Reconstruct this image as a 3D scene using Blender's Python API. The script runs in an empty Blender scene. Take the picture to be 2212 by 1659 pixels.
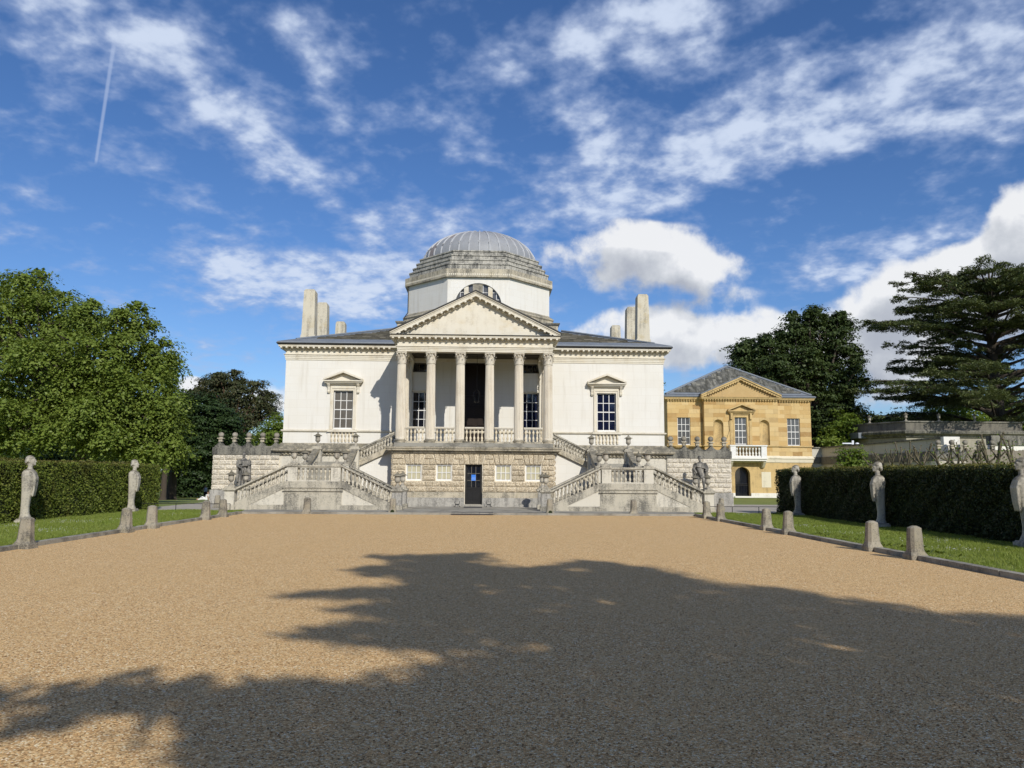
import bpy, math, random
import numpy as np
from mathutils import Vector, Matrix, noise as mnoise

random.seed(7)
RNG = np.random.default_rng(11)
R = math.radians
SC = bpy.context.scene
COL = SC.collection

# ------------------------------------------------------------------ camera
# frame of the place: x to the right along the villa front, y away from the camera, z up;
# the origin is the middle of the villa's front wall at ground level
CAM = Vector((0.6176, -41.968, 1.6))
YAW, PITCH, ROLL = R(1.858), R(6.752), R(0.412)
cam_d = bpy.data.cameras.new('camera')
cam = bpy.data.objects.new('camera', cam_d)
COL.objects.link(cam)
cam_d.sensor_width = 36.0
cam_d.lens = 36.0 * 3036.0 / 4032.0
cam_d.clip_start = 0.05
cam_d.clip_end = 3000.0
fw = Vector((math.sin(YAW) * math.cos(PITCH), math.cos(YAW) * math.cos(PITCH), math.sin(PITCH)))
rt0 = Vector((math.cos(YAW), -math.sin(YAW), 0.0))
up0 = rt0.cross(fw)
rt = rt0 * math.cos(ROLL) + up0 * math.sin(ROLL)
up = -rt0 * math.sin(ROLL) + up0 * math.cos(ROLL)
mw = Matrix((rt, up, -fw)).transposed().to_4x4()
mw.translation = CAM
cam.matrix_world = mw
SC.camera = cam


def sky_dir(u, v):
    """direction of a point of the photograph given in 2212 x 1659 pixels"""
    f = 3036.0 / 4032.0 * 2212.0
    d = fw + rt * ((u - 1106.0) / f) + up * ((829.5 - v) / f)
    return d.normalized()


# ------------------------------------------------------------------ light
SUN = Vector((0.285, -0.792, 0.539)).normalized()          # towards the sun
sun_d = bpy.data.lights.new('sun', 'SUN')
sun_d.energy = 3.9
sun_d.angle = R(0.53)
sun_d.color = (1.0, 0.95, 0.87)
sun = bpy.data.objects.new('sun', sun_d)
COL.objects.link(sun)
sun.rotation_euler = SUN.to_track_quat('Z', 'Y').to_euler()
sun.location = SUN * 60
SC.view_settings.view_transform = 'Standard'
SC.view_settings.look = 'None'
SC.view_settings.exposure = 0.0
SC.view_settings.gamma = 1.0
SC.view_settings.use_curve_mapping = False
SC.render.engine = 'CYCLES'
SC.cycles.max_bounces = 6
SC.cycles.diffuse_bounces = 3
SC.cycles.transparent_max_bounces = 6
SC.cycles.use_denoising = True
SC.cycles.use_adaptive_sampling = True
SC.cycles.adaptive_threshold = 0.02

world = bpy.data.worlds.new('World')
SC.world = world
world.use_nodes = True
WT = world.node_tree


class NT:
    """small helper to write node trees"""
    def __init__(self, tree):
        self.t = tree

    def n(self, kind, **kw):
        nd = self.t.nodes.new(kind)
        for k, v in kw.items():
            setattr(nd, k, v)
        return nd

    def put(self, sock, val):
        if val is None:
            return
        if isinstance(val, bpy.types.NodeSocket):
            self.t.links.new(val, sock)
        else:
            sock.default_value = val

    def math(self, op, a, b=None, c=None, clamp=False):
        nd = self.n('ShaderNodeMath', operation=op, use_clamp=clamp)
        self.put(nd.inputs[0], a)
        self.put(nd.inputs[1], b)
        self.put(nd.inputs[2], c)
        return nd.outputs[0]

    def vmath(self, op, a, b=None, out=0):
        nd = self.n('ShaderNodeVectorMath', operation=op)
        self.put(nd.inputs[0], a)
        if b is not None:
            self.put(nd.inputs[3] if op == 'SCALE' else nd.inputs[1], b)
        return nd.outputs[out]

    def ramp(self, fac, stops, interp='LINEAR'):
        nd = self.n('ShaderNodeValToRGB')
        cr = nd.color_ramp
        cr.interpolation = interp
        while len(cr.elements) < len(stops):
            cr.elements.new(0.5)
        for e, (p, c) in zip(cr.elements, stops):
            e.position = p
            e.color = (c[0], c[1], c[2], 1.0) if not isinstance(c, (int, float)) else (c, c, c, 1.0)
        self.put(nd.inputs[0], fac)
        return nd.outputs[0]

    def mix(self, fac, a, b, blend='MIX'):
        nd = self.n('ShaderNodeMix', data_type='RGBA', blend_type=blend)
        self.put(nd.inputs[0], fac)
        for s, v in ((nd.inputs[6], a), (nd.inputs[7], b)):
            if isinstance(v, tuple) and len(v) == 3:
                v = v + (1.0,)
            self.put(s, v)
        return nd.outputs[2]

    def noise(self, vec, scale, detail=4.0, rough=0.55, out=0, dist=0.0):
        nd = self.n('ShaderNodeTexNoise')
        self.put(nd.inputs['Vector'], vec)
        nd.inputs['Scale'].default_value = scale
        nd.inputs['Detail'].default_value = detail
        nd.inputs['Roughness'].default_value = rough
        nd.inputs['Distortion'].default_value = dist
        return nd.outputs[out]

    def smooth(self, x, lo, hi, a=0.0, b=1.0):
        nd = self.n('ShaderNodeMapRange', interpolation_type='SMOOTHSTEP')
        self.put(nd.inputs[0], x)
        nd.inputs[1].default_value = lo
        nd.inputs[2].default_value = hi
        nd.inputs[3].default_value = a
        nd.inputs[4].default_value = b
        return nd.outputs[0]

    def mapv(self, vec, scale=(1, 1, 1), rot=(0, 0, 0), loc=(0, 0, 0)):
        nd = self.n('ShaderNodeMapping')
        self.put(nd.inputs[0], vec)
        nd.inputs['Location'].default_value = loc
        nd.inputs['Rotation'].default_value = rot
        nd.inputs['Scale'].default_value = scale
        return nd.outputs[0]


PXR = 1.0 / (3036.0 / 4032.0 * 2212.0)


def blob_sum(N, d, blobs):
    """sum of soft elliptical patches of cloud; each (u, v, ru, rv, tilt, weight)"""
    tot = 0.0
    for (u, v, ru, rv, tilt, wgt) in blobs:
        c = sky_dir(u, v)
        e1 = c.cross(Vector((0, 0, 1))).normalized()
        e2 = e1.cross(c).normalized()
        a = R(-tilt)
        f1 = e1 * math.cos(a) + e2 * math.sin(a)
        f2 = -e1 * math.sin(a) + e2 * math.cos(a)
        rot = Matrix((f1, f2, f1.cross(f2))).transposed().to_euler()
        mp = N.n('ShaderNodeMapping', vector_type='TEXTURE')
        N.put(mp.inputs[0], d)
        mp.inputs['Location'].default_value = tuple(c)
        mp.inputs['Rotation'].default_value = tuple(rot)
        mp.inputs['Scale'].default_value = (ru * PXR * 1.58, rv * PXR * 1.58, 50.0)
        q = N.vmath('DOT_PRODUCT', mp.outputs[0], mp.outputs[0], 1)
        q = N.math('SUBTRACT', 1.0, q, clamp=True)
        q = N.math('MULTIPLY', q, q)
        tot = N.math('MULTIPLY_ADD', q, wgt, tot)
    return tot


def build_world():
    N = NT(WT)
    WT.nodes.clear()
    out = N.n('ShaderNodeOutputWorld')
    S = 0.09
    sky = N.n('ShaderNodeTexSky', sky_type='NISHITA')
    sky.sun_disc = False
    sky.sun_elevation = math.asin(SUN.z)
    sky.sun_rotation = math.atan2(SUN.x, SUN.y)
    sky.altitude = 0.0
    sky.air_density = 1.0
    sky.dust_density = 0.3
    sky.ozone_density = 2.2
    tc = N.n('ShaderNodeTexCoord')
    d = tc.outputs['Generated']
    sx = N.n('ShaderNodeSeparateXYZ')
    N.put(sx.inputs[0], d)
    # clear air: the sky texture in this camera's rendering of blue
    base = N.mix(1.0, sky.outputs[0], (0.80, 0.955, 1.25, 1), 'MULTIPLY')
    hsv = N.n('ShaderNodeHueSaturation')
    hsv.inputs['Saturation'].default_value = 1.07
    hsv.inputs['Value'].default_value = 0.98
    N.put(hsv.inputs['Color'], base)
    base = hsv.outputs[0]
    lin = lambda r, g, b_: (r / S, g / S, b_ / S, 1.0)
    # ---- high broken cloud, laid out on a flat layer far above
    zc = N.math('MAXIMUM', N.math('ADD', sx.outputs[2], 0.26), 0.05)
    cb = N.n('ShaderNodeCombineXYZ')
    N.put(cb.inputs[0], N.math('DIVIDE', sx.outputs[0], zc))
    N.put(cb.inputs[1], N.math('DIVIDE', sx.outputs[1], zc))
    cb.inputs[2].default_value = 3.7
    pl = cb.outputs[0]
    low = N.smooth(sx.outputs[2], 0.0, 0.12)
    COL_A = ((0.40, 0.50, 0.74), (0.64, 0.73, 0.90))

    def mixed(cover, dens, under, C_=COL_A):
        col = N.mix(N.smooth(dens, 0.10, 0.62), lin(*C_[0]), lin(*C_[1]))
        return N.mix(cover, under, col)
    # out of view: added cloud, tinted warm to warm the ambient light
    n0 = N.noise(pl, 7.0, 4.0, 0.6)
    d_out = N.math('MULTIPLY_ADD', N.math('SUBTRACT', n0, 0.5), 2.6, 0.06)
    x_out = mixed(N.math('MULTIPLY', N.smooth(d_out, 0.0, 0.55, 0.0, 0.9), low), d_out, base, ((0.52, 0.51, 0.50), (0.82, 0.79, 0.74)))
    # the stretch of sky before the viewer, with its own clouds
    n_mid = N.noise(pl, 8.0, 4.0, 0.55, dist=0.2)
    n_fin = N.noise(N.mapv(pl, (1.0, 1.0, 1.0), rot=(0, 0, 0.6)), 24.0, 4.0, 0.55)
    nn = N.math('MULTIPLY_ADD', n_mid, 0.66, N.math('MULTIPLY', n_fin, 0.34))
    alto = [(60, 20, 170, 60, 10, .30), (250, 40, 160, 55, 5, .42), (360, 80, 90, 50, 30, .32), (440, 130, 80, 45, 20, .25), (130, 110, 90, 45, 20, .22),
            (430, 215, 75, 36, 15, .42), (520, 265, 90, 40, 35, .46), (590, 330, 75, 42, 40, .42), (660, 365, 60, 38, 30, .42), (560, 200, 60, 45, 40, .32),
            (700, 160, 50, 36, 0, .36), (705, 225, 55, 30, 10, .42), (640, 60, 50, 46, 0, .48), (700, 420, 50, 25, 35, .34),
            (1090, 130, 60, 60, -40, .36), (1200, 95, 80, 70, -20, .45), (1310, 80, 80, 60, 0, .40), (1420, 110, 70, 45, 0, .30), (1570, 25, 140, 40, 0, .45), (1380, 20, 120, 40, 0, .30),
            (1280, 260, 80, 60, 20, .26), (1400, 300, 120, 60, -10, .36), (1330, 380, 130, 70, 0, .42), (1430, 400, 140, 55, -8, .36), (1290, 440, 150, 40, 0, .34), (1180, 478, 60, 24, -10, .34),
            (1520, 330, 130, 70, -20, .34), (1640, 230, 110, 70, -10, .46), (1740, 285, 150, 55, -12, .42), (1860, 255, 170, 55, -15, .46), (2010, 215, 160, 55, -12, .46), (2140, 190, 120, 75, -10, .46),
            (1930, 130, 60, 38, 0, .44), (2120, 80, 110, 65, -10, .40), (1700, 140, 240, 80, 0, .14),
            (830, 475, 110, 40, -22, .32), (800, 560, 190, 55, -12, .40), (640, 600, 200, 45, 8, .46), (830, 625, 180, 55, 0, .50), (700, 640, 250, 40, 0, .3), (470, 568, 100, 24, 12, .28), (960, 545, 100, 55, 0, .36),
            (1240, 560, 170, 55, 0, .2), (1850, 572, 190, 30, -14, .34), (2020, 540, 150, 34, -10, .34)]
    dens_a = N.math('MULTIPLY_ADD', N.math('SUBTRACT', nn, 0.5), 2.7, N.math('MULTIPLY_ADD', N.math('MINIMUM', blob_sum(N, d, alto), 0.52), 1.0, -0.12))
    cov_a = N.math('MULTIPLY', N.smooth(dens_a, -0.22, 0.72, 0.0, 0.96), low)
    # ---- heaped cloud near the horizon
    g = bpy.data.node_groups.new('heaped_cloud', 'ShaderNodeTree')
    g.interface.new_socket('Vector', in_out='INPUT', socket_type='NodeSocketVector')
    g.interface.new_socket('Density', in_out='OUTPUT', socket_type='NodeSocketFloat')
    GN = NT(g)
    gi, go = GN.n('NodeGroupInput'), GN.n('NodeGroupOutput')
    gv = gi.outputs[0]
    cum = [(1255, 550, 75, 42, 0, .32), (1350, 525, 85, 42, 0, .42), (1450, 545, 85, 48, 0, .40), (1510, 585, 85, 38, 0, .38), (1390, 590, 160, 36, 0, .34), (1195, 562, 45, 36, 0, .22),
           (1540, 640, 90, 20, 0, .22), (1320, 692, 70, 24, -12, .30), (1500, 700, 150, 40, 0, .36), (1560, 740, 190, 45, 0, .42), (1260, 725, 60, 22, 0, .24),
           (2185, 440, 45, 34, -20, .34), (2200, 510, 80, 50, 0, .36), (2060, 560, 130, 34, -8, .36), (1990, 605, 80, 46, -20, .44), (1925, 655, 70, 50, 0, .46), (2060, 680, 170, 90, 0, .52), (2200, 600, 120, 110, 0, .52), (1850, 720, 120, 50, 0, .36),
           (1720, 765, 160, 36, 0, .34), (1880, 800, 300, 60, 0, .32),
           (410, 832, 32, 16, 0, .36), (590, 850, 55, 30, 0, .36), (560, 890, 140, 36, 0, .28)]
    bs = blob_sum(GN, gv, cum)
    w1 = GN.noise(gv, 8.0, 6.0, 0.50, dist=0.2)
    wv = GN.noise(gv, 26.0, 5.0, 0.58)
    dd = GN.math('MULTIPLY_ADD', GN.math('SUBTRACT', w1, 0.5), 1.7, GN.math('MULTIPLY', GN.math('SUBTRACT', wv, 0.5), 0.85))
    dd = GN.math('MULTIPLY_ADD', dd, GN.smooth(bs, 0.0, 0.12), bs)
    GN.put(go.inputs[0], dd)

    def heaped(vec):
        nd = N.n('ShaderNodeGroup')
        nd.node_tree = g
        N.put(nd.inputs[0], vec)
        return nd.outputs[0]
    dc0 = heaped(d)
    dc1 = heaped(N.vmath('ADD', d, (0.012, 0.0, 0.036)))
    cov_c = N.smooth(dc0, 0.05, 0.42, 0.0, 0.97)
    lit = N.math('SUBTRACT', 1.0, N.smooth(dc1, 0.0, 0.85, 0.0, 0.85))
    lit = N.math('MULTIPLY_ADD', N.math('SUBTRACT', dc0, dc1), 0.45, lit)
    col_c = N.ramp(lit, [(0.0, (0.44 / S, 0.47 / S, 0.54 / S)), (0.45, (0.60 / S, 0.63 / S, 0.68 / S)), (0.8, (0.76 / S, 0.78 / S, 0.82 / S)), (1.0, (0.88 / S, 0.89 / S, 0.91 / S))])
    # ---- contrail
    c1, c2 = sky_dir(246, 96), sky_dir(207, 352)
    nrm = c1.cross(c2).normalized()
    ax = (c2 - c1).normalized()
    side = N.math('ABSOLUTE', N.vmath('DOT_PRODUCT', d, tuple(nrm), 1))
    along = N.math('DIVIDE', N.math('SUBTRACT', N.vmath('DOT_PRODUCT', d, tuple(ax), 1), c1.dot(ax)), (c2 - c1).length)
    wid = N.math('MULTIPLY_ADD', along, -0.0008, 0.0030)
    tr = N.smooth(N.math('DIVIDE', side, wid), 1.0, 0.2)
    tr = N.math('MULTIPLY', tr, N.math('MULTIPLY', N.smooth(along, -0.04, 0.04), N.smooth(along, 1.02, 0.97)))
    tr = N.math('MULTIPLY', tr, N.math('MULTIPLY', N.smooth(N.vmath('DOT_PRODUCT', d, tuple(c1), 1), 0.6, 0.8), 0.42))
    x = N.mix(tr, base, lin(0.52, 0.62, 0.84))
    x = mixed(cov_a, dens_a, x)
    x = N.mix(cov_c, x, col_c)
    bg_in, bg_out = N.n('ShaderNodeBackground'), N.n('ShaderNodeBackground')
    N.put(bg_in.inputs[0], x)
    N.put(bg_out.inputs[0], x_out)
    bg_in.inputs[1].default_value = S
    bg_out.inputs[1].default_value = S
    mx = N.n('ShaderNodeMixShader')
    N.put(mx.inputs[0], N.smooth(N.vmath('DOT_PRODUCT', d, tuple(sky_dir(1106, 660)), 1), 0.66, 0.72))
    WT.links.new(bg_out.outputs[0], mx.inputs[1])
    WT.links.new(bg_in.outputs[0], mx.inputs[2])
    WT.links.new(mx.outputs[0], out.inputs[0])


build_world()
world.cycles.sampling_method = 'MANUAL'
world.cycles.sample_map_resolution = 256

# ------------------------------------------------------------------ helpers
class MB:
    """collects shapes; build() links them as ONE mesh object"""
    def __init__(self):
        self.v, self.f = [], []

    def add(self, vs, fs):
        b = len(self.v)
        self.v += [tuple(p) for p in vs]
        self.f += [tuple(i + b for i in q) for q in fs]
        return self

    def box(self, x0, x1, y0, y1, z0, z1):
        if x0 > x1: x0, x1 = x1, x0
        if y0 > y1: y0, y1 = y1, y0
        return self.add([(x0, y0, z0), (x1, y0, z0), (x1, y1, z0), (x0, y1, z0), (x0, y0, z1), (x1, y0, z1), (x1, y1, z1), (x0, y1, z1)],
                        [(0, 3, 2, 1), (4, 5, 6, 7), (0, 1, 5, 4), (1, 2, 6, 5), (2, 3, 7, 6), (3, 0, 4, 7)])

    def taper(self, cx, cy, z0, z1, a0, b0, a1, b1):
        """frustum with half sizes a (x), b (y)"""
        return self.add([(cx - a0, cy - b0, z0), (cx + a0, cy - b0, z0), (cx + a0, cy + b0, z0), (cx - a0, cy + b0, z0),
                         (cx - a1, cy - b1, z1), (cx + a1, cy - b1, z1), (cx + a1, cy + b1, z1), (cx - a1, cy + b1, z1)],
                        [(0, 3, 2, 1), (4, 5, 6, 7), (0, 1, 5, 4), (1, 2, 6, 5), (2, 3, 7, 6), (3, 0, 4, 7)])

    def extrude(self, pts, vec):
        """closed planar polygon pushed along vec"""
        n = len(pts)
        v = Vector(vec)
        vs = [Vector(p) for p in pts] + [Vector(p) + v for p in pts]
        return self.add(vs, [tuple(range(n - 1, -1, -1)), tuple(range(n, 2 * n))] + [(i, (i + 1) % n, n + (i + 1) % n, n + i) for i in range(n)])

    def prism_xz(self, pts, y0, y1):
        return self.extrude([(x, y0, z) for x, z in pts], (0, y1 - y0, 0))

    def loft(self, rings, close=True):
        """rings of equal length joined one to the next, ends capped"""
        n = len(rings[0])
        vs = [p for r in rings for p in r]
        fs = []
        for k in range(len(rings) - 1):
            a, b = k * n, (k + 1) * n
            fs += [(a + i, a + (i + 1) % n, b + (i + 1) % n, b + i) for i in range(n)]
        if close:
            fs += [tuple(range(n - 1, -1, -1)), tuple(range((len(rings) - 1) * n, len(rings) * n))]
        return self.add(vs, fs)

    def lathe(self, prof, n=12, c=(0, 0, 0), phase=0.0):
        return self.loft([[(c[0] + r * math.cos(2 * math.pi * i / n + phase), c[1] + r * math.sin(2 * math.pi * i / n + phase), c[2] + z) for i in range(n)] for r, z in prof])

    def tube(self, pts, rad, n=6):
        pts = [Vector(p) for p in pts]
        if not hasattr(rad, '__len__'):
            rad = [rad] * len(pts)
        rings = []
        for k, p in enumerate(pts):
            t = (pts[min(k + 1, len(pts) - 1)] - pts[max(k - 1, 0)])
            if t.length < 1e-6: t = Vector((0, 0, 1))
            t.normalize()
            a = t.cross(Vector((0, 0, 1)) if abs(t.z) < 0.9 else Vector((1, 0, 0))).normalized()
            b = t.cross(a)
            rings.append([p + (a * math.cos(2 * math.pi * i / n) + b * math.sin(2 * math.pi * i / n)) * rad[k] for i in range(n)])
        return self.loft(rings)

    def ball(self, c, r, n=12, m=8):
        if not hasattr(r, '__len__'): r = (r, r, r)
        rings = []
        for k in range(m + 1):
            a = math.pi * k / m
            s = max(math.sin(a), 0.02)
            rings.append([(c[0] + r[0] * s * math.cos(2 * math.pi * i / n), c[1] + r[1] * s * math.sin(2 * math.pi * i / n), c[2] - r[2] * math.cos(a)) for i in range(n)])
        return self.loft(rings)

    def sweep(self, path, prof, closed=False):
        """profile (out, z) carried along a plan path; out is to the right of the way of travel"""
        P = [Vector((p[0], p[1])) for p in path]
        n = len(P)
        rings = []
        for i in range(n):
            d0 = (P[i] - P[i - 1]) if (i > 0 or closed) else None
            d1 = (P[(i + 1) % n] - P[i]) if (i < n - 1 or closed) else None
            ns = [Vector((d.y, -d.x)).normalized() for d in (d0, d1) if d is not None]
            if len(ns) == 2:
                m = (ns[0] + ns[1]).normalized()
                m = m / max(m.dot(ns[0]), 0.2)
            else:
                m = ns[0]
            rings.append([(P[i].x + m.x * o, P[i].y + m.y * o, z) for o, z in prof])
        if closed:
            k = len(prof)
            vs = [p for r in rings for p in r]
            fs = []
            for a in range(n):
                b = (a + 1) % n
                fs += [(a * k + i, a * k + (i + 1) % k, b * k + (i + 1) % k, b * k + i) for i in range(k)]
            return self.add(vs, fs)
        return self.loft(rings)

    def mesh(self, name):
        me = bpy.data.meshes.new(name)
        me.from_pydata(self.v, [], self.f)
        me.update()
        return me

    def build(self, name, mat, parent=None, smooth=False, **kw):
        return put(name, self.mesh(name), mat, parent, smooth=smooth, **kw)


def smooth_mesh(me, angle=None):
    me.polygons.foreach_set('use_smooth', [True] * len(me.polygons))
    if angle is not None:
        me.set_sharp_from_angle(angle=R(angle))


def put(name, me, mat=None, parent=None, loc=None, rot=None, scale=None, smooth=False):
    o = bpy.data.objects.new(name, me)
    COL.objects.link(o)
    if mat is not None and not me.materials:
        me.materials.append(M[mat] if isinstance(mat, str) else mat)
    if smooth:
        smooth_mesh(me, smooth if not isinstance(smooth, bool) else 40)
    if parent is not None: o.parent = parent
    if loc is not None: o.location = loc
    if rot is not None: o.rotation_euler = rot if hasattr(rot, '__len__') else (0, 0, rot)
    if scale is not None: o.scale = scale
    return o


def tag(o, label, cat, group=None, kind=None):
    o['label'] = label
    o['category'] = cat
    if group: o['group'] = group
    if kind: o['kind'] = kind
    return o


def setting(o, kind='structure', label=None):
    o['kind'] = kind
    if label: o['label'] = label
    return o


def thing(name, label, cat, loc=(0, 0, 0), rotz=0.0, group=None):
    o = bpy.data.objects.new(name, None)
    COL.objects.link(o)
    o.location = loc
    o.rotation_euler = (0, 0, rotz)
    o.empty_display_size = 0.2
    return tag(o, label, cat, group)


def copy_tree(o, parent=None):
    c = o.copy()
    COL.objects.link(c)
    if parent is not None:
        c.parent = parent
    for ch in list(o.children):
        copy_tree(ch, c)
    return c


def mesh_arrays(name, V, Q):
    """fast mesh of quads from arrays"""
    me = bpy.data.meshes.new(name)
    V = np.ascontiguousarray(V, dtype=np.float32)
    Q = np.ascontiguousarray(Q, dtype=np.int32)
    k = Q.shape[1]
    me.vertices.add(len(V))
    me.vertices.foreach_set('co', V.ravel())
    me.loops.add(Q.size)
    me.loops.foreach_set('vertex_index', Q.ravel())
    me.polygons.add(len(Q))
    me.polygons.foreach_set('loop_start', np.arange(0, Q.size, k, dtype=np.int32))
    me.update(calc_edges=True)
    return me


def unit(A):
    return A / np.maximum(np.linalg.norm(A, axis=1, keepdims=True), 1e-9)


def leaf_quads(P, Nn, size, aspect=0.6, rng=RNG, droop=None):
    """a kite-shaped leaf at every point, lying across its normal"""
    n = len(P)
    t = unit(np.cross(Nn, unit(rng.normal(size=(n, 3)))))
    if droop is not None:
        t = unit(t + droop)
    b = unit(np.cross(Nn, t))
    s = (size * rng.uniform(0.65, 1.3, n))[:, None]
    V = np.empty((n, 4, 3))
    V[:, 0] = P - t * s * 0.5
    V[:, 1] = P + b * s * aspect * 0.5 + Nn * s * 0.08
    V[:, 2] = P + t * s * 0.5
    V[:, 3] = P - b * s * aspect * 0.5 + Nn * s * 0.08
    return V.reshape(-1, 3), np.arange(n * 4).reshape(n, 4)


def voxel_mesh(name, mb, voxel=0.02, smooth=6, factor=0.5):
    """one continuous skin over overlapping closed shapes"""
    me = mb.mesh(name + '_raw')
    o = bpy.data.objects.new(name + '_raw', me)
    COL.objects.link(o)
    m = o.modifiers.new('r', 'REMESH')
    m.mode = 'VOXEL'
    m.voxel_size = voxel
    s = o.modifiers.new('s', 'SMOOTH')
    s.factor = factor
    s.iterations = smooth
    bpy.context.view_layer.update()
    dg = bpy.context.evaluated_depsgraph_get()
    res = bpy.data.meshes.new_from_object(o.evaluated_get(dg), depsgraph=dg)
    res.name = name
    bpy.data.objects.remove(o)
    bpy.data.meshes.remove(me)
    smooth_mesh(res)
    return res


# ------------------------------------------------------------------ materials
M = {}


def new_mat(name):
    m = bpy.data.materials.new(name)
    m.use_nodes = True
    m.node_tree.nodes.clear()
    N = NT(m.node_tree)
    out = N.n('ShaderNodeOutputMaterial')
    bs = N.n('ShaderNodeBsdfPrincipled')
    m.node_tree.links.new(bs.outputs[0], out.inputs[0])
    M[name] = m
    geo = N.n('ShaderNodeNewGeometry')
    return N, bs, geo, out


def finish(N, bs, color, rough=0.85, bump=None, strength=0.3, dist=0.02, spec=0.3):
    if isinstance(color, tuple): color = color + (1.0,) if len(color) == 3 else color
    N.put(bs.inputs['Base Color'], color)
    N.put(bs.inputs['Roughness'], rough)
    bs.inputs['Specular IOR Level'].default_value = spec
    if bump is not None:
        b = N.n('ShaderNodeBump')
        b.inputs['Strength'].default_value = strength
        b.inputs['Distance'].default_value = dist
        N.put(b.inputs['Height'], bump)
        N.put(bs.inputs['Normal'], b.outputs[0])


def stone(name, light, dark, amount=0.5, scale=1.0, streak=0.5, speck=0.3, top=0.0, lichen=None, rough=0.9, bump=0.35, obj_rand=0.0, warm=None):
    """weathered stone: large blotches, rain streaks, fine speckle, growth on ledges"""
    N, bs, geo, _ = new_mat(name)
    p = geo.outputs['Position']
    oi = N.n('ShaderNodeObjectInfo')
    big = N.noise(p, 0.9 * scale, 6.0, 0.62)
    st = N.noise(N.mapv(p, (5.0, 5.0, 0.55)), 1.0 * scale, 5.0, 0.6)
    fine = N.noise(p, 16.0 * scale, 6.0, 0.65)
    f = N.math('ADD', N.math('MULTIPLY', big, 1.0 - streak * 0.6), N.math('MULTIPLY', st, streak * 0.6))
    f = N.math('ADD', f, N.math('MULTIPLY', N.math('SUBTRACT', fine, 0.5), speck))
    f = N.smooth(f, 0.62 - amount * 0.42, 0.86 - amount * 0.34)
    c = N.mix(f, light, dark)
    if warm is not None:
        c = N.mix(N.smooth(N.noise(p, 1.7 * scale, 4.0, 0.6), 0.5, 0.75, 0.0, 0.6), c, warm)
    c = N.mix(N.math('MULTIPLY', N.math('SUBTRACT', fine, 0.5), 0.5), c, (0.9, 0.9, 0.88), 'OVERLAY')
    if top > 0:
        sn = N.n('ShaderNodeSeparateXYZ')
        N.put(sn.inputs[0], geo.outputs['True Normal'])
        tf = N.math('MULTIPLY', N.smooth(sn.outputs[2], 0.25, 0.8), N.smooth(N.noise(p, 5.0, 5.0, 0.6), 0.3, 0.6, 0.35, 1.0))
        c = N.mix(N.math('MULTIPLY', tf, top), c, lichen or (0.10, 0.095, 0.075))
    if obj_rand > 0:
        v = N.math('MULTIPLY_ADD', oi.outputs['Random'], obj_rand, 1.0 - obj_rand * 0.5)
        c = N.vmath('SCALE', c, v)
    h = N.math('ADD', N.math('MULTIPLY', fine, 0.6), N.math('MULTIPLY', N.noise(p, 60.0, 3.0, 0.6), 0.4))
    finish(N, bs, c, rough, h, bump, 0.012)
    return N, bs, geo


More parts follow.
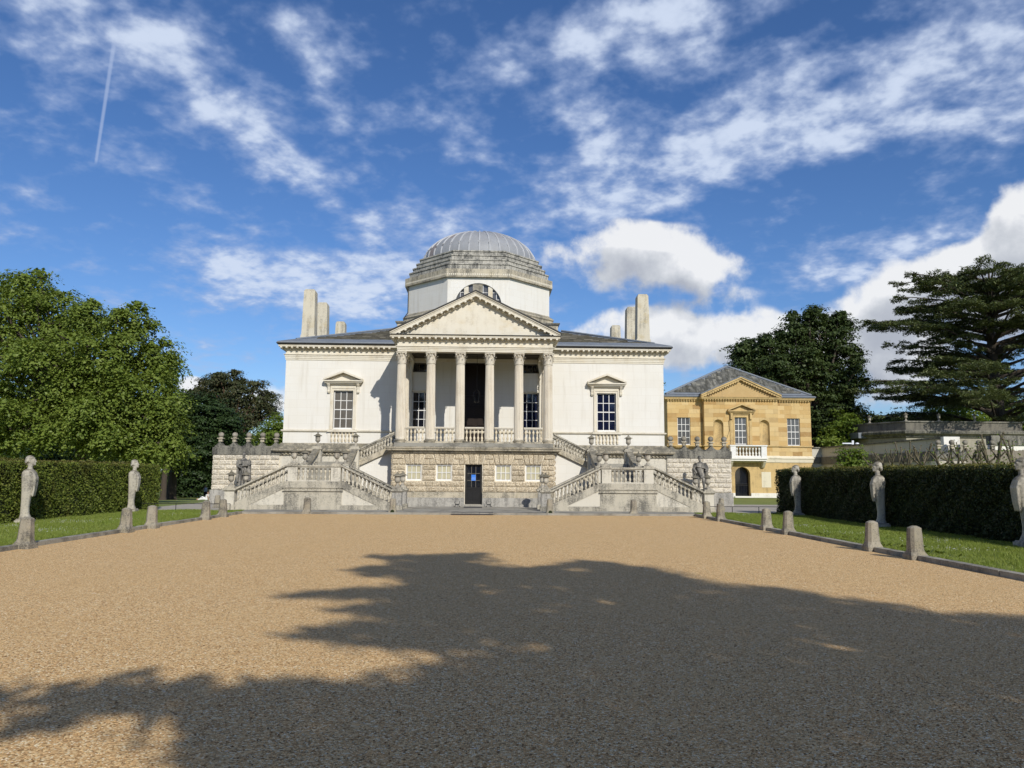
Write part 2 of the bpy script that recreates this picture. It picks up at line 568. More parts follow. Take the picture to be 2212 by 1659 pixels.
def make_materials():
    # smooth lime-white render of the villa walls with faint ruled courses
    N, bs, geo, _ = new_mat('stucco')
    p = geo.outputs['Position']
    sp = N.n('ShaderNodeSeparateXYZ')
    N.put(sp.inputs[0], p)
    cb = N.n('ShaderNodeCombineXYZ')
    N.put(cb.inputs[0], N.math('ADD', sp.outputs[0], sp.outputs[1]))
    N.put(cb.inputs[1], sp.outputs[2])
    br = N.n('ShaderNodeTexBrick')
    N.put(br.inputs['Vector'], cb.outputs[0])
    br.inputs['Scale'].default_value = 1.0
    br.inputs['Mortar Size'].default_value = 0.006
    br.inputs['Mortar Smooth'].default_value = 0.6
    br.inputs['Brick Width'].default_value = 0.96
    br.inputs['Row Height'].default_value = 0.43
    br.inputs['Color1'].default_value = (0.76, 0.74, 0.675, 1)
    br.inputs['Color2'].default_value = (0.745, 0.72, 0.65, 1)
    br.inputs['Mortar'].default_value = (0.66, 0.625, 0.54, 1)
    big = N.noise(p, 0.55, 6.0, 0.6)
    st = N.noise(N.mapv(p, (4.0, 4.0, 0.35)), 1.0, 5.0, 0.6)
    c = N.mix(N.smooth(big, 0.42, 0.8, 0.0, 0.5), br.outputs[0], (0.70, 0.66, 0.56))
    c = N.mix(N.smooth(st, 0.50, 0.8, 0.0, 0.65), c, (0.58, 0.54, 0.45))
    c = N.mix(N.smooth(N.noise(p, 9.0, 5.0, 0.65), 0.6, 0.8, 0.0, 0.25), c, (0.58, 0.54, 0.45))
    finish(N, bs, c, 0.85, N.noise(p, 35.0, 4.0, 0.6), 0.12, 0.01)

    stone('portland', (0.72, 0.67, 0.55), (0.50, 0.44, 0.33), 0.35, 1.0, 0.5, 0.4, top=0.55, lichen=(0.28, 0.25, 0.19), warm=(0.62, 0.52, 0.34))
    stone('column_stone', (0.70, 0.645, 0.53), (0.54, 0.47, 0.36), 0.40, 1.2, 0.8, 0.5, top=0.5, lichen=(0.25, 0.22, 0.17))
    stone('weathered', (0.54, 0.48, 0.36), (0.15, 0.14, 0.115), 0.54, 1.3, 0.7, 0.6, top=0.75, warm=(0.40, 0.34, 0.21))
    stone('stair_render', (0.62, 0.58, 0.48), (0.22, 0.205, 0.17), 0.40, 1.0, 0.7, 0.5, top=0.7)
    stone('stair_dark', (0.50, 0.46, 0.365), (0.15, 0.142, 0.12), 0.54, 1.4, 0.7, 0.6, top=0.6)
    stone('baluster_stone', (0.58, 0.53, 0.42), (0.26, 0.24, 0.19), 0.45, 2.0, 0.6, 0.6, top=0.7, lichen=(0.16, 0.145, 0.115))
    stone('baluster_clean', (0.70, 0.62, 0.46), (0.52, 0.44, 0.31), 0.45, 2.0, 0.6, 0.5, top=0.2)
    stone('coping_black', (0.26, 0.245, 0.20), (0.045, 0.045, 0.042), 0.60, 1.0, 0.8, 0.5, top=0.5, lichen=(0.09, 0.085, 0.06))
    stone('urn_stone', (0.34, 0.31, 0.25), (0.12, 0.112, 0.095), 0.55, 2.2, 0.5, 0.6, top=0.75, lichen=(0.13, 0.115, 0.07), obj_rand=0.3)
    stone('urn_bowl', (0.46, 0.42, 0.34), (0.15, 0.14, 0.115), 0.45, 2.2, 0.8, 0.6, top=0.6, obj_rand=0.4)
    stone('statue_stone', (0.42, 0.39, 0.33), (0.060, 0.060, 0.058), 0.72, 1.9, 0.6, 0.5, top=0.85, lichen=(0.045, 0.045, 0.045))
    stone('herm_stone', (0.48, 0.445, 0.365), (0.15, 0.14, 0.125), 0.48, 1.3, 0.8, 0.5, top=0.85, lichen=(0.12, 0.105, 0.075), obj_rand=0.15)
    stone('bollard_stone', (0.34, 0.305, 0.235), (0.10, 0.095, 0.08), 0.52, 3.0, 0.6, 0.9, top=0.5, lichen=(0.30, 0.27, 0.2), obj_rand=0.2, warm=(0.36, 0.32, 0.20))
    stone('chimney_stone', (0.60, 0.55, 0.43), (0.26, 0.24, 0.19), 0.40, 1.0, 0.9, 0.5, top=0.8, lichen=(0.16, 0.15, 0.11), warm=(0.46, 0.37, 0.2))
    stone('step_stone', (0.50, 0.475, 0.41), (0.10, 0.10, 0.094), 0.56, 1.1, 0.9, 0.6, top=0.9, lichen=(0.11, 0.105, 0.085))
    stone('paving', (0.31, 0.295, 0.25), (0.16, 0.15, 0.125), 0.45, 1.2, 0.0, 0.5, obj_rand=0.25, bump=0.2)
    stone('kerb_stone', (0.34, 0.32, 0.26), (0.14, 0.13, 0.11), 0.5, 2.0, 0.2, 0.6, obj_rand=0.25)
    stone('dado_grey', (0.44, 0.42, 0.37), (0.17, 0.165, 0.15), 0.55, 1.1, 0.8, 0.5, top=0.6)
    stone('white_block', (0.80, 0.78, 0.71), (0.55, 0.51, 0.42), 0.3, 1.0, 0.6, 0.4, top=0.3)
    stone('yellow_trim', (0.60, 0.435, 0.20), (0.28, 0.205, 0.105), 0.45, 1.2, 0.6, 0.4, top=0.7, lichen=(0.12, 0.1, 0.07))
    stone('cream_wall', (0.72, 0.66, 0.50), (0.44, 0.40, 0.30), 0.35, 0.8, 0.6, 0.4)
    stone('joint_stone', (0.82, 0.75, 0.60), (0.62, 0.54, 0.40), 0.25, 1.0, 0.3, 0.3)
    stone('link_wall', (0.56, 0.53, 0.45), (0.34, 0.32, 0.26), 0.35, 0.8, 0.7, 0.4)
    stone('far_wall', (0.36, 0.33, 0.255), (0.20, 0.185, 0.145), 0.4, 0.8, 0.7, 0.4)
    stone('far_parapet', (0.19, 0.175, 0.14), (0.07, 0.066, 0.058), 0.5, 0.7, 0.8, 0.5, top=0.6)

    # vermiculated (worm-carved) blocks
    for nm, a, b in (('worm_stone', (0.80, 0.69, 0.50), (0.33, 0.245, 0.14)), ('worm_pale', (0.86, 0.79, 0.65), (0.50, 0.43, 0.32))):
        N, bs, geo, _ = new_mat(nm)
        p = geo.outputs['Position']
        oi = N.n('ShaderNodeObjectInfo')
        wob = N.vmath('ADD', p, N.vmath('SCALE', N.noise(p, 9.0, 3.0, 0.5, out=1), 0.14))
        vo = N.n('ShaderNodeTexVoronoi', feature='DISTANCE_TO_EDGE')
        vo.inputs['Scale'].default_value = 17.0
        N.put(vo.inputs['Vector'], wob)
        h = N.smooth(vo.outputs[0], 0.02, 0.16)
        c = N.mix(N.noise(p, 1.3, 4.0, 0.6), a, tuple(x * 0.8 for x in a))
        c = N.mix(N.smooth(vo.outputs[0], 0.13, 0.01, 0.0, 0.9), c, b)  # carved grooves painted darker, as shade in the relief
        c = N.vmath('SCALE', c, N.math('MULTIPLY_ADD', oi.outputs['Random'], 0.24, 0.88))
        finish(N, bs, c, 0.92, h, 0.7, 0.025)
    # yellow ashlar, each block its own tone
    N, bs, geo, _ = new_mat('yellow_ashlar')
    p = geo.outputs['Position']
    oi = N.n('ShaderNodeObjectInfo')
    c = N.ramp(oi.outputs['Random'], [(0.0, (0.36, 0.215, 0.08)), (0.18, (0.53, 0.345, 0.135)), (0.5, (0.60, 0.42, 0.18)), (0.8, (0.66, 0.49, 0.24)), (1.0, (0.47, 0.325, 0.145))])
    c = N.mix(N.smooth(N.noise(p, 2.2, 6.0, 0.65), 0.4, 0.75, 0.0, 0.35), c, (0.63, 0.48, 0.25))
    c = N.mix(N.smooth(N.noise(N.mapv(p, (3, 3, 0.6)), 1.4, 5.0, 0.6), 0.55, 0.8, 0.0, 0.5), c, (0.36, 0.26, 0.13))
    finish(N, bs, c, 0.9, N.noise(p, 18.0, 5.0, 0.6), 0.25, 0.012)
    # slates
    N, bs, geo, _ = new_mat('slate')
    p = geo.outputs['Position']
    oi = N.n('ShaderNodeObjectInfo')
    c = N.ramp(N.math('FRACT', N.math('ADD', oi.outputs['Random'], geo.outputs['Random Per Island'])), [(0.0, (0.05, 0.046, 0.036)), (0.4, (0.10, 0.090, 0.066)), (0.7, (0.075, 0.070, 0.05)), (0.9, (0.15, 0.132, 0.10)), (1.0, (0.22, 0.20, 0.15))])
    c = N.mix(N.smooth(N.noise(p, 3.0, 6.0, 0.7), 0.48, 0.7, 0.0, 0.55), c, (0.20, 0.19, 0.13))
    finish(N, bs, c, 0.95, N.noise(p, 20.0, 5.0, 0.6), 0.4, 0.02, spec=0.06)
    N, bs, geo, _ = new_mat('slate_grey')
    p = geo.outputs['Position']
    oi = N.n('ShaderNodeObjectInfo')
    c = N.ramp(oi.outputs['Random'], [(0.0, (0.085, 0.085, 0.075)), (0.5, (0.15, 0.148, 0.13)), (1.0, (0.25, 0.24, 0.20))])
    c = N.mix(N.smooth(N.noise(N.mapv(p, (2.2, 0.5, 0.5)), 2.0, 5.0, 0.65), 0.44, 0.62, 0.0, 0.75), c, (0.055, 0.055, 0.045))
    finish(N, bs, c, 0.9, N.noise(p, 20.0, 5.0, 0.6), 0.3, 0.015, spec=0.12)
    # lead sheet
    N, bs, geo, _ = new_mat('lead')
    p = geo.outputs['Position']
    c = N.mix(N.noise(p, 1.6, 6.0, 0.65), (0.22, 0.245, 0.275), (0.13, 0.145, 0.16))
    c = N.mix(N.smooth(N.noise(p, 7.0, 5.0, 0.6), 0.55, 0.75, 0.0, 0.6), c, (0.32, 0.345, 0.37))
    finish(N, bs, c, 0.6, N.noise(p, 6.0, 4.0, 0.6), 0.15, 0.02, spec=0.35)
    N, bs, geo, _ = new_mat('dome_lead')
    p = geo.outputs['Position']
    oi = N.n('ShaderNodeObjectInfo')
    c = N.mix(N.noise(N.mapv(p, (1, 1, 0.4)), 1.8, 6.0, 0.65), (0.33, 0.345, 0.36), (0.22, 0.225, 0.235))
    c = N.mix(N.smooth(oi.outputs['Random'], 0.86, 0.9, 0.0, 0.65), c, (0.27, 0.20, 0.16))
    c = N.mix(N.smooth(N.noise(p, 9.0, 5.0, 0.6), 0.55, 0.75, 0.0, 0.4), c, (0.44, 0.45, 0.46))
    finish(N, bs, c, 0.58, N.noise(p, 5.0, 4.0, 0.6), 0.2, 0.03, spec=0.5)
    N, bs, geo, _ = new_mat('dome_roll')
    p = geo.outputs['Position']
    finish(N, bs, N.mix(N.noise(p, 2.5, 5.0, 0.6), (0.52, 0.53, 0.54), (0.30, 0.305, 0.315)), 0.5, None, spec=0.5)
    # glazing
    for nm, c0, rg in (('pane_blind', (0.17, 0.155, 0.13), 0.12), ('pane_dark', (0.012, 0.014, 0.022), 0.04), ('pane_blue', (0.010, 0.014, 0.040), 0.03), ('pane_grey', (0.12, 0.12, 0.12), 0.15)):
        N, bs, geo, _ = new_mat(nm)
        finish(N, bs, N.mix(N.noise(geo.outputs['Position'], 1.3, 3.0, 0.5), c0, tuple(x * 0.6 for x in c0)), rg, N.noise(geo.outputs['Position'], 2.0, 2.0, 0.5), 0.05, 0.02, spec=0.7)
    N, bs, geo, _ = new_mat('pane_curtain')
    wv = N.n('ShaderNodeTexWave', bands_direction='X')
    wv.inputs['Scale'].default_value = 4.2
    wv.inputs['Distortion'].default_value = 3.0
    wv.inputs['Detail'].default_value = 2.0
    N.put(wv.inputs['Vector'], N.mapv(geo.outputs['Position'], (1, 1, 0.12)))
    finish(N, bs, N.mix(wv.outputs[1], (0.46, 0.42, 0.27), (0.60, 0.56, 0.39)), 0.25, wv.outputs[1], 0.25, 0.03, spec=0.5)
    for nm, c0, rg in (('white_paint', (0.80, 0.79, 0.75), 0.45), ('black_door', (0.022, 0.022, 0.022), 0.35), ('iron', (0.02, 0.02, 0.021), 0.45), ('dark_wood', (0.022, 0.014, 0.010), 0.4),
                       ('mat_rubber', (0.055, 0.055, 0.06), 0.9), ('shade_grey', (0.13, 0.12, 0.10), 0.8), ('rainwater', (0.045, 0.043, 0.04), 0.6), ('camera_white', (0.75, 0.78, 0.82), 0.4), ('skin', (0.50, 0.32, 0.24), 0.6),
                       ('shirt_pale', (0.58, 0.66, 0.78), 0.8), ('cloth_white', (0.82, 0.82, 0.80), 0.8), ('cloth_dark', (0.018, 0.018, 0.022), 0.8), ('hair_brown', (0.06, 0.035, 0.02), 0.6), ('cottage_white', (0.60, 0.61, 0.60), 0.8), ('daisy', (0.85, 0.85, 0.82), 0.7)):
        N, bs, geo, _ = new_mat(nm)
        p = geo.outputs['Position']
        finish(N, bs, N.mix(N.smooth(N.noise(p, 5.0, 5.0, 0.6), 0.35, 0.8, 0.0, 0.5), c0, tuple(x * 0.72 for x in c0)), rg, N.noise(p, 30.0, 3.0, 0.6), 0.1, 0.006)
    # blue notice on the door: flat print
    N, bs, geo, _ = new_mat('blue_notice')
    p = geo.outputs['Position']
    sp = N.n('ShaderNodeSeparateXYZ')
    N.put(sp.inputs[0], p)
    ln = N.math('LESS_THAN', N.math('FRACT', N.math('MULTIPLY', sp.outputs[2], 38.0)), 0.42)
    ln = N.math('MULTIPLY', ln, N.math('GREATER_THAN', N.noise(N.mapv(p, (60, 1, 38)), 1.0, 0.0), 0.48))
    ln = N.math('MULTIPLY', ln, N.math('LESS_THAN', sp.outputs[2], 1.50))
    finish(N, bs, N.mix(N.math('MULTIPLY', ln, 0.55), (0.055, 0.22, 0.72), (0.55, 0.68, 0.9)), 0.35)
    # old timber boards
    N, bs, geo, _ = new_mat('grey_timber')
    p = geo.outputs['Position']
    finish(N, bs, N.mix(N.noise(N.mapv(p, (9, 9, 0.6)), 2.0, 5.0, 0.6), (0.33, 0.29, 0.22), (0.17, 0.15, 0.12)), 0.9, N.noise(N.mapv(p, (20, 20, 1)), 2.0, 4.0, 0.6), 0.3, 0.01)
    # gravel
    N, bs, geo, _ = new_mat('gravel')
    p = geo.outputs['Position']
    wob = N.vmath('ADD', p, N.vmath('SCALE', N.noise(p, 40.0, 2.0, 0.5, out=1), 0.012))
    vo = N.n('ShaderNodeTexVoronoi', feature='F1')
    vo.inputs['Scale'].default_value = 78.0
    N.put(vo.inputs['Vector'], wob)
    sc = N.n('ShaderNodeSeparateColor')
    N.put(sc.inputs[0], vo.outputs['Color'])
    c = N.ramp(sc.outputs[0], [(0.0, (0.23, 0.145, 0.07)), (0.2, (0.54, 0.325, 0.148)), (0.55, (0.75, 0.486, 0.228)), (0.84, (0.845, 0.635, 0.335)), (1.0, (0.95, 0.86, 0.60))])
    c = N.mix(N.smooth(vo.outputs['Distance'], 0.45, 0.85, 0.0, 0.6), c, (0.22, 0.125, 0.05))
    pat = N.noise(p, 0.35, 5.0, 0.6)
    c = N.mix(N.smooth(pat, 0.35, 0.7, 0.0, 0.28), c, (0.61, 0.415, 0.20))
    c = N.mix(N.smooth(N.noise(p, 2.6, 5.0, 0.65), 0.5, 0.8, 0.0, 0.25), c, (0.84, 0.605, 0.30))
    h = N.math('ADD', N.math('SUBTRACT', 1.0, vo.outputs['Distance']), N.math('MULTIPLY', N.noise(p, 9.0, 4.0, 0.6), 0.5))
    finish(N, bs, c, 1.0, h, 0.42, 0.009, spec=0.03)
    N, bs, geo, _ = new_mat('pebble')
    c = N.ramp(geo.outputs['Random Per Island'], [(0.0, (0.16, 0.09, 0.042)), (0.35, (0.53, 0.34, 0.15)), (0.7, (0.78, 0.54, 0.265)), (0.93, (0.82, 0.61, 0.34)), (1.0, (0.90, 0.80, 0.62))])
    finish(N, bs, c, 0.9, None, spec=0.06)
    # ground cover
    N, bs, geo, _ = new_mat('lawn')
    p = geo.outputs['Position']
    c = N.mix(N.noise(p, 1.2, 6.0, 0.65), (0.16, 0.20, 0.045), (0.24, 0.275, 0.075))
    c = N.mix(N.smooth(N.noise(p, 0.25, 4.0, 0.6), 0.45, 0.7, 0.0, 0.6), c, (0.25, 0.265, 0.085))
    c = N.mix(N.smooth(N.noise(p, 26.0, 4.0, 0.6), 0.4, 0.65, 0.0, 0.6), c, (0.10, 0.13, 0.03))
    finish(N, bs, c, 0.85, N.noise(p, 30.0, 5.0, 0.7), 0.3, 0.03)
    N, bs, geo, _ = new_mat('path_grit')
    p = geo.outputs['Position']
    c = N.mix(N.noise(p, 3.0, 6.0, 0.65), (0.43, 0.40, 0.34), (0.33, 0.30, 0.25))
    finish(N, bs, c, 0.9, N.noise(p, 40.0, 4.0, 0.6), 0.3, 0.01)

    def leafy(name, c_dark, c_mid, c_pale, transl=0.35, rough=0.5, patch=0.8, brown=None):
        N, bs, geo, out = new_mat(name)
        p = geo.outputs['Position']
        c = N.ramp(geo.outputs['Random Per Island'], [(0.0, c_dark), (0.5, c_mid), (1.0, c_pale)])  # tones fall on the leaves at random
        c = N.mix(N.smooth(N.noise(p, patch, 4.0, 0.6), 0.38, 0.68, 0.0, 0.6), c, c_mid)
        if brown:
            c = N.mix(N.smooth(N.noise(p, 0.9, 5.0, 0.65), 0.50, 0.72, 0.0, 0.75), c, brown)
        N.put(bs.inputs['Base Color'], c)
        bs.inputs['Roughness'].default_value = rough
        bs.inputs['Specular IOR Level'].default_value = 0.25
        if transl > 0:
            tr = N.n('ShaderNodeBsdfTranslucent')
            N.put(tr.inputs['Color'], N.mix(1.0, c, (1.15, 1.1, 0.45, 1), 'MULTIPLY'))
            mx = N.n('ShaderNodeMixShader')
            mx.inputs[0].default_value = transl
            N.t.links.new(bs.outputs[0], mx.inputs[1])
            N.t.links.new(tr.outputs[0], mx.inputs[2])
            N.t.links.new(mx.outputs[0], out.inputs[0])
    leafy('lime_leaf', (0.098, 0.15, 0.023), (0.165, 0.225, 0.038), (0.24, 0.295, 0.058), 0.3)
    leafy('dark_leaf', (0.020, 0.040, 0.012), (0.034, 0.062, 0.018), (0.058, 0.09, 0.026), 0.2)
    leafy('oak_leaf', (0.032, 0.052, 0.016), (0.052, 0.080, 0.023), (0.09, 0.12, 0.035), 0.2)
    leafy('fresh_leaf', (0.09, 0.15, 0.02), (0.15, 0.22, 0.035), (0.24, 0.30, 0.06), 0.4)
    leafy('pine_leaf', (0.034, 0.046, 0.020), (0.062, 0.074, 0.030), (0.12, 0.10, 0.045), 0.1, patch=0.35)
    leafy('cedar_leaf', (0.055, 0.078, 0.034), (0.11, 0.14, 0.055), (0.20, 0.225, 0.085), 0.15)
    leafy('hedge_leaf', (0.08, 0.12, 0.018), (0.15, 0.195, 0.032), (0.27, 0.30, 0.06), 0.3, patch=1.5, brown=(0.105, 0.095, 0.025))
    leafy('shaded_hedge_leaf', (0.016, 0.027, 0.008), (0.034, 0.050, 0.013), (0.07, 0.09, 0.022), 0.15, patch=1.5, brown=(0.035, 0.032, 0.012))  # dark hedge leaf: the right hedge's shade is put into its colour
    leafy('hedge_top_leaf', (0.10, 0.10, 0.025), (0.16, 0.155, 0.04), (0.22, 0.20, 0.06), 0.25)
    leafy('grass_blade', (0.16, 0.215, 0.038), (0.25, 0.315, 0.062), (0.36, 0.40, 0.11), 0.4, patch=0.6, brown=(0.23, 0.33, 0.06))
    N, bs, geo, _ = new_mat('hedge_core')
    finish(N, bs, N.mix(N.noise(geo.outputs['Position'], 8.0, 4.0, 0.6), (0.012, 0.018, 0.006), (0.03, 0.04, 0.012)), 0.95)
    for nm, a, b in (('bark', (0.10, 0.08, 0.06), (0.045, 0.036, 0.028)), ('bark_red', (0.17, 0.10, 0.06), (0.06, 0.04, 0.03)), ('pollard_bark', (0.19, 0.165, 0.105), (0.085, 0.072, 0.048))):
        N, bs, geo, _ = new_mat(nm)
        p = geo.outputs['Position']
        finish(N, bs, N.mix(N.noise(N.mapv(p, (6, 6, 1.2)), 2.0, 5.0, 0.65), a, b), 0.95, N.noise(N.mapv(p, (8, 8, 1.5)), 2.0, 4.0, 0.6), 0.5, 0.04)


make_materials()

# ------------------------------------------------------------------ the ground
def build_ground():
    def fall(x, y):
        k = min(max((-10.5 - x) / 3.5, 0.0), 1.0)
        return -0.03 * min(max(y - 2.0, 0.0), 58.0) * k
    xs = sorted(set([-600, -300, -160, -100, -70, -50, -40, -32, -26, -21, -17.5, -15, -14, -12.2, -10.5, -6, 0, 6, 10, 14, 18, 24, 32, 45, 70, 110, 200, 400, 600]))
    ys = sorted(set([-200, -120, -90, -75, -60, -50, -40, -30, -20, -12, -8, -4, 0, 2, 4, 7, 10, 14, 18, 24, 30, 38, 46, 54, 60, 75, 100, 150, 250, 450, 900]))
    mb = MB()
    mb.v = [(x, y, -0.03 + fall(x, y)) for y in ys for x in xs]
    n = len(xs)
    mb.f = [(j * n + i, j * n + i + 1, (j + 1) * n + i + 1, (j + 1) * n + i) for j in range(len(ys) - 1) for i in range(n - 1)]
    setting(mb.build('ground', 'lawn'))
    g = MB().box(-9.12, 9.12, -80, -10.42, -0.06, 0.0).build('gravel_forecourt', 'gravel')
    setting(g)
    # loose stones lying on the gravel, near the camera
    n = 52000
    y = CAM.y + 3.2 + 13.0 * RNG.random(n) ** 1.5
    x = CAM.x + (RNG.random(n) * 2 - 1) * (y - CAM.y) * 0.72
    keep = np.abs(x) < 9.0
    x, y = x[keep], y[keep]
    n = len(x)
    r = RNG.uniform(0.004, 0.0092, n)
    a = RNG.uniform(0, 6.283, n)
    ca, sa = np.cos(a), np.sin(a)
    e = RNG.uniform(0.6, 1.5, n)
    V = np.empty((n, 6, 3))
    for k, (px, py, pz) in enumerate(((1, 0, 0.2), (0, 1, 0.3), (-1, 0, 0.25), (0, -1, 0.15), (0.1, 0.1, 1), (0, 0, -0.3))):
        lx, ly = px * r * e, py * r / e
        V[:, k, 0] = x + lx * ca - ly * sa
        V[:, k, 1] = y + lx * sa + ly * ca
        V[:, k, 2] = r * 0.75 * (pz + 0.15) + 0.0005
    T = np.array([(0, 1, 4), (1, 2, 4), (2, 3, 4), (3, 0, 4)])
    Q = (np.arange(n)[:, None, None] * 6 + T[None]).reshape(-1, 3)
    o = put('loose_gravel', mesh_arrays('loose_gravel', V.reshape(-1, 3), Q), 'pebble')
    setting(o, 'stuff', 'loose pale stones lying on the tan gravel')
    # strips of lawn beside the forecourt, and paths at the ends
    for s in (-1, 1):
        o = MB().box(s * 9.28, s * 30, -80, -9.35, -0.02, 0.07).build('lawn_strip', 'lawn')
        setting(o)
        o = MB().box(s * 9.0, s * 14.7, -9.2, 2.4, -0.02, 0.02).build('path', 'path_grit')
        setting(o)
    setting(MB().box(14.7, 20, -9.2, 2.4, -0.02, 0.021).build('path', 'path_grit'))
    # kerbs of long stones
    for s in (-1, 1):
        k = MB().box(s * 9.10, s * 9.275, -80, -10.45, -0.05, 0.03).build('kerb', 'kerb_stone')
        setting(k)
        y = -10.5
        q = 0
        while y > -44:
            ln = random.uniform(1.1, 1.7)
            j = random.uniform(-0.008, 0.008)
            st = MB().box(s * (9.095 + j), s * 9.28, y - ln + 0.012, y, -0.02, 0.093 + random.uniform(-0.008, 0.006)).build('kerbstone', 'kerb_stone', k)
            y -= ln
    p = MB().box(-10.0, 10.0, -10.28, 0.3, -0.05, 0.06).build('pavement', 'paving')
    setting(p)
    x = -9.3
    while x < 9.3:
        ln = min(random.uniform(0.9, 1.6), 9.32 - x)
        MB().box(x, x + ln - 0.014, -10.44 + random.uniform(-0.012, 0.008), -10.03, -0.04, 0.082 + random.uniform(-0.005, 0.004)).build('kerbstone', 'paving', p)
        x += ln
    # slabs of the pavement
    for j, (y0, y1) in enumerate(((-10.02, -9.2), (-9.19, -8.3), (-8.29, -7.3), (-7.29, -6.2), (-6.19, -5.1), (-5.09, -4.16))):
        x = -9.3 if j < 2 else -2.7
        xe = 9.3 if j < 2 else 2.7
        while x < xe - 0.05:
            ln = min(random.uniform(0.8, 1.35), xe - x)
            MB().box(x, x + ln - 0.012, y0, y1 - 0.002, 0.0, 0.078 + random.uniform(-0.003, 0.003)).build('slab', 'paving', p)
            x += ln


build_ground()


# ------------------------------------------------------------------ villa
def wall_sheet(mb, x0, x1, z0, z1, holes, y, depth):
    """flat front with rectangular openings and their reveals"""
    xs = sorted(set([x0, x1] + [h[0] for h in holes] + [h[1] for h in holes]))
    zs = sorted(set([z0, z1] + [h[2] for h in holes] + [h[3] for h in holes]))
    for i in range(len(xs) - 1):
        for j in range(len(zs) - 1):
            cx, cz = (xs[i] + xs[i + 1]) / 2, (zs[j] + zs[j + 1]) / 2
            if any(h[0] < cx < h[1] and h[2] < cz < h[3] for h in holes):
                continue
            mb.add([(xs[i], y, zs[j]), (xs[i + 1], y, zs[j]), (xs[i + 1], y, zs[j + 1]), (xs[i], y, zs[j + 1])], [(0, 1, 2, 3)])
    for h in holes:
        a, b, c, d = h[:4]
        Y = y + depth
        for q in ([(a, y, c), (a, y, d), (a, Y, d), (a, Y, c)], [(b, y, c), (b, Y, c), (b, Y, d), (b, y, d)], [(a, y, d), (b, y, d), (b, Y, d), (a, Y, d)], [(a, y, c), (a, Y, c), (b, Y, c), (b, y, c)]):
            mb.add(q, [(0, 1, 2, 3)])
    return mb


def sash(parent, x0, x1, z0, z1, y, nx, nz, pane_mat, frame_mat='white_paint', bar=0.035, fr=0.05, meet=True, name='window'):
    """sash window: frame and bars are one part, every pane a sub-part"""
    mb = MB()
    mb.box(x0, x0 + fr, y, y + 0.08, z0, z1).box(x1 - fr, x1, y, y + 0.08, z0, z1)
    mb.box(x0 + fr, x1 - fr, y, y + 0.08, z1 - fr, z1).box(x0 + fr, x1 - fr, y - 0.004, y + 0.08, z0, z0 + fr * 1.3)
    X0, X1, Z0, Z1 = x0 + fr, x1 - fr, z0 + fr * 1.3, z1 - fr
    for i in range(1, nx):
        c = X0 + (X1 - X0) * i / nx
        mb.box(c - bar / 2, c + bar / 2, y + 0.012, y + 0.07, Z0, Z1)
    for j in range(1, nz):
        c = Z0 + (Z1 - Z0) * j / nz
        b = bar * (1.5 if (meet and j == nz // 2) else 1.0)
        mb.box(X0, X1, y + (0.004 if meet and j == nz // 2 else 0.015), y + 0.068, c - b / 2, c + b / 2)
    w = mb.build(name, frame_mat, parent)
    pm = MB().box(-0.5, 0.5, -0.004, 0.004, -0.5, 0.5).mesh('pane')
    pm.materials.append(M[pane_mat])
    for i in range(nx):
        for j in range(nz):
            cx, cz = X0 + (X1 - X0) * (i + 0.5) / nx, Z0 + (Z1 - Z0) * (j + 0.5) / nz
            put('pane', pm, None, w, (cx, y + 0.052, cz), (random.uniform(-.012, .012), 0, random.uniform(-.012, .012)), ((X1 - X0) / nx - bar * 0.8, 1, (Z1 - Z0) / nz - bar * 0.8))
    return w


def baluster_mesh(name, h, r, mat, n=10):
    p = [(1.0, 0), (1.0, .06), (.62, .07), (.55, .10), (.95, .20), (1.0, .27), (.75, .36), (.42, .44), (.38, .47), (.62, .485), (.62, .515), (.38, .53), (.42, .56), (.75, .64), (1.0, .73), (.95, .80), (.55, .90), (.62, .93), (1.0, .94), (1.0, 1.0)]
    mb = MB().lathe([(a * r, z * h) for a, z in p], n)
    me = mb.mesh(name)
    me.materials.append(M[mat])
    smooth_mesh(me, 45)
    return me


def pediment_part(parent, cx, y, half, z0, rise, over, th, mat, tym_mat, name='window_hood'):
    """small pediment: cornice, two raking pieces, tympanum"""
    mb = MB()
    mb.box(cx - half, cx + half, y - over, y + 0.02, z0, z0 + th * 0.55)
    mb.box(cx - half + 0.06, cx + half - 0.06, y - over + 0.07, y + 0.02, z0 - th * 0.55, z0)
    mb.box(cx - half + 0.14, cx + half - 0.14, y - over * 0.55, y + 0.02, z0 - th * 1.15, z0 - th * 0.55)
    zb = z0 + th * 0.55
    for s in (-1, 1):
        mb.prism_xz([(cx + s * half, zb), (cx + s * half, zb + th * 0.75), (cx, zb + rise + th * 0.75), (cx, zb + rise - th * 0.15)] if s < 0 else
                    [(cx + half, zb), (cx, zb + rise - th * 0.15), (cx, zb + rise + th * 0.75), (cx + half, zb + th * 0.75)], y - over - 0.012, y + 0.02)
    o = mb.build(name, mat, parent)
    MB().prism_xz([(cx - half + th, zb), (cx + half - th, zb), (cx, zb + rise - th * 0.3)], y - over * 0.25, y + 0.02).build('tympanum', tym_mat, o)
    return o


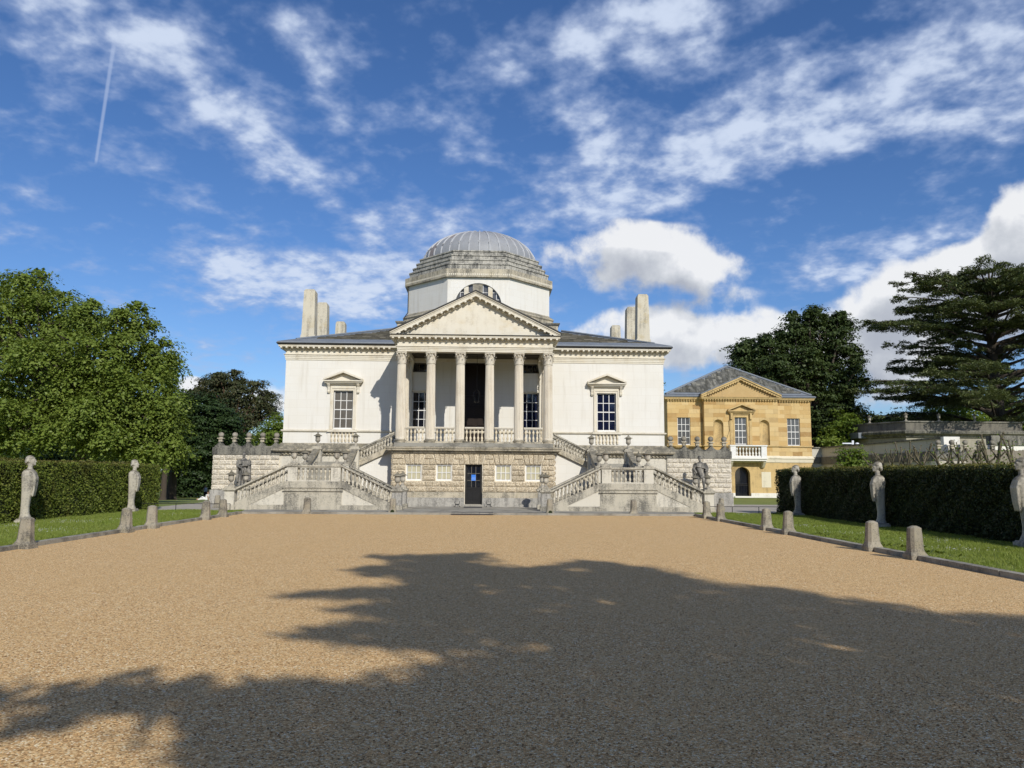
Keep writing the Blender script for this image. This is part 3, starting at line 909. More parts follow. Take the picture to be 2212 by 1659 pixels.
def fluted_column(mb, cx, cy, z0, z1, r0, r1, flutes=18):
    n = flutes * 4
    rings = []
    H = z1 - z0
    for t in (0.0, 0.012, 0.025, 0.25, 0.5, 0.75, 0.975, 0.988, 1.0):
        r = r0 + (r1 - r0) * (max(t - 0.25, 0) / 0.75) ** 1.4
        k = 0.0 if t in (0.0, 0.012, 0.988, 1.0) else 1.0
        ring = []
        for i in range(n):
            ph = i % 4
            d = (0.0, 0.0, 0.14, 0.14)[ph] * k
            a = 2 * math.pi * (i + (0.25 if ph in (1,) else (-0.25 if ph == 0 else 0))) / n
            ring.append((cx + r * (1 - d) * math.cos(a), cy + r * (1 - d) * math.sin(a), z0 + H * t))
        rings.append(ring)
    mb.loft(rings)


def capital(mb, cx, cy, z0, z1, r):
    """Corinthian: bell, two rows of curling leaves, corner scrolls, hollow-sided abacus"""
    H = z1 - z0
    mb.lathe([(r * 1.12, -0.035), (r * 1.18, -0.02), (r * 1.12, 0.0), (r * .94, 0.005), (r * .92, H * .5), (r * 1.0, H * .78), (r * 1.15, H * .86)], 20, (cx, cy, z0))

    def leaf(a, zb, h, wd, out, base):
        ca, sa = math.cos(a), math.sin(a)
        rows = [(0, 0.0, .75), (.45, .03, 1.0), (.8, out * .45, .9), (.97, out * .85, .7), (1.0, out * 1.1, .5), (.9, out * 1.25, .3)]
        vs, fs = [], []
        for k, (t, o, w) in enumerate(rows):
            rr = base + o
            for s in (-1, 0, 1):
                ww = s * w * wd / 2
                bulge = 0.012 if s == 0 else 0.0
                vs.append((cx + (rr + bulge) * ca - ww * sa, cy + (rr + bulge) * sa + ww * ca, zb + h * t))
        for k in range(len(rows) - 1):
            for s in (0, 1):
                fs.append((k * 3 + s, k * 3 + s + 1, k * 3 + s + 4, k * 3 + s + 3))
        # back side so that the leaf is a solid
        n = len(vs)
        back = [(x - 0.018 * ca, y - 0.018 * sa, z - 0.006) for x, y, z in vs]
        mb.add(vs + back, fs + [tuple(n + i for i in reversed(f)) for f in fs])
    for k in range(8):
        leaf(2 * math.pi * k / 8 + math.pi / 8, z0, H * .36, r * .58, r * .42, r * .98)
        leaf(2 * math.pi * k / 8, z0, H * .66, r * .52, r * .50, r * .98)
    za = z0 + H * .86
    ab = r * 1.42
    ring = []
    for k in range(4):
        a0 = math.pi / 4 + k * math.pi / 2
        for da, rr in ((-.07, 1.40), (.07, 1.40), (.40, 1.12), (math.pi / 4, 1.02), (math.pi / 2 - .40, 1.12)):
            ring.append((cx + ab * rr * math.cos(a0 + da) / 1.0 * 0.86, cy + ab * rr * math.sin(a0 + da) * 0.86))
    mb.loft([[(x, y, za) for x, y in ring], [(x, y, za + H * .06) for x, y in ring], [(cx + (x - cx) * 1.05, cy + (y - cy) * 1.05, za + H * .08) for x, y in ring], [(cx + (x - cx) * 1.05, cy + (y - cy) * 1.05, z1) for x, y in ring]])
    for k in range(4):
        a = math.pi / 4 + k * math.pi / 2
        px, py = cx + r * 1.40 * math.cos(a), cy + r * 1.40 * math.sin(a)
        mb.ball((px, py, za - H * .075), (r * .22, r * .22, H * .10), 8, 6)
        mb.tube([(cx + r * 1.0 * math.cos(a), cy + r * 1.0 * math.sin(a), z0 + H * .55), (cx + r * 1.18 * math.cos(a), cy + r * 1.18 * math.sin(a), z0 + H * .76), (px, py, za - H * .01)], [.018, .022, .03], 5)
        b = k * math.pi / 2
        mb.ball((cx + ab * .90 * math.cos(b), cy + ab * .90 * math.sin(b), za + H * .06), r * .15, 8, 5)
        for s in (-1, 1):
            mb.tube([(cx + r * 1.0 * math.cos(b + s * .35), cy + r * 1.0 * math.sin(b + s * .35), z0 + H * .55), (cx + r * 1.2 * math.cos(b + s * .2), cy + r * 1.2 * math.sin(b + s * .2), za - H * .04)], [.02, .028], 5)


def modillion_mesh(w, d, h, mat):
    """bracket under a cornice: outer face at y=-d, top at z=0"""
    pts = [(-d, 0), (0.02, 0), (0.02, -h), (-d * .45, -h * .85), (-d * .72, -h * .55), (-d, -h * .62)]
    me = MB().extrude([(-w / 2, y, z) for y, z in pts], (w, 0, 0)).mesh('modillion')
    me.materials.append(M[mat])
    return me


ASHLAR_RNG = random.Random(5)


def worm_block_mesh(seed, mat):
    """rough-carved block one unit wide and high, standing proud of y=0"""
    rg = random.Random(seed)
    nx, nz = 9, 5
    mb = MB()
    g = []
    for j in range(nz):
        for i in range(nx):
            u, w = -0.5 + i / (nx - 1), -0.5 + j / (nz - 1)
            edge = i in (0, nx - 1) or j in (0, nz - 1)
            y = -0.028 if edge else -0.052 + rg.uniform(-0.020, 0.016)
            g.append((u * 0.945 if edge else u * .90, y, w * 0.86 if edge else w * .78))
    mb.v = g[:]
    mb.f = [(j * nx + i, j * nx + i + 1, (j + 1) * nx + i + 1, (j + 1) * nx + i) for j in range(nz - 1) for i in range(nx - 1)]
    b = len(mb.v)
    mb.v += [(-.4725, 0.04, -.43), (.4725, 0.04, -.43), (.4725, 0.04, .43), (-.4725, 0.04, .43)]
    mb.f += [(b, b + 1) + tuple(range(nx - 1, -1, -1)), tuple(range((nz - 1) * nx, nz * nx)) + (b + 2, b + 3), tuple(j * nx for j in range(nz)) + (b + 3, b), tuple(j * nx + nx - 1 for j in range(nz - 1, -1, -1)) + (b + 1, b + 2)]
    me = mb.mesh('stone_block')
    me.materials.append(M[mat])
    return me


WORM = {m: [worm_block_mesh(40 + k, m) for k in range(5)] for m in ('worm_stone', 'worm_pale')}


def worm_block(parent, x0, x1, z0, z1, y, mat='worm_stone'):
    k = random.randrange(5)
    return put('stone_block', WORM[mat][k], None, parent, ((x0 + x1) / 2, y, (z0 + z1) / 2), (0, 0, 0), ((x1 - x0) * random.choice((1, -1)), random.uniform(0.85, 1.15), (z1 - z0)))


def slate_field(parent, o, e, g, wd, ex, inside, mat, limit, lap=0.012):
    """overlapping slates on a slope: o corner, e along the eaves, g up the slope (unit vectors)"""
    o, e, g = Vector(o), Vector(e).normalized(), Vector(g).normalized()
    nrm = e.cross(g).normalized()
    if nrm.z < 0: nrm = -nrm
    cells = []
    j = 0
    t = 0.0
    while t < 14.0:
        s = -40.0 + (j % 2) * wd * 0.5 + random.uniform(-.05, .05)
        while s < 40.0:
            w = wd * random.uniform(0.72, 1.28)
            c = o + e * (s + w / 2) + g * (t + ex * 0.5)
            if inside(c):
                cells.append((c, w))
            s += w
        t += ex
        j += 1
    cells.sort(key=lambda q: (q[0] - CAM).length)
    me = MB().box(-.5, .5, -.5, .5, -.5, .5).mesh('slate')
    me.materials.append(M[mat])
    rot = Matrix((e, g, nrm)).transposed().to_euler()
    rest = MB()
    for k, (c, w) in enumerate(cells):
        tl = random.uniform(-.012, .012)
        c2 = c + nrm * (0.012 + random.uniform(0, .008))
        if k < limit:
            ob = put('slate', me, None, parent, c2, (rot.x + 0.028, rot.y + tl, rot.z), (w - .012, ex * 1.15, 0.016))
        else:
            a, b, h = e * (w - .012) / 2, g * ex * .56, nrm * .008
            vs = [c2 + sx * a + sy * b + sz * h + nrm * (-.014 if sy > 0 else .012) for sz in (-1, 1) for sy in (-1, 1) for sx in (-1, 1)]
            rest.add(vs, [(0, 2, 3, 1), (4, 5, 7, 6), (0, 1, 5, 4), (2, 6, 7, 3), (0, 4, 6, 2), (1, 3, 7, 5)])
    if rest.v:
        setting(rest.build('slates', mat, parent), 'stuff')


def build_villa():
    V = thing('villa', 'white domed villa with six-column portico and pediment behind gravel forecourt', 'villa')
    HW = 10.35
    # ---- main walls
    holes = []
    for s in (-1, 1):
        a, b = sorted((s * 6.65, s * 7.70))
        holes.append((a, b, 4.03, 6.11))
        a, b = sorted((s * 2.45, s * 3.46))
        holes.append((a, b, 4.05, 6.10))
        holes.append((a, b, 7.17, 7.69))
    holes.append((-0.80, 0.80, 3.2, 7.74))
    w = wall_sheet(MB(), -HW, HW, 2.6, 8.3, holes, 0.0, 0.28)
    w.add([(-HW, 0, 2.6), (-HW, 0, 8.3), (-HW, 20.7, 8.3), (-HW, 20.7, 2.6)], [(0, 1, 2, 3)])
    w.add([(HW, 0, 2.6), (HW, 20.7, 2.6), (HW, 20.7, 8.3), (HW, 0, 8.3)], [(0, 1, 2, 3)])
    w.add([(-HW, 20.7, 2.6), (HW, 20.7, 2.6), (HW, 20.7, 8.3), (-HW, 20.7, 8.3)], [(0, 1, 2, 3)])
    w.build('wall', 'stucco', V)
    MB().box(-HW - .1, HW + .1, -0.12, 20.8, 0.0, 2.62).build('basement_wall', 'stair_render', V)
    U = [(-HW, 20.7), (-HW, 0), (HW, 0), (HW, 20.7)]
    MB().sweep(U, [(.12, 2.58), (.20, 2.60), (.24, 2.76), (.42, 2.79), (.46, 2.84), (.46, 2.92), (.36, 2.97), (.10, 3.20), (.06, 3.25), (0.0, 3.25), (0.0, 2.58)]).build('basement_cornice', 'weathered', V)
    # carved running band under that cornice
    bm = MB().box(-.05, .05, -.03, .03, -.05, .05).mesh('carved_block')
    bm.materials.append(M['weathered'])
    for s in (-1, 1):
        for k in range(30):
            put('carved_block', bm, None, V, (s * (4.6 + k * 0.195), -0.245, 2.685), (0, R(45), 0), (0.9, 1, 0.9))
    MB().sweep(U, [(0.0, 3.84), (.06, 3.86), (.10, 3.90), (.10, 3.95), (.04, 3.97), (0.0, 3.97)]).build('string_course', 'portland', V)
    # ---- entablature round the block
    MB().sweep(U, [(0.0, 7.76), (.03, 7.765), (.03, 7.85), (.05, 7.855), (.05, 7.95), (.07, 7.955), (.07, 8.02), (.12, 8.05), (.12, 8.075), (.03, 8.08), (.03, 8.28), (0.0, 8.28)]).build('architrave', 'portland', V)
    MB().sweep(U, [(.031, 8.27), (.07, 8.29), (.07, 8.34), (.11, 8.36), (.11, 8.45), (.34, 8.452), (.36, 8.53), (.36, 8.55), (0, 8.56), (0, 8.27)]).build('cornice', 'portland', V)
    MB().sweep(U, [(.37, 8.552), (.42, 8.60), (.44, 8.66), (.42, 8.72), (.36, 8.75), (-.25, 8.96), (-.45, 9.02), (-.45, 8.56), (.33, 8.552)]).build('gutter', 'lead', V)
    MB().sweep(U, [(.375, 8.551), (.435, 8.598), (.456, 8.645), (.446, 8.65), (.425, 8.60), (.37, 8.556)]).build('gutter_lip', 'rainwater', V)
    # rolled seams on the lead
    for s in (-1, 1):
        for k in range(5):
            MB().box(-.02, .02, -.40, .20, -.01, .025).build('lead_seam', 'lead', V, loc=(s * (5.0 + k * 1.33), 0, 8.83), rot=(R(19), 0, 0))
    mm = modillion_mesh(0.105, 0.24, 0.105, 'portland')
    eg = MB().ball((0, 0, 0), (.033, .03, .045), 6, 4).mesh('egg_drop')
    eg.materials.append(M['portland'])
    for s in (-1, 1):
        for k in range(21):
            put('modillion', mm, None, V, (s * (10.56 - k * 0.292), -.105, 8.45))
        for k in range(62):
            put('egg_drop', eg, None, V, (s * (10.38 - k * 0.098), -.085, 8.315))
        for k in range(6):
            put('modillion', mm, None, V, (s * (HW + .105), 0.2 + k * .29, 8.45), (0, 0, s * R(90)))
    # ---- roof: hips up to the drum
    mb = MB()
    e0, zr, sl = HW - .3, 8.93, 0.32
    top = 5.2
    zt = zr + sl * (e0 - top)
    cy = 10.35
    A = [(-e0, cy - e0, zr), (e0, cy - e0, zr), (e0, cy + e0, zr), (-e0, cy + e0, zr)]
    B = [(-top, cy - top, zt), (top, cy - top, zt), (top, cy + top, zt), (-top, cy + top, zt)]
    mb.add(A + B, [(0, 1, 5, 4), (1, 2, 6, 5), (2, 3, 7, 6), (3, 0, 4, 7), (4, 5, 6, 7)])
    roof = mb.build('roof', 'lead', V)
    for s in (-1, 1):
        def inside(c, s=s):
            k = c.y - (cy - e0)
            return 4.35 < s * c.x < e0 - k - .75 and 0.12 < k < e0 - top - .1
        slate_field(roof, (0, cy - e0 + .1, zr + .032 + .02), (1, 0, 0), (0, 1, sl), 0.44, 0.34, inside, 'slate', 145)
    for s in (-1, 1):
        MB().tube([(s * (e0 - .1), cy - e0 + .1, zr + .06), (s * top, cy - top, zt + .06)], .07, 6).build('hip_roll', 'lead', roof)
    # ---- chimneys
    for s in (-1, 1):
        for yy in (1.95, 5.35, 11.3, 16.0):
            zb = 8.9 + sl * (0.35 if yy < 3 else .45)
            c = MB()
            c.taper(s * 9.60, yy, zb, 9.45, .42, .42, .40, .40).taper(s * 9.60, yy, 9.45, 12.0, .365, .40, .310, .35).taper(s * 9.60, yy, 12.0, 12.12, .310, .35, .24, .28)
            c.build('chimney', 'chimney_stone', V)
    # ---- drum, steps and dome
    def octo(ap, z):
        r = ap / math.cos(math.pi / 8)
        return [(r * math.cos(math.pi / 8 + k * math.pi / 4), cy + r * math.sin(math.pi / 8 + k * math.pi / 4), z) for k in range(8)]
    pod = MB().box(-5.0, 5.0, cy - 5.0, cy + 5.0, 9.8, 10.98).build('drum_podium', 'weathered', V)
    MB().sweep([(-5, cy + 5), (-5, cy - 5), (5, cy - 5), (5, cy + 5)], [(0, 10.9), (.06, 10.92), (.12, 11.0), (.12, 11.05), (0, 11.08)], closed=True).build('podium_coping', 'coping_black', pod)
    d = MB()
    d.loft([octo(4.98, 10.98), octo(4.93, 11.75)])
    d.build('drum_base', 'weathered', V)
    MB().loft([octo(4.95, 11.75), octo(5.0, 11.82), octo(4.96, 11.9), octo(4.74, 12.05), octo(4.7, 12.12)]).build('drum_moulding', 'weathered', V)
    # walls of the drum: front face with half-round opening
    rad, zc0 = 1.48, 12.15
    yf = cy - 4.7
    hs = 4.7 * math.tan(math.pi / 8)
    dm = MB()
    o8 = octo(4.7, 12.1)
    t8 = octo(4.7, 14.15)
    for k in range(8):
        a, b = o8[k], o8[(k + 1) % 8]
        if abs(a[1] - yf) < .01 and abs(b[1] - yf) < .01:
            continue
        dm.add([a, b, t8[(k + 1) % 8], t8[k]], [(0, 1, 2, 3)])
    arc = [(rad * math.cos(a), zc0 + rad * math.sin(a)) for a in [math.pi * k / 20 for k in range(21)]]
    pts = [(hs, 12.1), (hs, 14.15), (-hs, 14.15), (-hs, 12.1)] + [(x, z) for x, z in reversed(arc)]
    pts = [(-hs, 12.1), (-rad, 12.1)] + [(x, z) for x, z in reversed(arc)] + [(rad, 12.1), (hs, 12.1), (hs, 14.15), (-hs, 14.15)]
    dm.prism_xz(pts, yf, yf + .3)
    dm.build('drum_wall', 'stucco', V)
    # lunette window with two mullions
    lw = MB()
    for x0, x1 in ((-.90, -.62), (.62, .90)):
        zt_ = zc0 + math.sqrt(rad ** 2 - .9 ** 2) + .08
        lw.box(x0, x1, yf + .06, yf + .24, 12.1, zt_)
    lun = lw.build('lunette', 'portland', V)
    gl = MB()
    for z in (12.6, 13.05):
        xx = math.sqrt(max(rad ** 2 - (z - zc0) ** 2, 0))
        gl.box(-xx, xx, yf + .16, yf + .21, z - .016, z + .016)
    for x in (-1.14, -.3, 0.3, 1.14):
        gl.box(x - .016, x + .016, yf + .155, yf + .205, 12.1, zc0 + math.sqrt(rad ** 2 - x * x))
    gl.build('glazing_bars', 'white_paint', lun)
    MB().prism_xz([(-rad + .01, 12.1)] + [(x * .995, z - .004) for x, z in reversed(arc)] + [(rad - .01, 12.1)], yf + .215, yf + .235).build('pane', 'pane_grey', lun)
    MB().box(-.33, .27, yf - .9, yf - .45, 10.9, 13.32).build('vent_stack', 'bollard_stone', V)
    # drum cornice with dentils
    P8 = [(p[0], p[1]) for p in reversed(octo(4.7, 0))]
    co = MB().sweep(P8, [(0, 13.98), (.05, 14.0), (.05, 14.06), (.10, 14.08), (.10, 14.20), (.24, 14.22), (.26, 14.30), (.34, 14.38), (.36, 14.42), (0.0, 14.5), (-.2, 14.5), (-.2, 13.98)], closed=True).build('drum_cornice', 'weathered', V)
    dn = MB().box(-.035, .035, -.09, .02, -.055, .055).mesh('dentil')
    dn.materials.append(M['portland'])
    for k in range(8):
        a, b = Vector(octo(4.8, 14.145)[k]), Vector(octo(4.8, 14.145)[(k + 1) % 8])
        mid = (a + b) / 2
        nr = Vector((mid.x, mid.y - cy, 0)).normalized()
        if nr.y > 0.3: continue
        L = (b - a).length
        nd = int(L / .115)
        for q in range(nd):
            c = a + (b - a) * ((q + .5) / nd) + nr * .02
            put('dentil', dn, None, co, c, math.atan2(nr.x, -nr.y))
    zz, aps = 14.5, [(4.62, 14.93), (4.40, 15.27), (4.18, 15.62), (3.97, 15.96)]
    lastz = 14.45
    for ap, zt_ in aps:
        st = MB().loft([octo(ap, lastz), octo(ap, zt_ - .10), octo(ap + .05, zt_ - .08), octo(ap + .05, zt_), octo(ap - .3, zt_ + .01)]).build('drum_step', 'step_stone', V)
        lastz = zt_ - .02
    # dome: lead panels between rolls
    nP = 36
    prof = []
    for k in range(13):
        a = math.acos(min(1.0, 0.0)) if False else (math.pi / 2) * k / 13.9
        prof.append((3.90 * math.cos(a), 15.97 + 2.20 * math.sin(a)))
    dome = MB().lathe([(3.86, 15.94)] + [(r - .03, z - .02) for r, z in prof] + [(.2, prof[-1][1] - .01)], 72, (0, cy, 0)).build('dome', 'dome_lead', V, smooth=60)
    bands = ((0, 5), (5, 9), (9, 12))
    for k in range(nP):
        a0, a1 = 2 * math.pi * (k + .06) / nP, 2 * math.pi * (k + .94) / nP
        am = (a0 + a1) / 2
        rl = MB().tube([(r * math.cos(a0 - .01), cy + r * math.sin(a0 - .01), z + .012) for r, z in prof], .06, 6).build('dome_roll', 'dome_roll', dome, smooth=True)
        if math.sin(am) > 0.35: continue
        for q, (b0, b1) in enumerate(bands):
            vs, fs = [], []
            for j in range(b0, b1 + 1):
                r, z = prof[j]
                lift = 0.012 - (0.008 if j == b1 else 0)
                for a in (a0, am, a1):
                    vs.append(((r + lift) * math.cos(a), cy + (r + lift) * math.sin(a), z + (0.0 if j > b0 else -.02)))
            for j in range(b1 - b0):
                for i in (0, 1):
                    fs.append((j * 3 + i, j * 3 + i + 1, j * 3 + i + 4, j * 3 + i + 3))
            MB().add(vs, fs).build('lead_panel', 'dome_lead', dome, smooth=True)
    MB().lathe([(.95, 0), (.93, .05), (.5, .10), (.05, .13)], 36, (0, cy, prof[-1][1] - .03)).build('dome_cap', 'dome_lead', dome, smooth=True)
    MB().tube([(-4.66, yf + 2.55, 13.95), (-4.66, yf + 2.55, 12.2), (-4.9, yf + 2.4, 11.8), (-4.95, yf + 2.3, 11.0)], .035, 6).build('downpipe', 'rainwater', V)

    # ---- wing windows with pediment hoods, brackets and aprons
    bal = baluster_mesh('baluster', 0.50, 0.058, 'baluster_clean')
    for s in (-1, 1):
        cx = s * 7.175
        win = sash(V, cx - .525, cx + .525, 4.03, 6.11, 0.10, 3, 4, 'pane_blind' if s < 0 else 'pane_blue')
        fr = MB()
        for sx in (-1, 1):
            fr.box(cx + sx * .525, cx + sx * .62, -.035, .10, 4.0, 6.30)
            fr.box(cx + sx * .62, cx + sx * .70, -.065, .06, 4.0, 6.36)
        fr.box(cx - .525, cx + .525, -.035, .10, 6.11, 6.22).box(cx - .62, cx + .62, -.066, .06, 6.22, 6.36)
        fr.box(cx - .74, cx + .74, -.075, .02, 6.36, 6.50)
        fr.build('window_surround', 'portland', V)
        pediment_part(V, cx, 0.0, 1.06, 6.58, 0.43, 0.36, 0.12, 'portland', 'portland')
        for sx in (-1, 1):
            bx = cx + sx * .79
            br = MB().extrude([(bx - .065, 0.01, 6.52), (bx - .065, -.22, 6.52), (bx - .065, -.23, 6.44), (bx - .065, -.13, 6.30), (bx - .065, -.10, 6.12), (bx - .065, -.14, 6.04), (bx - .065, -.10, 5.97), (bx - .065, 0.01, 5.97)], (.13, 0, 0))
            br.build('bracket', 'portland', V)
        MB().box(cx - .80, cx + .80, -.16, .02, 3.86, 3.985).build('window_sill', 'portland', V)
        ap = MB().box(cx - .80, cx + .80, -.05, .02, 3.22, 3.30).box(cx - .80, cx - .62, -.05, .02, 3.30, 3.86).box(cx + .62, cx + .80, -.05, .02, 3.30, 3.86).build('window_apron', 'stucco', V)
        for k in range(7):
            put('baluster', bal, None, ap, (cx - .57 + k * .19, -.055, 3.325))
    # ---- portico: windows behind, doorway
    for s in (-1, 1):
        a, b = sorted((s * 2.45, s * 3.46))
        sash(V, a, b, 4.05, 6.10, 0.12, 3, 4, 'pane_dark' if s < 0 else 'pane_blue', 'white_paint', bar=.032)
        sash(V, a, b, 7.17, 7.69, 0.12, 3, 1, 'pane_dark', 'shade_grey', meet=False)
        MB().box(a - .1, b + .1, -.06, .02, 6.10, 6.2).build('window_lintel', 'portland', V)
    dr = MB().box(-.80, .80, .9, 1.0, 3.2, 7.74)
    dr.box(-.80, -.79, .28, .9, 3.2, 7.74).box(.79, .80, .28, .9, 3.2, 7.74).box(-.8, .8, .28, .9, 7.73, 7.74)
    ddoor = dr.build('portico_door', 'dark_wood', V)
    for sx in (-1, 1):
        for z0, z1 in ((3.45, 4.2), (4.35, 5.3), (5.45, 5.9)):
            MB().box(sx * .1, sx * .66, .86, .9, z0, z1).build('door_panel', 'dark_wood', ddoor)
    MB().box(-.8, .8, .80, .9, 5.98, 6.12).build('transom', 'dark_wood', ddoor)
    # ---- portico: podium
    yb = -4.03
    pod = MB().box(-3.97, 3.97, yb + .02, 0, 0.5, 2.66)
    pod = MB()
    wh = [(-3.28, -2.53, 1.32, 2.09), (-1.81, -1.06, 1.32, 2.09), (1.07, 1.84, 1.32, 2.09), (2.54, 3.31, 1.32, 2.09), (-.41, .42, 0.18, 2.11)]
    wall_sheet(pod, -3.97, 3.97, 0.06, 2.66, wh, yb + .02, 0.22)
    pod.add([(-3.97, yb + .02, .06), (-3.97, yb + .02, 2.66), (-3.97, 0, 2.66), (-3.97, 0, .06)], [(0, 1, 2, 3)])
    pod.add([(3.97, yb + .02, .06), (3.97, 0, .06), (3.97, 0, 2.66), (3.97, yb + .02, 2.66)], [(0, 1, 2, 3)])
    podium = pod.build('portico_podium', 'joint_stone', V)
    rows = [2.62, 2.37, 2.10, 1.835, 1.57, 1.31, 1.04, 0.77]
    ops = [(-3.28, -2.53), (-1.81, -1.06), (-.41, .42), (1.07, 1.84), (2.54, 3.31)]

    def wedge(poly):
        cx_, cz_ = sum(p[0] for p in poly) / len(poly), sum(p[1] for p in poly) / len(poly)
        sh = [(cx_ + (x - cx_) * .88, cz_ + (z - cz_) * .93) for x, z in poly]
        m = MB()
        n = len(sh)
        inner = [(cx_ + (x - cx_) * .8, yb - .055 + random.uniform(-.012, .012), cz_ + (z - cz_) * .86) for x, z in sh]
        m.loft([[(x, yb + .04, z) for x, z in sh], [(x, yb - .03, z) for x, z in sh], inner])
        m.build('voussoir', 'worm_stone', podium)
    spread = .20
    free = [-3.97]
    for a, b in ops:
        wd = b - a
        zt_, zb_ = rows[0], rows[2]
        cx_ = (a + b) / 2
        ft = [cx_ + (f - .5) * (wd + .30) for f in (0, .27, .5, .73, 1)]
        fb = [cx_ + (f - .5) * (wd + .02) for f in (0, .27, .5, .73, 1)]
        for k in range(4):
            wedge([(fb[k], zb_), (fb[k + 1], zb_), (ft[k + 1], zt_), (ft[k], zt_)])
        free += [(a + .15 - .15 - .16, b + .16)]
    # stones between the flat arches, two courses
    edges = [-3.97]
    for a, b in ops:
        edges += [a - .01, b + .01]
    edges += [3.97]
    for i in range(0, len(edges), 2):
        a, b = edges[i], edges[i + 1]
        for r_ in (0, 1):
            zt_, zb_ = rows[r_], rows[r_ + 1]
            sh = .145 if r_ == 0 else .0
            la, lb = (a + (sh if i else 0)), (b - (sh if i < len(edges) - 2 else 0))
            sa = .145 if (r_ == 1) else 0
            # slanting ends follow the arches
            ea_t = a + (.150 if r_ == 0 else .075) if i else a
            ea_b = a + (.075 if r_ == 0 else .0) if i else a
            eb_t = b - (.150 if r_ == 0 else .075) if i < len(edges) - 2 else b
            eb_b = b - (.075 if r_ == 0 else .0) if i < len(edges) - 2 else b
            cuts = [0, 1] if r_ == 0 else [0, .5, 1]
            for c in range(len(cuts) - 1):
                f0, f1 = cuts[c], cuts[c + 1]
                wedge([(ea_b + (eb_b - ea_b) * f0, zb_), (ea_b + (eb_b - ea_b) * f1, zb_), (ea_t + (eb_t - ea_t) * f1, zt_), (ea_t + (eb_t - ea_t) * f0, zt_)])
    for r_ in range(2, 5):
        for i in range(0, len(edges), 2):
            a, b = edges[i] + (.0), edges[i + 1]
            if i: a += .015
            if i < len(edges) - 2: b -= .015
            if (r_ == 3) and b - a > .55:
                worm_block(podium, a, (a + b) / 2, rows[r_ + 1], rows[r_], yb)
                worm_block(podium, (a + b) / 2, b, rows[r_ + 1], rows[r_], yb)
            else:
                worm_block(podium, a, b, rows[r_ + 1], rows[r_], yb)
    for r_ in (5, 6):
        for a, b in ((-3.97, -.425), (.435, 3.97)):
            x = a
            k = 0
            while x < b - .02:
                ln = (.55, .40, .48)[k % 3] if (k + r_) % 2 else (.34, .58, .42)[k % 3]
                if x == a and r_ == 6: ln = .28
                if b - (x + ln) < .22: ln = b - x
                worm_block(podium, x, x + ln, rows[r_ + 1], rows[r_], yb)
                x += ln
                k += 1
    # returns of the podium: plain blocks
    for s in (-1, 1):
        for r_ in range(7):
            y = yb
            while y < -.2:
                ln = min(random.uniform(.45, .7), -y)
                o = worm_block(podium, -ln / 2, ln / 2, rows[r_ + 1], rows[r_], 0)
                o.location = (s * 3.97, y + ln / 2, (rows[r_] + rows[r_ + 1]) / 2)
                o.rotation_euler = (0, 0, s * R(90))
                y += ln
    UP = [(-3.97, 0), (-3.97, yb), (3.97, yb), (3.97, 0)]
    for (a, b) in ((-3.97, -.43), (.44, 3.97)):
        MB().box(a - .05 if a < -1 else a, b + .05 if b > 1 else b, yb - .06, yb + .1, .50, .765).build('podium_band', 'weathered', podium)
        MB().box(a - .13 if a < -1 else a, b + .13 if b > 1 else b, yb - .14, yb + .1, .0, .50).build('podium_plinth', 'dado_grey', podium)
    for s in (-1, 1):
        MB().box(s * 3.9, s * 4.10, yb + .1, 0, 0, .50).box(s * 3.9, s * 4.02, yb + .1, 0, .5, .765).build('podium_plinth', 'dado_grey', podium)
    MB().sweep(UP, [(0, 2.625), (.05, 2.63), (.10, 2.65), (.14, 2.76), (.28, 2.775), (.30, 2.85), (.34, 2.87), (.36, 2.93), (.30, 2.97), (-.3, 2.985), (-.3, 2.625)]).build('podium_cornice', 'weathered', podium)
    for k in range(62):
        put('carved_block', bm, None, podium, (-3.96 + k * .13, yb - .115, 2.705), (R(20), R(45), 0), (.7, 1, .7))
    MB().box(-3.93, 3.93, -3.75, 0.0, 2.9, 3.16).build('portico_floor', 'paving', podium)
    # basement windows and door
    for (a, b, c, d) in wh[:4]:
        sash(podium, a, b, c, d, yb + .07, 3, 2, 'pane_curtain', bar=.034, fr=.055, meet=False)
    dd = MB()
    dx0, dx1, dz0, dz1 = -.41, .42, .18, 2.11
    yd = yb + .14
    dd.box(dx0, dx0 + .10, yd, yd + .06, dz0, dz1).box(dx1 - .10, dx1, yd, yd + .06, dz0, dz1)
    dd.box(dx0 + .1, dx1 - .1, yd, yd + .06, dz1 - .10, dz1).box(dx0 + .1, dx1 - .1, yd, yd + .06, dz0, dz0 + .16).box(dx0 + .1, dx1 - .1, yd, yd + .06, .90, 1.0)
    dd.box(dx0 + .1, dx1 - .1, yd + .025, yd + .05, dz0 + .16, .90)
    dd.box(-.05, .06, yd, yd + .055, dz0 + .16, .90)
    door = dd.build('door', 'black_door', podium)
    for x0, x1 in ((dx0 + .14, -.09), (.10, dx1 - .14)):
        MB().box(x0, x1, yd + .008, yd + .03, dz0 + .22, .84).build('door_panel', 'black_door', door)
    X0, X1, Z0, Z1 = dx0 + .1, dx1 - .1, 1.0, dz1 - .10
    gb = MB()
    for i in (1, 2):
        c = X0 + (X1 - X0) * i / 3
        gb.box(c - .013, c + .013, yd + .004, yd + .04, Z0, Z1)
        c = Z0 + (Z1 - Z0) * i / 3
        gb.box(X0, X1, yd + .006, yd + .038, c - .013, c + .013)
    gb.build('glazing_bars', 'shade_grey', door)
    for i in range(3):
        for j in range(3):
            MB().box(-.5, .5, -.003, .003, -.5, .5).build('pane', 'pane_dark', door, loc=(X0 + (X1 - X0) * (i + .5) / 3, yd + .03, Z0 + (Z1 - Z0) * (j + .5) / 3), scale=((X1 - X0) / 3 - .02, 1, (Z1 - Z0) / 3 - .02))
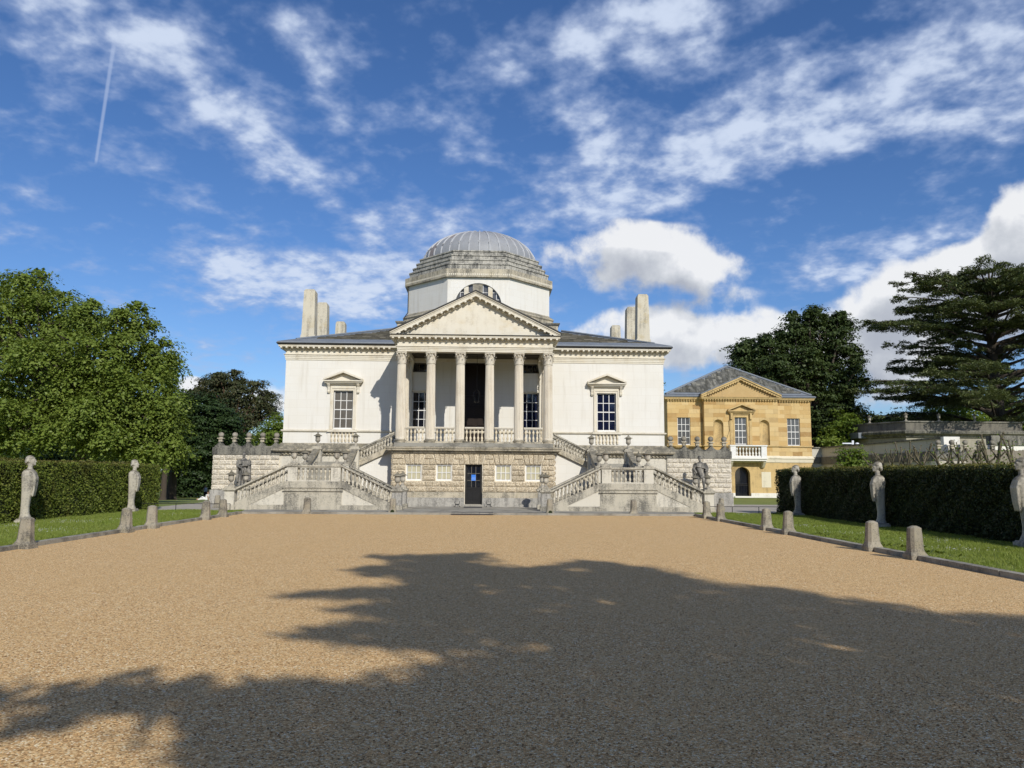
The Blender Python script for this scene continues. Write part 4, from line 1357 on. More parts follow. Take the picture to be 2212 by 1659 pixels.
    nt = MB().box(-.105, .105, yd - .012, yd - .006, 1.325, 1.615).build('notice', 'blue_notice', door)
    nt['label'] = 'blue printed notice stuck on the door glass'
    MB().ball((dx0 + .05, yd - .03, 1.03), .028, 8, 6).build('door_knob', 'iron', door)
    MB().box(dx0 - .02, dx1 + .02, yb - .20, yb + .24, .06, .175).build('door_step', 'paving', podium)
    # ---- portico: columns
    yc = -3.28
    cols = [(-3.70 + 1.48 * k, yc) for k in range(6)] + [(-3.70, -1.70), (3.70, -1.70)]
    z0, zs0, zs1, zc1 = 2.985, 3.36, 7.16, 7.745
    sh = MB()
    fluted_column(sh, 0, 0, zs0, zs1, .238, .212)
    shm = sh.mesh('column')
    shm.materials.append(M['column_stone'])
    cpm = MB()
    capital(cpm, 0, 0, zs1 + .03, zc1, .212)
    cpm = cpm.mesh('capital')
    cpm.materials.append(M['column_stone'])
    b_ = MB()
    b_.box(-.32, .32, -.32, .32, z0, 3.09)
    b_.lathe([(.30, 3.09), (.325, 3.12), (.325, 3.16), (.30, 3.185), (.27, 3.20), (.255, 3.235), (.275, 3.255), (.295, 3.275), (.295, 3.30), (.27, 3.325), (.25, 3.335), (.245, 3.365)], 28)
    bam = b_.mesh('column_base')
    bam.materials.append(M['weathered'])
    smooth_mesh(bam, 35)
    smooth_mesh(cpm, 50)
    for x, y in cols:
        c = put('column', shm, None, V, (x, y, 0))
        put('capital', cpm, None, c)
        put('column_base', bam, None, c)
    for s in (-1, 1):
        p = MB().box(s * 3.48, s * 3.92, -.16, .02, 3.2, 7.2).build('pilaster', 'column_stone', V)
        MB().taper(s * 3.70, -.07, 7.2, 7.745, .23, .10, .34, .2).build('capital', 'column_stone', p)
    bal2 = baluster_mesh('baluster', 0.60, 0.062, 'baluster_clean')
    for k in range(5):
        x0, x1 = cols[k][0] + .26, cols[k + 1][0] - .26
        bs_ = MB().box(x0 - .0, x1 + .0, yc - .19, yc + .17, 2.985, 3.25).build('stylobate_block', 'weathered', V)
        rail = MB().box(x0, x1, yc - .12, yc + .10, 3.885, 3.925).box(x0, x1, yc - .15, yc + .13, 3.925, 3.975).build('balustrade', 'portland', V)
        for q in range(5):
            put('baluster', bal2, None, rail, (x0 + (x1 - x0) * (q + .5) / 5, yc - .01, 3.268))
    # ---- portico: entablature, ceiling and pediment
    ye = -3.58
    xe = 3.90
    UE = [(-xe, 0), (-xe, ye), (xe, ye), (xe, 0)]
    MB().sweep(UE, [(0, 7.746), (0.0, 7.83), (.02, 7.832), (.02, 7.91), (.045, 7.912), (.045, 7.965), (.09, 7.99), (.09, 8.02), (.01, 8.025), (.01, 8.25), (-.5, 8.25), (-.5, 7.746)]).build('portico_architrave', 'portland', V)
    MB().sweep(UE, [(.011, 8.24), (.05, 8.26), (.05, 8.31), (.09, 8.33), (.09, 8.42), (.33, 8.422), (.35, 8.50), (.37, 8.52), (0, 8.53), (0, 8.24)]).build('portico_cornice', 'portland', V)
    MB().sweep(UE, [(.385, 8.522), (.395, 8.565), (0, 8.575), (0, 8.531), (.36, 8.522)]).build('cornice_flashing', 'rainwater', V)
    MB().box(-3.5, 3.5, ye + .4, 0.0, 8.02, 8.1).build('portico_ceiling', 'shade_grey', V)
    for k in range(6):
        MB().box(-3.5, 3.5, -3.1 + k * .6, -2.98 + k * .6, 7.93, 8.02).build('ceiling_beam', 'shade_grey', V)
    for k in range(28):
        put('modillion', mm, None, V, (-4.10 + k * .3037, ye - .085, 8.42))
    for k in range(80):
        put('egg_drop', eg, None, V, (-3.93 + k * .0995, ye - .065, 8.285))
    for s in (-1, 1):
        for k in range(8):
            put('modillion', mm, None, V, (s * (xe + .085), ye + .1 + k * .3, 8.42), (0, 0, s * R(90)))
    # raking cornice
    xo, zo, za = xe + .37, 8.53, 10.66
    sl2 = (za - zo) / xo
    ang = math.atan(sl2)
    rake = MB()
    for s in (-1, 1):
        for (o0, th0, th1) in ((.33, -.12, 0.0), (.35, 0.0, .07), (.40, .07, .11)):
            q = [(s * xo, zo + th0 + .02), (0, za + th0 + .02), (0, za + th1 + .02), (s * xo, zo + th1 + .02)]
            if s > 0: q = q[::-1]
            rake.prism_xz(q, ye - o0 + .02, ye + .5)
        q = [(s * (xo - .5), zo + .24 - .22), (0, za - .2 - .02), (0, za - .10), (s * (xo - .25), zo + .13 - .10)]
        if s > 0: q = q[::-1]
        rake.prism_xz(q, ye - .07, ye + .4)
    rk = rake.build('pediment_cornice', 'portland', V)
    tm = MB().prism_xz([(-xo + .2, zo), (xo - .2, zo), (0, za - .06)], ye + .02, ye + .3).build('tympanum', 'portland', V)
    for s in (-1, 1):
        for k in range(14):
            t = (k + .6) / 14.4
            x = s * xo * (1 - t)
            z = zo + (za - zo) * t - .10
            put('modillion', mm, None, rk, (x, ye - .08, z), (0, s * ang, 0))
        for k in range(40):
            t = (k + 1.2) / 41.5
            put('egg_drop', eg, None, rk, (s * xo * (1 - t), ye - .075, zo + (za - zo) * t - .20))
        # lead on top of the raking cornice
        q = [(s * (xo + .04), zo + .132), (0, za + .132), (0, za + .20), (s * (xo + .04), zo + .20)]
        if s > 0: q = q[::-1]
        MB().prism_xz(q, ye - .41, ye + .55).build('pediment_flashing', 'rainwater', V)
        # gable roof running back to the drum
        MB().add([(s * (xo - .1), ye + .4, zo + .15), (0, ye + .4, za + .13), (0, cy - 5.0, za + .13), (s * (xo - .1), cy - 5.0, zo + .15)], [(0, 1, 2, 3)]).build('portico_roof', 'lead', V)
    return V


VILLA = build_villa()


# ------------------------------------------------------------------ double staircases
def steps_run(mb, a, b, c, d, z0, z1, n, axis, rev):
    """solid flight: runs along axis between a and b (other axis c..d)"""
    for k in range(n):
        t0, t1 = a + (b - a) * k / n, a + (b - a) * (k + 1) / n
        zt = z0 + (z1 - z0) * (k + 1) / n
        lo, hi = (t0, b) if not rev else (t0, b)
        if axis == 'x':
            mb.box(t0, b, c, d, z0 - .0 + (z1 - z0) * k / n, zt)
        else:
            mb.box(c, d, t0, b, z0 + (z1 - z0) * k / n, zt)


def build_staircase(s):
    side = 'left' if s < 0 else 'right'
    T = thing('staircase', 'weathered stone double staircase with balustrades, %s of the blue-notice door' % side, 'staircase', (0, 0, 0), 0, 'twin garden staircases')
    X = lambda x: s * x
    YF, YB = -8.2, -5.8
    bal = baluster_mesh('baluster', 0.52, 0.058, 'baluster_stone')

    def part(name, mat, mb, **kw):
        return mb.build(name, mat, T, **kw)
    # landing block
    part('landing_plinth', 'stair_dark', MB().box(X(5.54), X(8.12), YF - .06, YB + .1, 0.05, .28))
    part('landing_dado', 'stair_dark', MB().box(X(5.60), X(8.06), YF, YB, .28, .86))
    bd = part('landing_band', 'stair_dark', MB().box(X(5.54), X(8.12), YF - .06, YB, .86, .90).box(X(5.57), X(8.09), YF - .03, YB, .90, 1.0).box(X(5.54), X(8.12), YF - .07, YB, 1.0, 1.04))
    for k in range(13):   # carved scroll of the band
        MB().tube([(X(5.66 + k * .195) + .05 * math.cos(a), YF - .036, .95 + .036 * math.sin(a)) for a in [j * .9 for j in range(6)]], .012, 5).build('carved_scroll', 'stair_dark', bd)
    part('landing_course', 'stair_dark', MB().box(X(5.58), X(8.08), YF - .02, YB, 1.04, 1.28))
    for x in (5.88, 7.73):
        part('pedestal', 'stair_render', MB().box(X(x - .205), X(x + .205), YF + .0, YF + .40, 1.28, 1.88))
    rl = part('landing_rail', 'stair_dark', MB().box(X(5.64), X(8.0), YF + .01, YF + .37, 1.865, 1.91).box(X(5.60), X(8.04), YF - .03, YF + .41, 1.91, 1.975))
    for k in range(8):
        put('baluster', bal, None, rl, (X(6.17 + k * .19), YF + .17, 1.315))
    part('landing_kerb', 'stair_render', MB().box(X(6.08), X(7.53), YF + .04, YF + .3, 1.28, 1.325))
    for x in (5.88, 7.73):
        for y in (YF + .19, YB - .2):
            part('urn_block', 'stair_dark', MB().box(X(x - .22), X(x + .22), y - .22, y + .22, 1.975, 2.05))
    for x in (5.88, 7.73):
        part('pedestal', 'stair_render', MB().box(X(x - .2), X(x + .2), YB - .4, YB, 1.28, 1.975))
    # lower flights, away from and towards the door
    for (xa, xb, nx0, nx1) in ((8.06, 10.14, 10.10, 10.66), (5.60, 3.50, 2.96, 3.50)):
        sg = 1 if xb > xa else -1
        fl = MB()
        n = 8
        for k in range(n):
            x0 = xb + (xa - xb) * k / n
            fl.box(X(x0), X(xa), YF + .25, YB - .2, .05 + 1.2 * k / n, .05 + 1.2 * (k + 1) / n)
        part('flight', 'paving', fl)
        z_of = lambda x, zt, zb: zt + (zb - zt) * (x - xa) / (xb - xa)
        for y0, y1 in ((YF, YF + .34), (YB - .36, YB - .02)):
            # wall under the string
            wl = MB().prism_xz([(X(xa), .05), (X(xa), .99), (X(xb - sg * .52), .26), (X(xb - sg * .52), .05)][:: (1 if s * sg > 0 else -1)], y0 + .03, y1 - .03)
            part('flight_wall', 'stair_render', wl)
            part('flight_plinth', 'stair_dark', MB().box(X(xa + sg * .06), X(xb), y0 - .02, y1, .05, .27))
            sp = [(xa, .97), (xa, 1.28), (xb, .37), (xb, .27), (xb - sg * .60, .27)]
            part('string', 'stair_dark', MB().prism_xz([(X(x), z) for x, z in sp][:: (1 if s * sg < 0 else -1)], y0 + .005, y1 - .005))
            hr = [(xa - sg * .02, 1.865), (xa - sg * .02, 1.975), (xb, .965), (xb, .855)]
            hr2 = [(xa - sg * .02, 1.905), (xa - sg * .02, 1.98), (xb, .97), (xb, .895)]
            rail = MB().prism_xz([(X(x), z) for x, z in hr], y0 + .05, y1 - .05).prism_xz([(X(x), z) for x, z in hr2], y0 - .02, y1 + .02)
            rail = part('handrail', 'stair_dark', rail)
            nb = 12
            for k in range(nb):
                t = (k + .55) / (nb + .1)
                x = xa + (xb - xa) * t
                z = 1.28 + (.37 - 1.28) * t
                put('baluster', bal, None, rail, (X(x), (y0 + y1) / 2, z + .005), None, (1, 1, 1.08))
            # newel
            cx = (nx0 + nx1) / 2
            nw = MB().box(X(cx - .205), X(cx + .205), y0 - .02, y1 + .05, .27, .84)
            part('newel', 'stair_render' if xb > 8 else 'dado_grey', nw)
            part('newel_plinth', 'stair_dark', MB().box(X(cx - .25), X(cx + .25), y0 - .06, y1 + .09, .05, .27))
            part('newel_cap', 'stair_dark', MB().box(X(cx - .24), X(cx + .24), y0 - .05, y1 + .08, .84, .885).box(X(nx0), X(nx1), y0 - .09, y1 + .12, .885, .965))
            part('urn_block', 'stair_dark', MB().box(X(cx - .20), X(cx + .20), y0 - .02, y1 + .04, .965, 1.04))
    # middle flight going back, between sloping parapets
    fl = MB()
    n = 6
    for k in range(n):
        y0 = YB + (-3.5 - YB) * k / n
        fl.box(X(6.0), X(7.6), y0, -3.5, 1.2 + 1.0 * k / n, 1.2 + 1.0 * (k + 1) / n)
    fl.box(X(5.9), X(7.7), YB, -3.5, .1, 1.2)
    part('flight', 'paving', fl)
    for x in (5.87, 7.73):
        cp = MB().extrude([(X(x - .15), YB - .02, 1.93), (X(x - .15), YB - .02, 2.04), (X(x - .15), -3.55, 2.86), (X(x - .15), -3.55, 2.74)], (s * .30, 0, 0))
        cp = part('parapet_coping', 'weathered', cp)
        part('parapet_base', 'stair_render', MB().extrude([(X(x - .11), YB - .02, 1.2), (X(x - .11), YB - .02, 1.42), (X(x - .11), -3.5, 2.25), (X(x - .11), -3.5, 1.2)], (s * .22, 0, 0)))
        for k in range(9):
            y = YB + .12 + k * .235
            put('baluster', bal, None, cp, (X(x), y, 1.47 + (y - YB) * .361), None, (1, 1, .95))
        part('pier', 'stair_render', MB().box(X(x - .20), X(x + .20), -3.62, -3.22, .1, 2.80))
        part('pier_cap', 'stair_dark', MB().box(X(x - .25), X(x + .25), -3.67, -3.17, 2.80, 2.88).box(X(x - .21), X(x + .21), -3.63, -3.21, 2.88, 2.955))
    # upper landing and the last flight up to the portico
    part('upper_landing', 'stair_render', MB().box(X(5.72), X(7.9), -3.4, -.3, .1, 2.18))
    fl = MB()
    n = 6
    for k in range(n):
        x0 = 5.72 - (5.72 - 4.0) * k / n
        fl.box(X(x0), X(3.95), -3.1, -1.4, 2.0 + 1.16 * k / n, 2.0 + 1.16 * (k + 1) / n)
    part('flight', 'paving', fl)
    wl = MB().prism_xz([(X(5.72), .06), (X(5.72), 2.0), (X(4.25), 2.7), (X(3.98), 2.7), (X(3.98), .06)][::(1 if s < 0 else -1)], -3.20, -1.3)
    part('flight_wall', 'stucco', wl)
    for y0, y1 in ((-3.34, -3.02), (-1.5, -1.2)):
        part('string', 'weathered', MB().prism_xz([(X(5.74), 1.98), (X(5.74), 2.26), (X(4.1), 3.02), (X(4.1), 2.76)][::(1 if s < 0 else -1)], y0, y1))
        rail = MB().prism_xz([(X(5.72), 2.73), (X(5.72), 2.80), (X(3.98), 3.66), (X(3.98), 3.58)][::(1 if s < 0 else -1)], y0 + .06, y1 - .06)
        rail.prism_xz([(X(5.74), 2.78), (X(5.74), 2.85), (X(3.98), 3.72), (X(3.98), 3.64)][::(1 if s < 0 else -1)], y0 + .01, y1 - .01)
        rail = part('handrail', 'stair_dark', rail)
        for k in range(11):
            t = (k + .5) / 11
            put('baluster', bal, None, rail, (X(5.68 - 1.60 * t), (y0 + y1) / 2, 2.27 + .76 * t), None, (1, 1, .93))
    return T


for s in (-1, 1):
    build_staircase(s)


# ------------------------------------------------------------------ lidded urns
def urn_proto():
    root = thing('urn', 'urn', 'urn')
    b = MB().box(-.115, .115, -.115, .115, 0, .05)
    b.lathe([(.11, .05), (.10, .065), (.052, .13), (.040, .17), (.052, .185), (.052, .20), (.042, .205)], 16)
    b.lathe([(.045, .20), (.08, .222), (.112, .26), (.122, .295), (.128, .315), (.12, .32), (.116, .335), (.118, .44), (.127, .495), (.130, .515)], 20)
    b.build('bowl', 'urn_bowl', root, smooth=40)
    l = MB().lathe([(.205, .508), (.208, .522), (.198, .532), (.125, .565), (.085, .60), (.045, .625), (.03, .635), (.022, .65), (.036, .665), (.036, .68), (.02, .695), (.004, .705)], 20)
    l.build('lid', 'urn_stone', root, smooth=40)
    return root


URN = urn_proto()
urn_first = [True]


def place_urn(x, y, z, label, group='stone urns on the staircases', sc=1.0):
    if urn_first[0]:
        o = URN
        urn_first[0] = False
    else:
        o = copy_tree(URN)
    o.location = (x, y, z)
    o.scale = (sc, sc, sc * random.uniform(.97, 1.03))
    o.rotation_euler = (random.uniform(-.015, .015), random.uniform(-.015, .015), random.uniform(0, 6.28))
    o['label'] = label
    o['category'] = 'urn'
    o['group'] = group


for s in (-1, 1):
    w = 'left' if s < 0 else 'right'
    place_urn(s * 10.38, -8.03, 1.04, 'grey lidded urn on front outer newel of the %s staircase, before the statue' % w)
    place_urn(s * 10.38, -6.0, 1.04, 'grey lidded urn on rear outer newel of the %s staircase, before the statue' % w)
    place_urn(s * 3.23, -8.03, 1.04, 'grey lidded urn on front inner newel of the %s staircase, nearest the door' % w)
    place_urn(s * 3.23, -6.0, 1.04, 'grey lidded urn on rear inner newel of the %s staircase, nearest the door' % w)
    place_urn(s * 7.73, -8.01, 2.05, 'lidded urn on front outer corner of the %s staircase landing' % w)
    place_urn(s * 5.88, -8.01, 2.05, 'lidded urn on front inner corner of the %s staircase landing' % w)
    place_urn(s * 7.73, -6.0, 2.05, 'lidded urn on rear outer corner of the %s staircase landing' % w)
    place_urn(s * 5.88, -6.0, 2.05, 'lidded urn on rear inner corner of the %s staircase landing' % w)
    place_urn(s * 7.73, -3.42, 2.955, 'high lidded urn atop outer pier of the %s staircase, before white wall' % w)
    place_urn(s * 5.87, -3.42, 2.955, 'high lidded urn atop inner pier of the %s staircase, before white wall' % w)


# ------------------------------------------------------------------ garden walls with ball finials
def ball_wall(x0, x1, y, label, flip, loc_z=0.0):
    """x0 is the end nearer the villa"""
    s = 1 if x1 > x0 else -1
    T = thing('garden_wall', label, 'wall', (0, 0, loc_z), 0, 'scalloped garden walls with ball finials')
    xa, xb = min(x0, x1), max(x0, x1)
    core = MB().box(xa, xb, y + .01, y + .6, .2, 2.62).build('wall_core', 'joint_stone', T)
    MB().box(xa - (.06 if s < 0 else 0), xb + (.06 if s > 0 else 0), y - .13, y + .7, 0, .73).build('wall_plinth', 'dado_grey', T)
    zr = [2.585 - k * .265 for k in range(8)]
    zr[-1] = .735
    for r in range(7):
        x = xa
        first = True
        while x < xb - .02:
            ln = (.62 + random.uniform(-.05, .05)) if not (first and r % 2) else .30
            if xb - (x + ln) < .25: ln = xb - x
            worm_block(core, x, x + ln, zr[r + 1], zr[r], y, 'worm_pale')
            x += ln
            first = False
    for r in range(7):   # return at the free end
        yy = y
        while yy < y + .55:
            ln = .6
            o = worm_block(core, -ln / 2, ln / 2, zr[r + 1], zr[r], 0, 'worm_pale')
            o.location = (x1, yy + ln / 2, (zr[r] + zr[r + 1]) / 2)
            o.rotation_euler = (0, 0, s * R(90))
            yy += ln
    cp = MB().box(xa - .05, xb + .05, y - .06, y + .66, 2.59, 2.98).build('coping', 'coping_black', T)
    # scalloped top
    L = xb - xa - .1
    pts = []
    cs = [xa + .27 + k * (xb - xa - .54) / 4 for k in range(5)]
    n = 60
    top = []
    for i in range(n + 1):
        x = xa + .02 + (xb - xa - .04) * i / n
        dd = min(abs(x - c) for c in cs)
        top.append((x, 3.06 + .24 * max(0, 1 - dd / .26) ** 1.6))
    MB().prism_xz([(xa + .02, 2.98)] + top[:] + [(xb - .02, 2.98)][::1], y + .05, y + .45).build('scalloped_crest', 'coping_black', T)
    for k, c in enumerate(cs):
        f = MB().box(c - .095, c + .095, y + .155, y + .345, 3.28, 3.44).box(c - .155, c + .155, y + .095, y + .405, 3.44, 3.485).lathe([(.11, 3.485), (.09, 3.52)], 12, (c, y + .25, 0))
        f.build('finial_neck', 'weathered', T)
        MB().ball((c, y + .25, 3.65), .15, 18, 12).build('finial_ball', 'urn_stone', T, smooth=True)
    return T


ball_wall(-10.42, -13.92, -.2, 'rough-carved stone wall with ball finials, left of the villa', False)
ball_wall(10.42, 13.92, -.2, 'rough-carved stone wall with ball finials, right of the villa', True)
ball_wall(26.2, 29.9, 1.2, 'distant garden wall with grey ball finials behind the pollarded trees', True)


# ------------------------------------------------------------------ statues on pedestals before those walls
def statue(x, label, kind):
    y = -1.55
    T = thing('statue', label, 'statue', (x, y, 0), 0, 'stone statues of cloaked men')
    MB().box(-.42, .42, -.34, .34, .02, .12).box(-.36, .36, -.28, .28, .12, .80).box(-.42, .42, -.34, .34, .80, .90).build('pedestal', 'dado_grey', T)
    b = MB()
    z0 = .90
    b.box(-.30, .30, -.2, .22, z0 - .01, z0 + .05)
    c = lambda p, q, r0, r1: b.tube([p, ((p[0] + q[0]) / 2, (p[1] + q[1]) / 2, (p[2] + q[2]) / 2), q], [r0, (r0 + r1) / 2, r1], 10)
    Z = lambda v: z0 + v
    m = 1 if kind == 'L' else -1
    # legs
    c((m * -.17, -.10, Z(.03)), (m * -.13, -.06, Z(.45)), .055, .075)
    c((m * -.13, -.06, Z(.45)), (m * -.09, 0, Z(.85)), .075, .10)
    c((m * .10, .02, Z(.03)), (m * .10, -.04, Z(.45)), .055, .075)
    c((m * .10, -.04, Z(.45)), (m * .09, 0, Z(.85)), .075, .10)
    b.ball((m * -.20, -.16, Z(.06)), (.055, .12, .045))
    b.ball((m * .11, -.05, Z(.06)), (.055, .12, .045))
    # trunk
    b.ball((0, 0, Z(.90)), (.19, .15, .16))
    b.ball((0, .0, Z(1.12)), (.20, .15, .22))
    b.ball((0, .0, Z(1.32)), (.24, .15, .15))
    c((0, 0, Z(1.38)), (0, -.02, Z(1.54)), .075, .065)
    hx = .0 if kind == 'L' else -.03
    b.ball((hx, -.04, Z(1.66)), (.085, .105, .125))
    b.ball((hx, -.135 if kind == 'L' else -.12, Z(1.645)), (.018, .035, .03))
    b.ball((hx, -.09, Z(1.56)), (.06, .06, .07))           # beard
    b.ball((hx, .01, Z(1.71)), (.098, .105, .09))           # hair
    for q in range(7):
        a = q * .9
        b.ball((hx + .085 * math.cos(a), .01 + .085 * math.sin(a), Z(1.66)), .03, 8, 6)
    # arms
    if kind == 'L':
        c((-.23, 0, Z(1.38)), (-.33, -.06, Z(1.10)), .085, .07)
        c((-.33, -.06, Z(1.10)), (-.06, -.20, Z(.98)), .065, .05)
        c((.23, 0, Z(1.38)), (.33, -.08, Z(1.14)), .085, .07)
        c((.33, -.08, Z(1.14)), (.05, -.21, Z(1.10)), .065, .05)
        b.ball((-.03, -.21, Z(.96)), (.05, .04, .045))
        b.ball((.02, -.22, Z(1.09)), (.05, .04, .045))
        # cloak over the shoulders, gathered across the chest and falling behind
        for k in range(8):
            t = k / 7
            c((-.28 + .56 * t, -.05 - .11 * math.sin(math.pi * t), Z(1.40 - .05 * math.sin(math.pi * t))), (-.34 + .66 * t, -.04 - .14 * math.sin(math.pi * t), Z(1.16)), .06, .05)
        for k in range(9):
            t = k / 8
            c((-.30 + .60 * t, .10, Z(1.36)), (-.30 + .64 * t + .03 * math.sin(k * 2.1), .13 - .05 * (k % 2), Z(.10 + .25 * (k % 3) / 2)), .055, .045)
        c((.28, -.05, Z(1.05)), (.34, -.04, Z(.32)), .07, .09)
        c((.22, -.08, Z(.95)), (.26, -.08, Z(.30)), .055, .07)
        c((-.30, -.02, Z(1.02)), (-.30, .02, Z(.25)), .06, .07)
        c((-.02, -.20, Z(.95)), (.03, -.18, Z(.62)), .04, .02)
    else:
        c((-.23, 0, Z(1.38)), (-.36, -.02, Z(1.10)), .085, .07)
        c((-.36, -.02, Z(1.10)), (-.26, -.17, Z(.93)), .065, .05)
        b.ball((-.26, -.18, Z(.91)), (.05, .045, .05))
        c((.23, 0, Z(1.38)), (.36, -.06, Z(1.15)), .09, .075)
        c((.36, -.06, Z(1.15)), (.24, -.18, Z(1.02)), .065, .05)
        b.ball((.22, -.19, Z(1.01)), (.05, .045, .05))
        c((-.26, -.16, Z(.92)), (-.36, -.20, Z(.72)), .022, .015)   # roll of paper
        for k in range(7):
            t = k / 6
            c((-.24 + .50 * t, -.08 - .06 * math.sin(math.pi * t), Z(1.40)), (-.18 + .42 * t, -.10 - .07 * math.sin(math.pi * t), Z(1.20 - .1 * t)), .06, .05)
        for k in range(9):
            t = k / 8
            c((-.30 + .62 * t, .10, Z(1.36)), (-.30 + .60 * t + .03 * math.sin(k * 2.3), .13 - .05 * (k % 2), Z(.30 + .35 * (k % 3) / 2)), .055, .045)
        c((.37, -.02, Z(1.16)), (.32, .02, Z(.72)), .08, .06)
        c((-.38, .02, Z(1.12)), (-.34, .04, Z(.60)), .07, .05)
        c((-.08, -.14, Z(1.05)), (.02, -.13, Z(.62)), .11, .08)
        c((.13, -.05, Z(.62)), (.20, .02, Z(.12)), .09, .07)
    me = voxel_mesh('figure', b, .022, 5)
    put('figure', me, 'statue_stone', T)
    return T


statue(-11.88, 'dark weathered statue of a bearded man hugging his cloak, left garden wall', 'L')
statue(11.86, 'dark weathered statue of a cloaked man, hand low at his side, right garden wall', 'R')


# ------------------------------------------------------------------ herms before the hedges
def herm_mesh(kind):
    b = MB()

    def sec(z, hx, hy, oy=0.0, n=20, p=3.2):
        ring = []
        for k in range(n):
            a = 2 * math.pi * k / n
            ca, sa = math.cos(a), math.sin(a)
            ring.append((hx * math.copysign(abs(ca) ** (2 / p), ca), oy + hy * math.copysign(abs(sa) ** (2 / p), sa), z))
        return ring
    # pillar, faces -y; flat back, swelling front
    W, D_ = .68, .80
    sec0 = sec
    sec = lambda z, hx, hy, oy=0.0: sec0(z, hx * W, hy * D_, oy * D_)
    b.loft([sec(.12, .20, .21), sec(.18, .18, .19), sec(.28, .15, .15, .02), sec(.45, .14, .14, .03), sec(.70, .155, .155, .02), sec(1.0, .19, .185, 0.0), sec(1.25, .225, .225, -.025), sec(1.42, .25, .25, -.035), sec(1.52, .245, .235, -.03), sec(1.58, .205, .18, -.02), sec(1.62, .14, .12, -.01)])
    b.ball((0, -.145, 1.36), (.145, .08, .14))
    b.ball((0, -.025, 1.56), (.155, .12, .07))
    # drapery hanging in front
    for k in range(5):
        x = -.12 + k * .06
        b.tube([(x, -.165, 1.50), (x * 1.05, -.215, 1.34), (x * .9, -.20, 1.0 - .03 * (k % 2)), (x * .8, -.17, .80 + .03 * (k % 2))], [.035, .04, .035, .03], 8)
    b.tube([(-.155, -.10, 1.56), (0, -.22, 1.30), (.155, -.17, 1.42)], [.042, .046, .042], 8)
    # neck and head
    b.tube([(0, -.01, 1.55), (0, -.03, 1.64), (0, -.04, 1.76)], [.095, .075, .07], 12)
    hz = 1.87
    b.ball((0, -.05, hz), (.088, .108, .135), 16, 12)                            # skull and face
    b.ball((0, -.085, hz - .065), (.064, .075, .085))                            # jaw
    b.tube([(0, -.150, hz + .035), (0, -.190, hz - .025), (0, -.165, hz - .035)], [.014, .022, .016], 6)      # nose
    b.ball((0, -.150, hz + .045), (.062, .020, .016))                            # brow
    b.ball((0, -.158, hz - .070), (.030, .020, .012))                            # lips
    b.ball((0, -.150, hz - .112), (.034, .028, .030))                            # chin
    for sx in (-1, 1):
        b.ball((sx * .036, -.146, hz + .012), (.016, .010, .010))
        b.ball((sx * .088, -.03, hz - .01), (.012, .028, .04))
    # hair: a thick wavy cap over crown and nape, band across the brow
    b.ball((0, -.005, hz + .055), (.115, .125, .115), 14, 10)
    b.ball((0, .07, hz - .03), (.085, .06, .10))
    rg = random.Random(3 if kind == 0 else 8)
    for k in range(9):
        a = math.pi * (.05 + .9 * k / 8)
        b.ball((.104 * math.cos(a), -.035 - .078 * math.sin(a), hz + .095), (.028, .028, .026), 8, 6)
        b.ball((.108 * math.cos(a), .03 + .06 * math.sin(a), hz - .01 - .03 * (k % 2)), (.032, .032, .04), 8, 6)
    if kind == 1:
        b.ball((0, -.01, hz + .10), (.11, .125, .09))
    return voxel_mesh('herm_body', b, .016, 3, .45)


HM = [herm_mesh(0), herm_mesh(1)]


def herm(x, y, rz, kind, label):
    T = thing('herm', label, 'herm', (x, y, .06), rz, 'stone herms standing before the hedges')
    MB().box(-.24, .24, -.22, .22, 0, .10).taper(0, 0, .10, .14, .22, .20, .19, .18).build('plinth', 'herm_stone', T)
    put('bust', HM[kind], 'herm_stone', T)
    return T


herm(-13.28, -17.9, R(104), 0, 'pale stone herm behind the nearest left bollard, head turned right')
herm(-13.27, -10.9, R(98), 1, 'small far herm near the end of the left hedge')
herm(13.02, -11.3, R(-98), 0, 'shaded herm near the far end of the right hedge')
herm(13.03, -17.8, R(-104), 1, 'shaded herm with mossy hair in the middle of the right hedge')
herm(12.98, -24.5, R(-100), 0, 'large shaded herm cut off by the right edge of the picture')


# ------------------------------------------------------------------ bollards
def bollard_mesh(seed, hole=False):
    rg = random.Random(seed)

    def oct_(a, z, ch):
        c = a * (1 - ch)
        return [(-a, -c, z), (-c, -a, z), (c, -a, z), (a, -c, z), (a, c, z), (c, a, z), (-c, a, z), (-a, c, z)]
    j = lambda: rg.uniform(-.006, .006)
    rings = [oct_(.175 + j(), -.02, .06), oct_(.168 + j(), .09, .10), oct_(.146 + j(), .16, .34), oct_(.138 + j(), .21, .40), oct_(.123 + j(), .42, .42), oct_(.110 + j(), .615, .42), oct_(.104, .625, .42), oct_(.045, .66, .42)]
    mb = MB().loft(rings)
    me = mb.mesh('bollard')
    me.materials.append(M['bollard_stone'])
    return me


BM = [bollard_mesh(k) for k in range(4)]


def bollard(x, y, label, k=0, z=0.0, hole=False, sc=1.0):
    o = put('bollard', BM[k % 4], None, None, (x, y, z), (random.uniform(-.02, .02), random.uniform(-.02, .02), random.uniform(-.05, .05)), (sc, sc, sc))
    tag(o, label, 'bollard', 'stone bollards round the forecourt')
    if hole:
        a = MB()
        pts = [(-.08, .0), (.08, .0), (.08, .08)] + [(.08 * math.cos(t), .08 + .085 * math.sin(t)) for t in [math.pi * q / 8 for q in range(1, 8)]] + [(-.08, .08)]
        a.prism_xz([(px, pz + .02) for px, pz in pts], -.176, -.08)
        a.build('arched_hole', 'hedge_core', o)
    return o


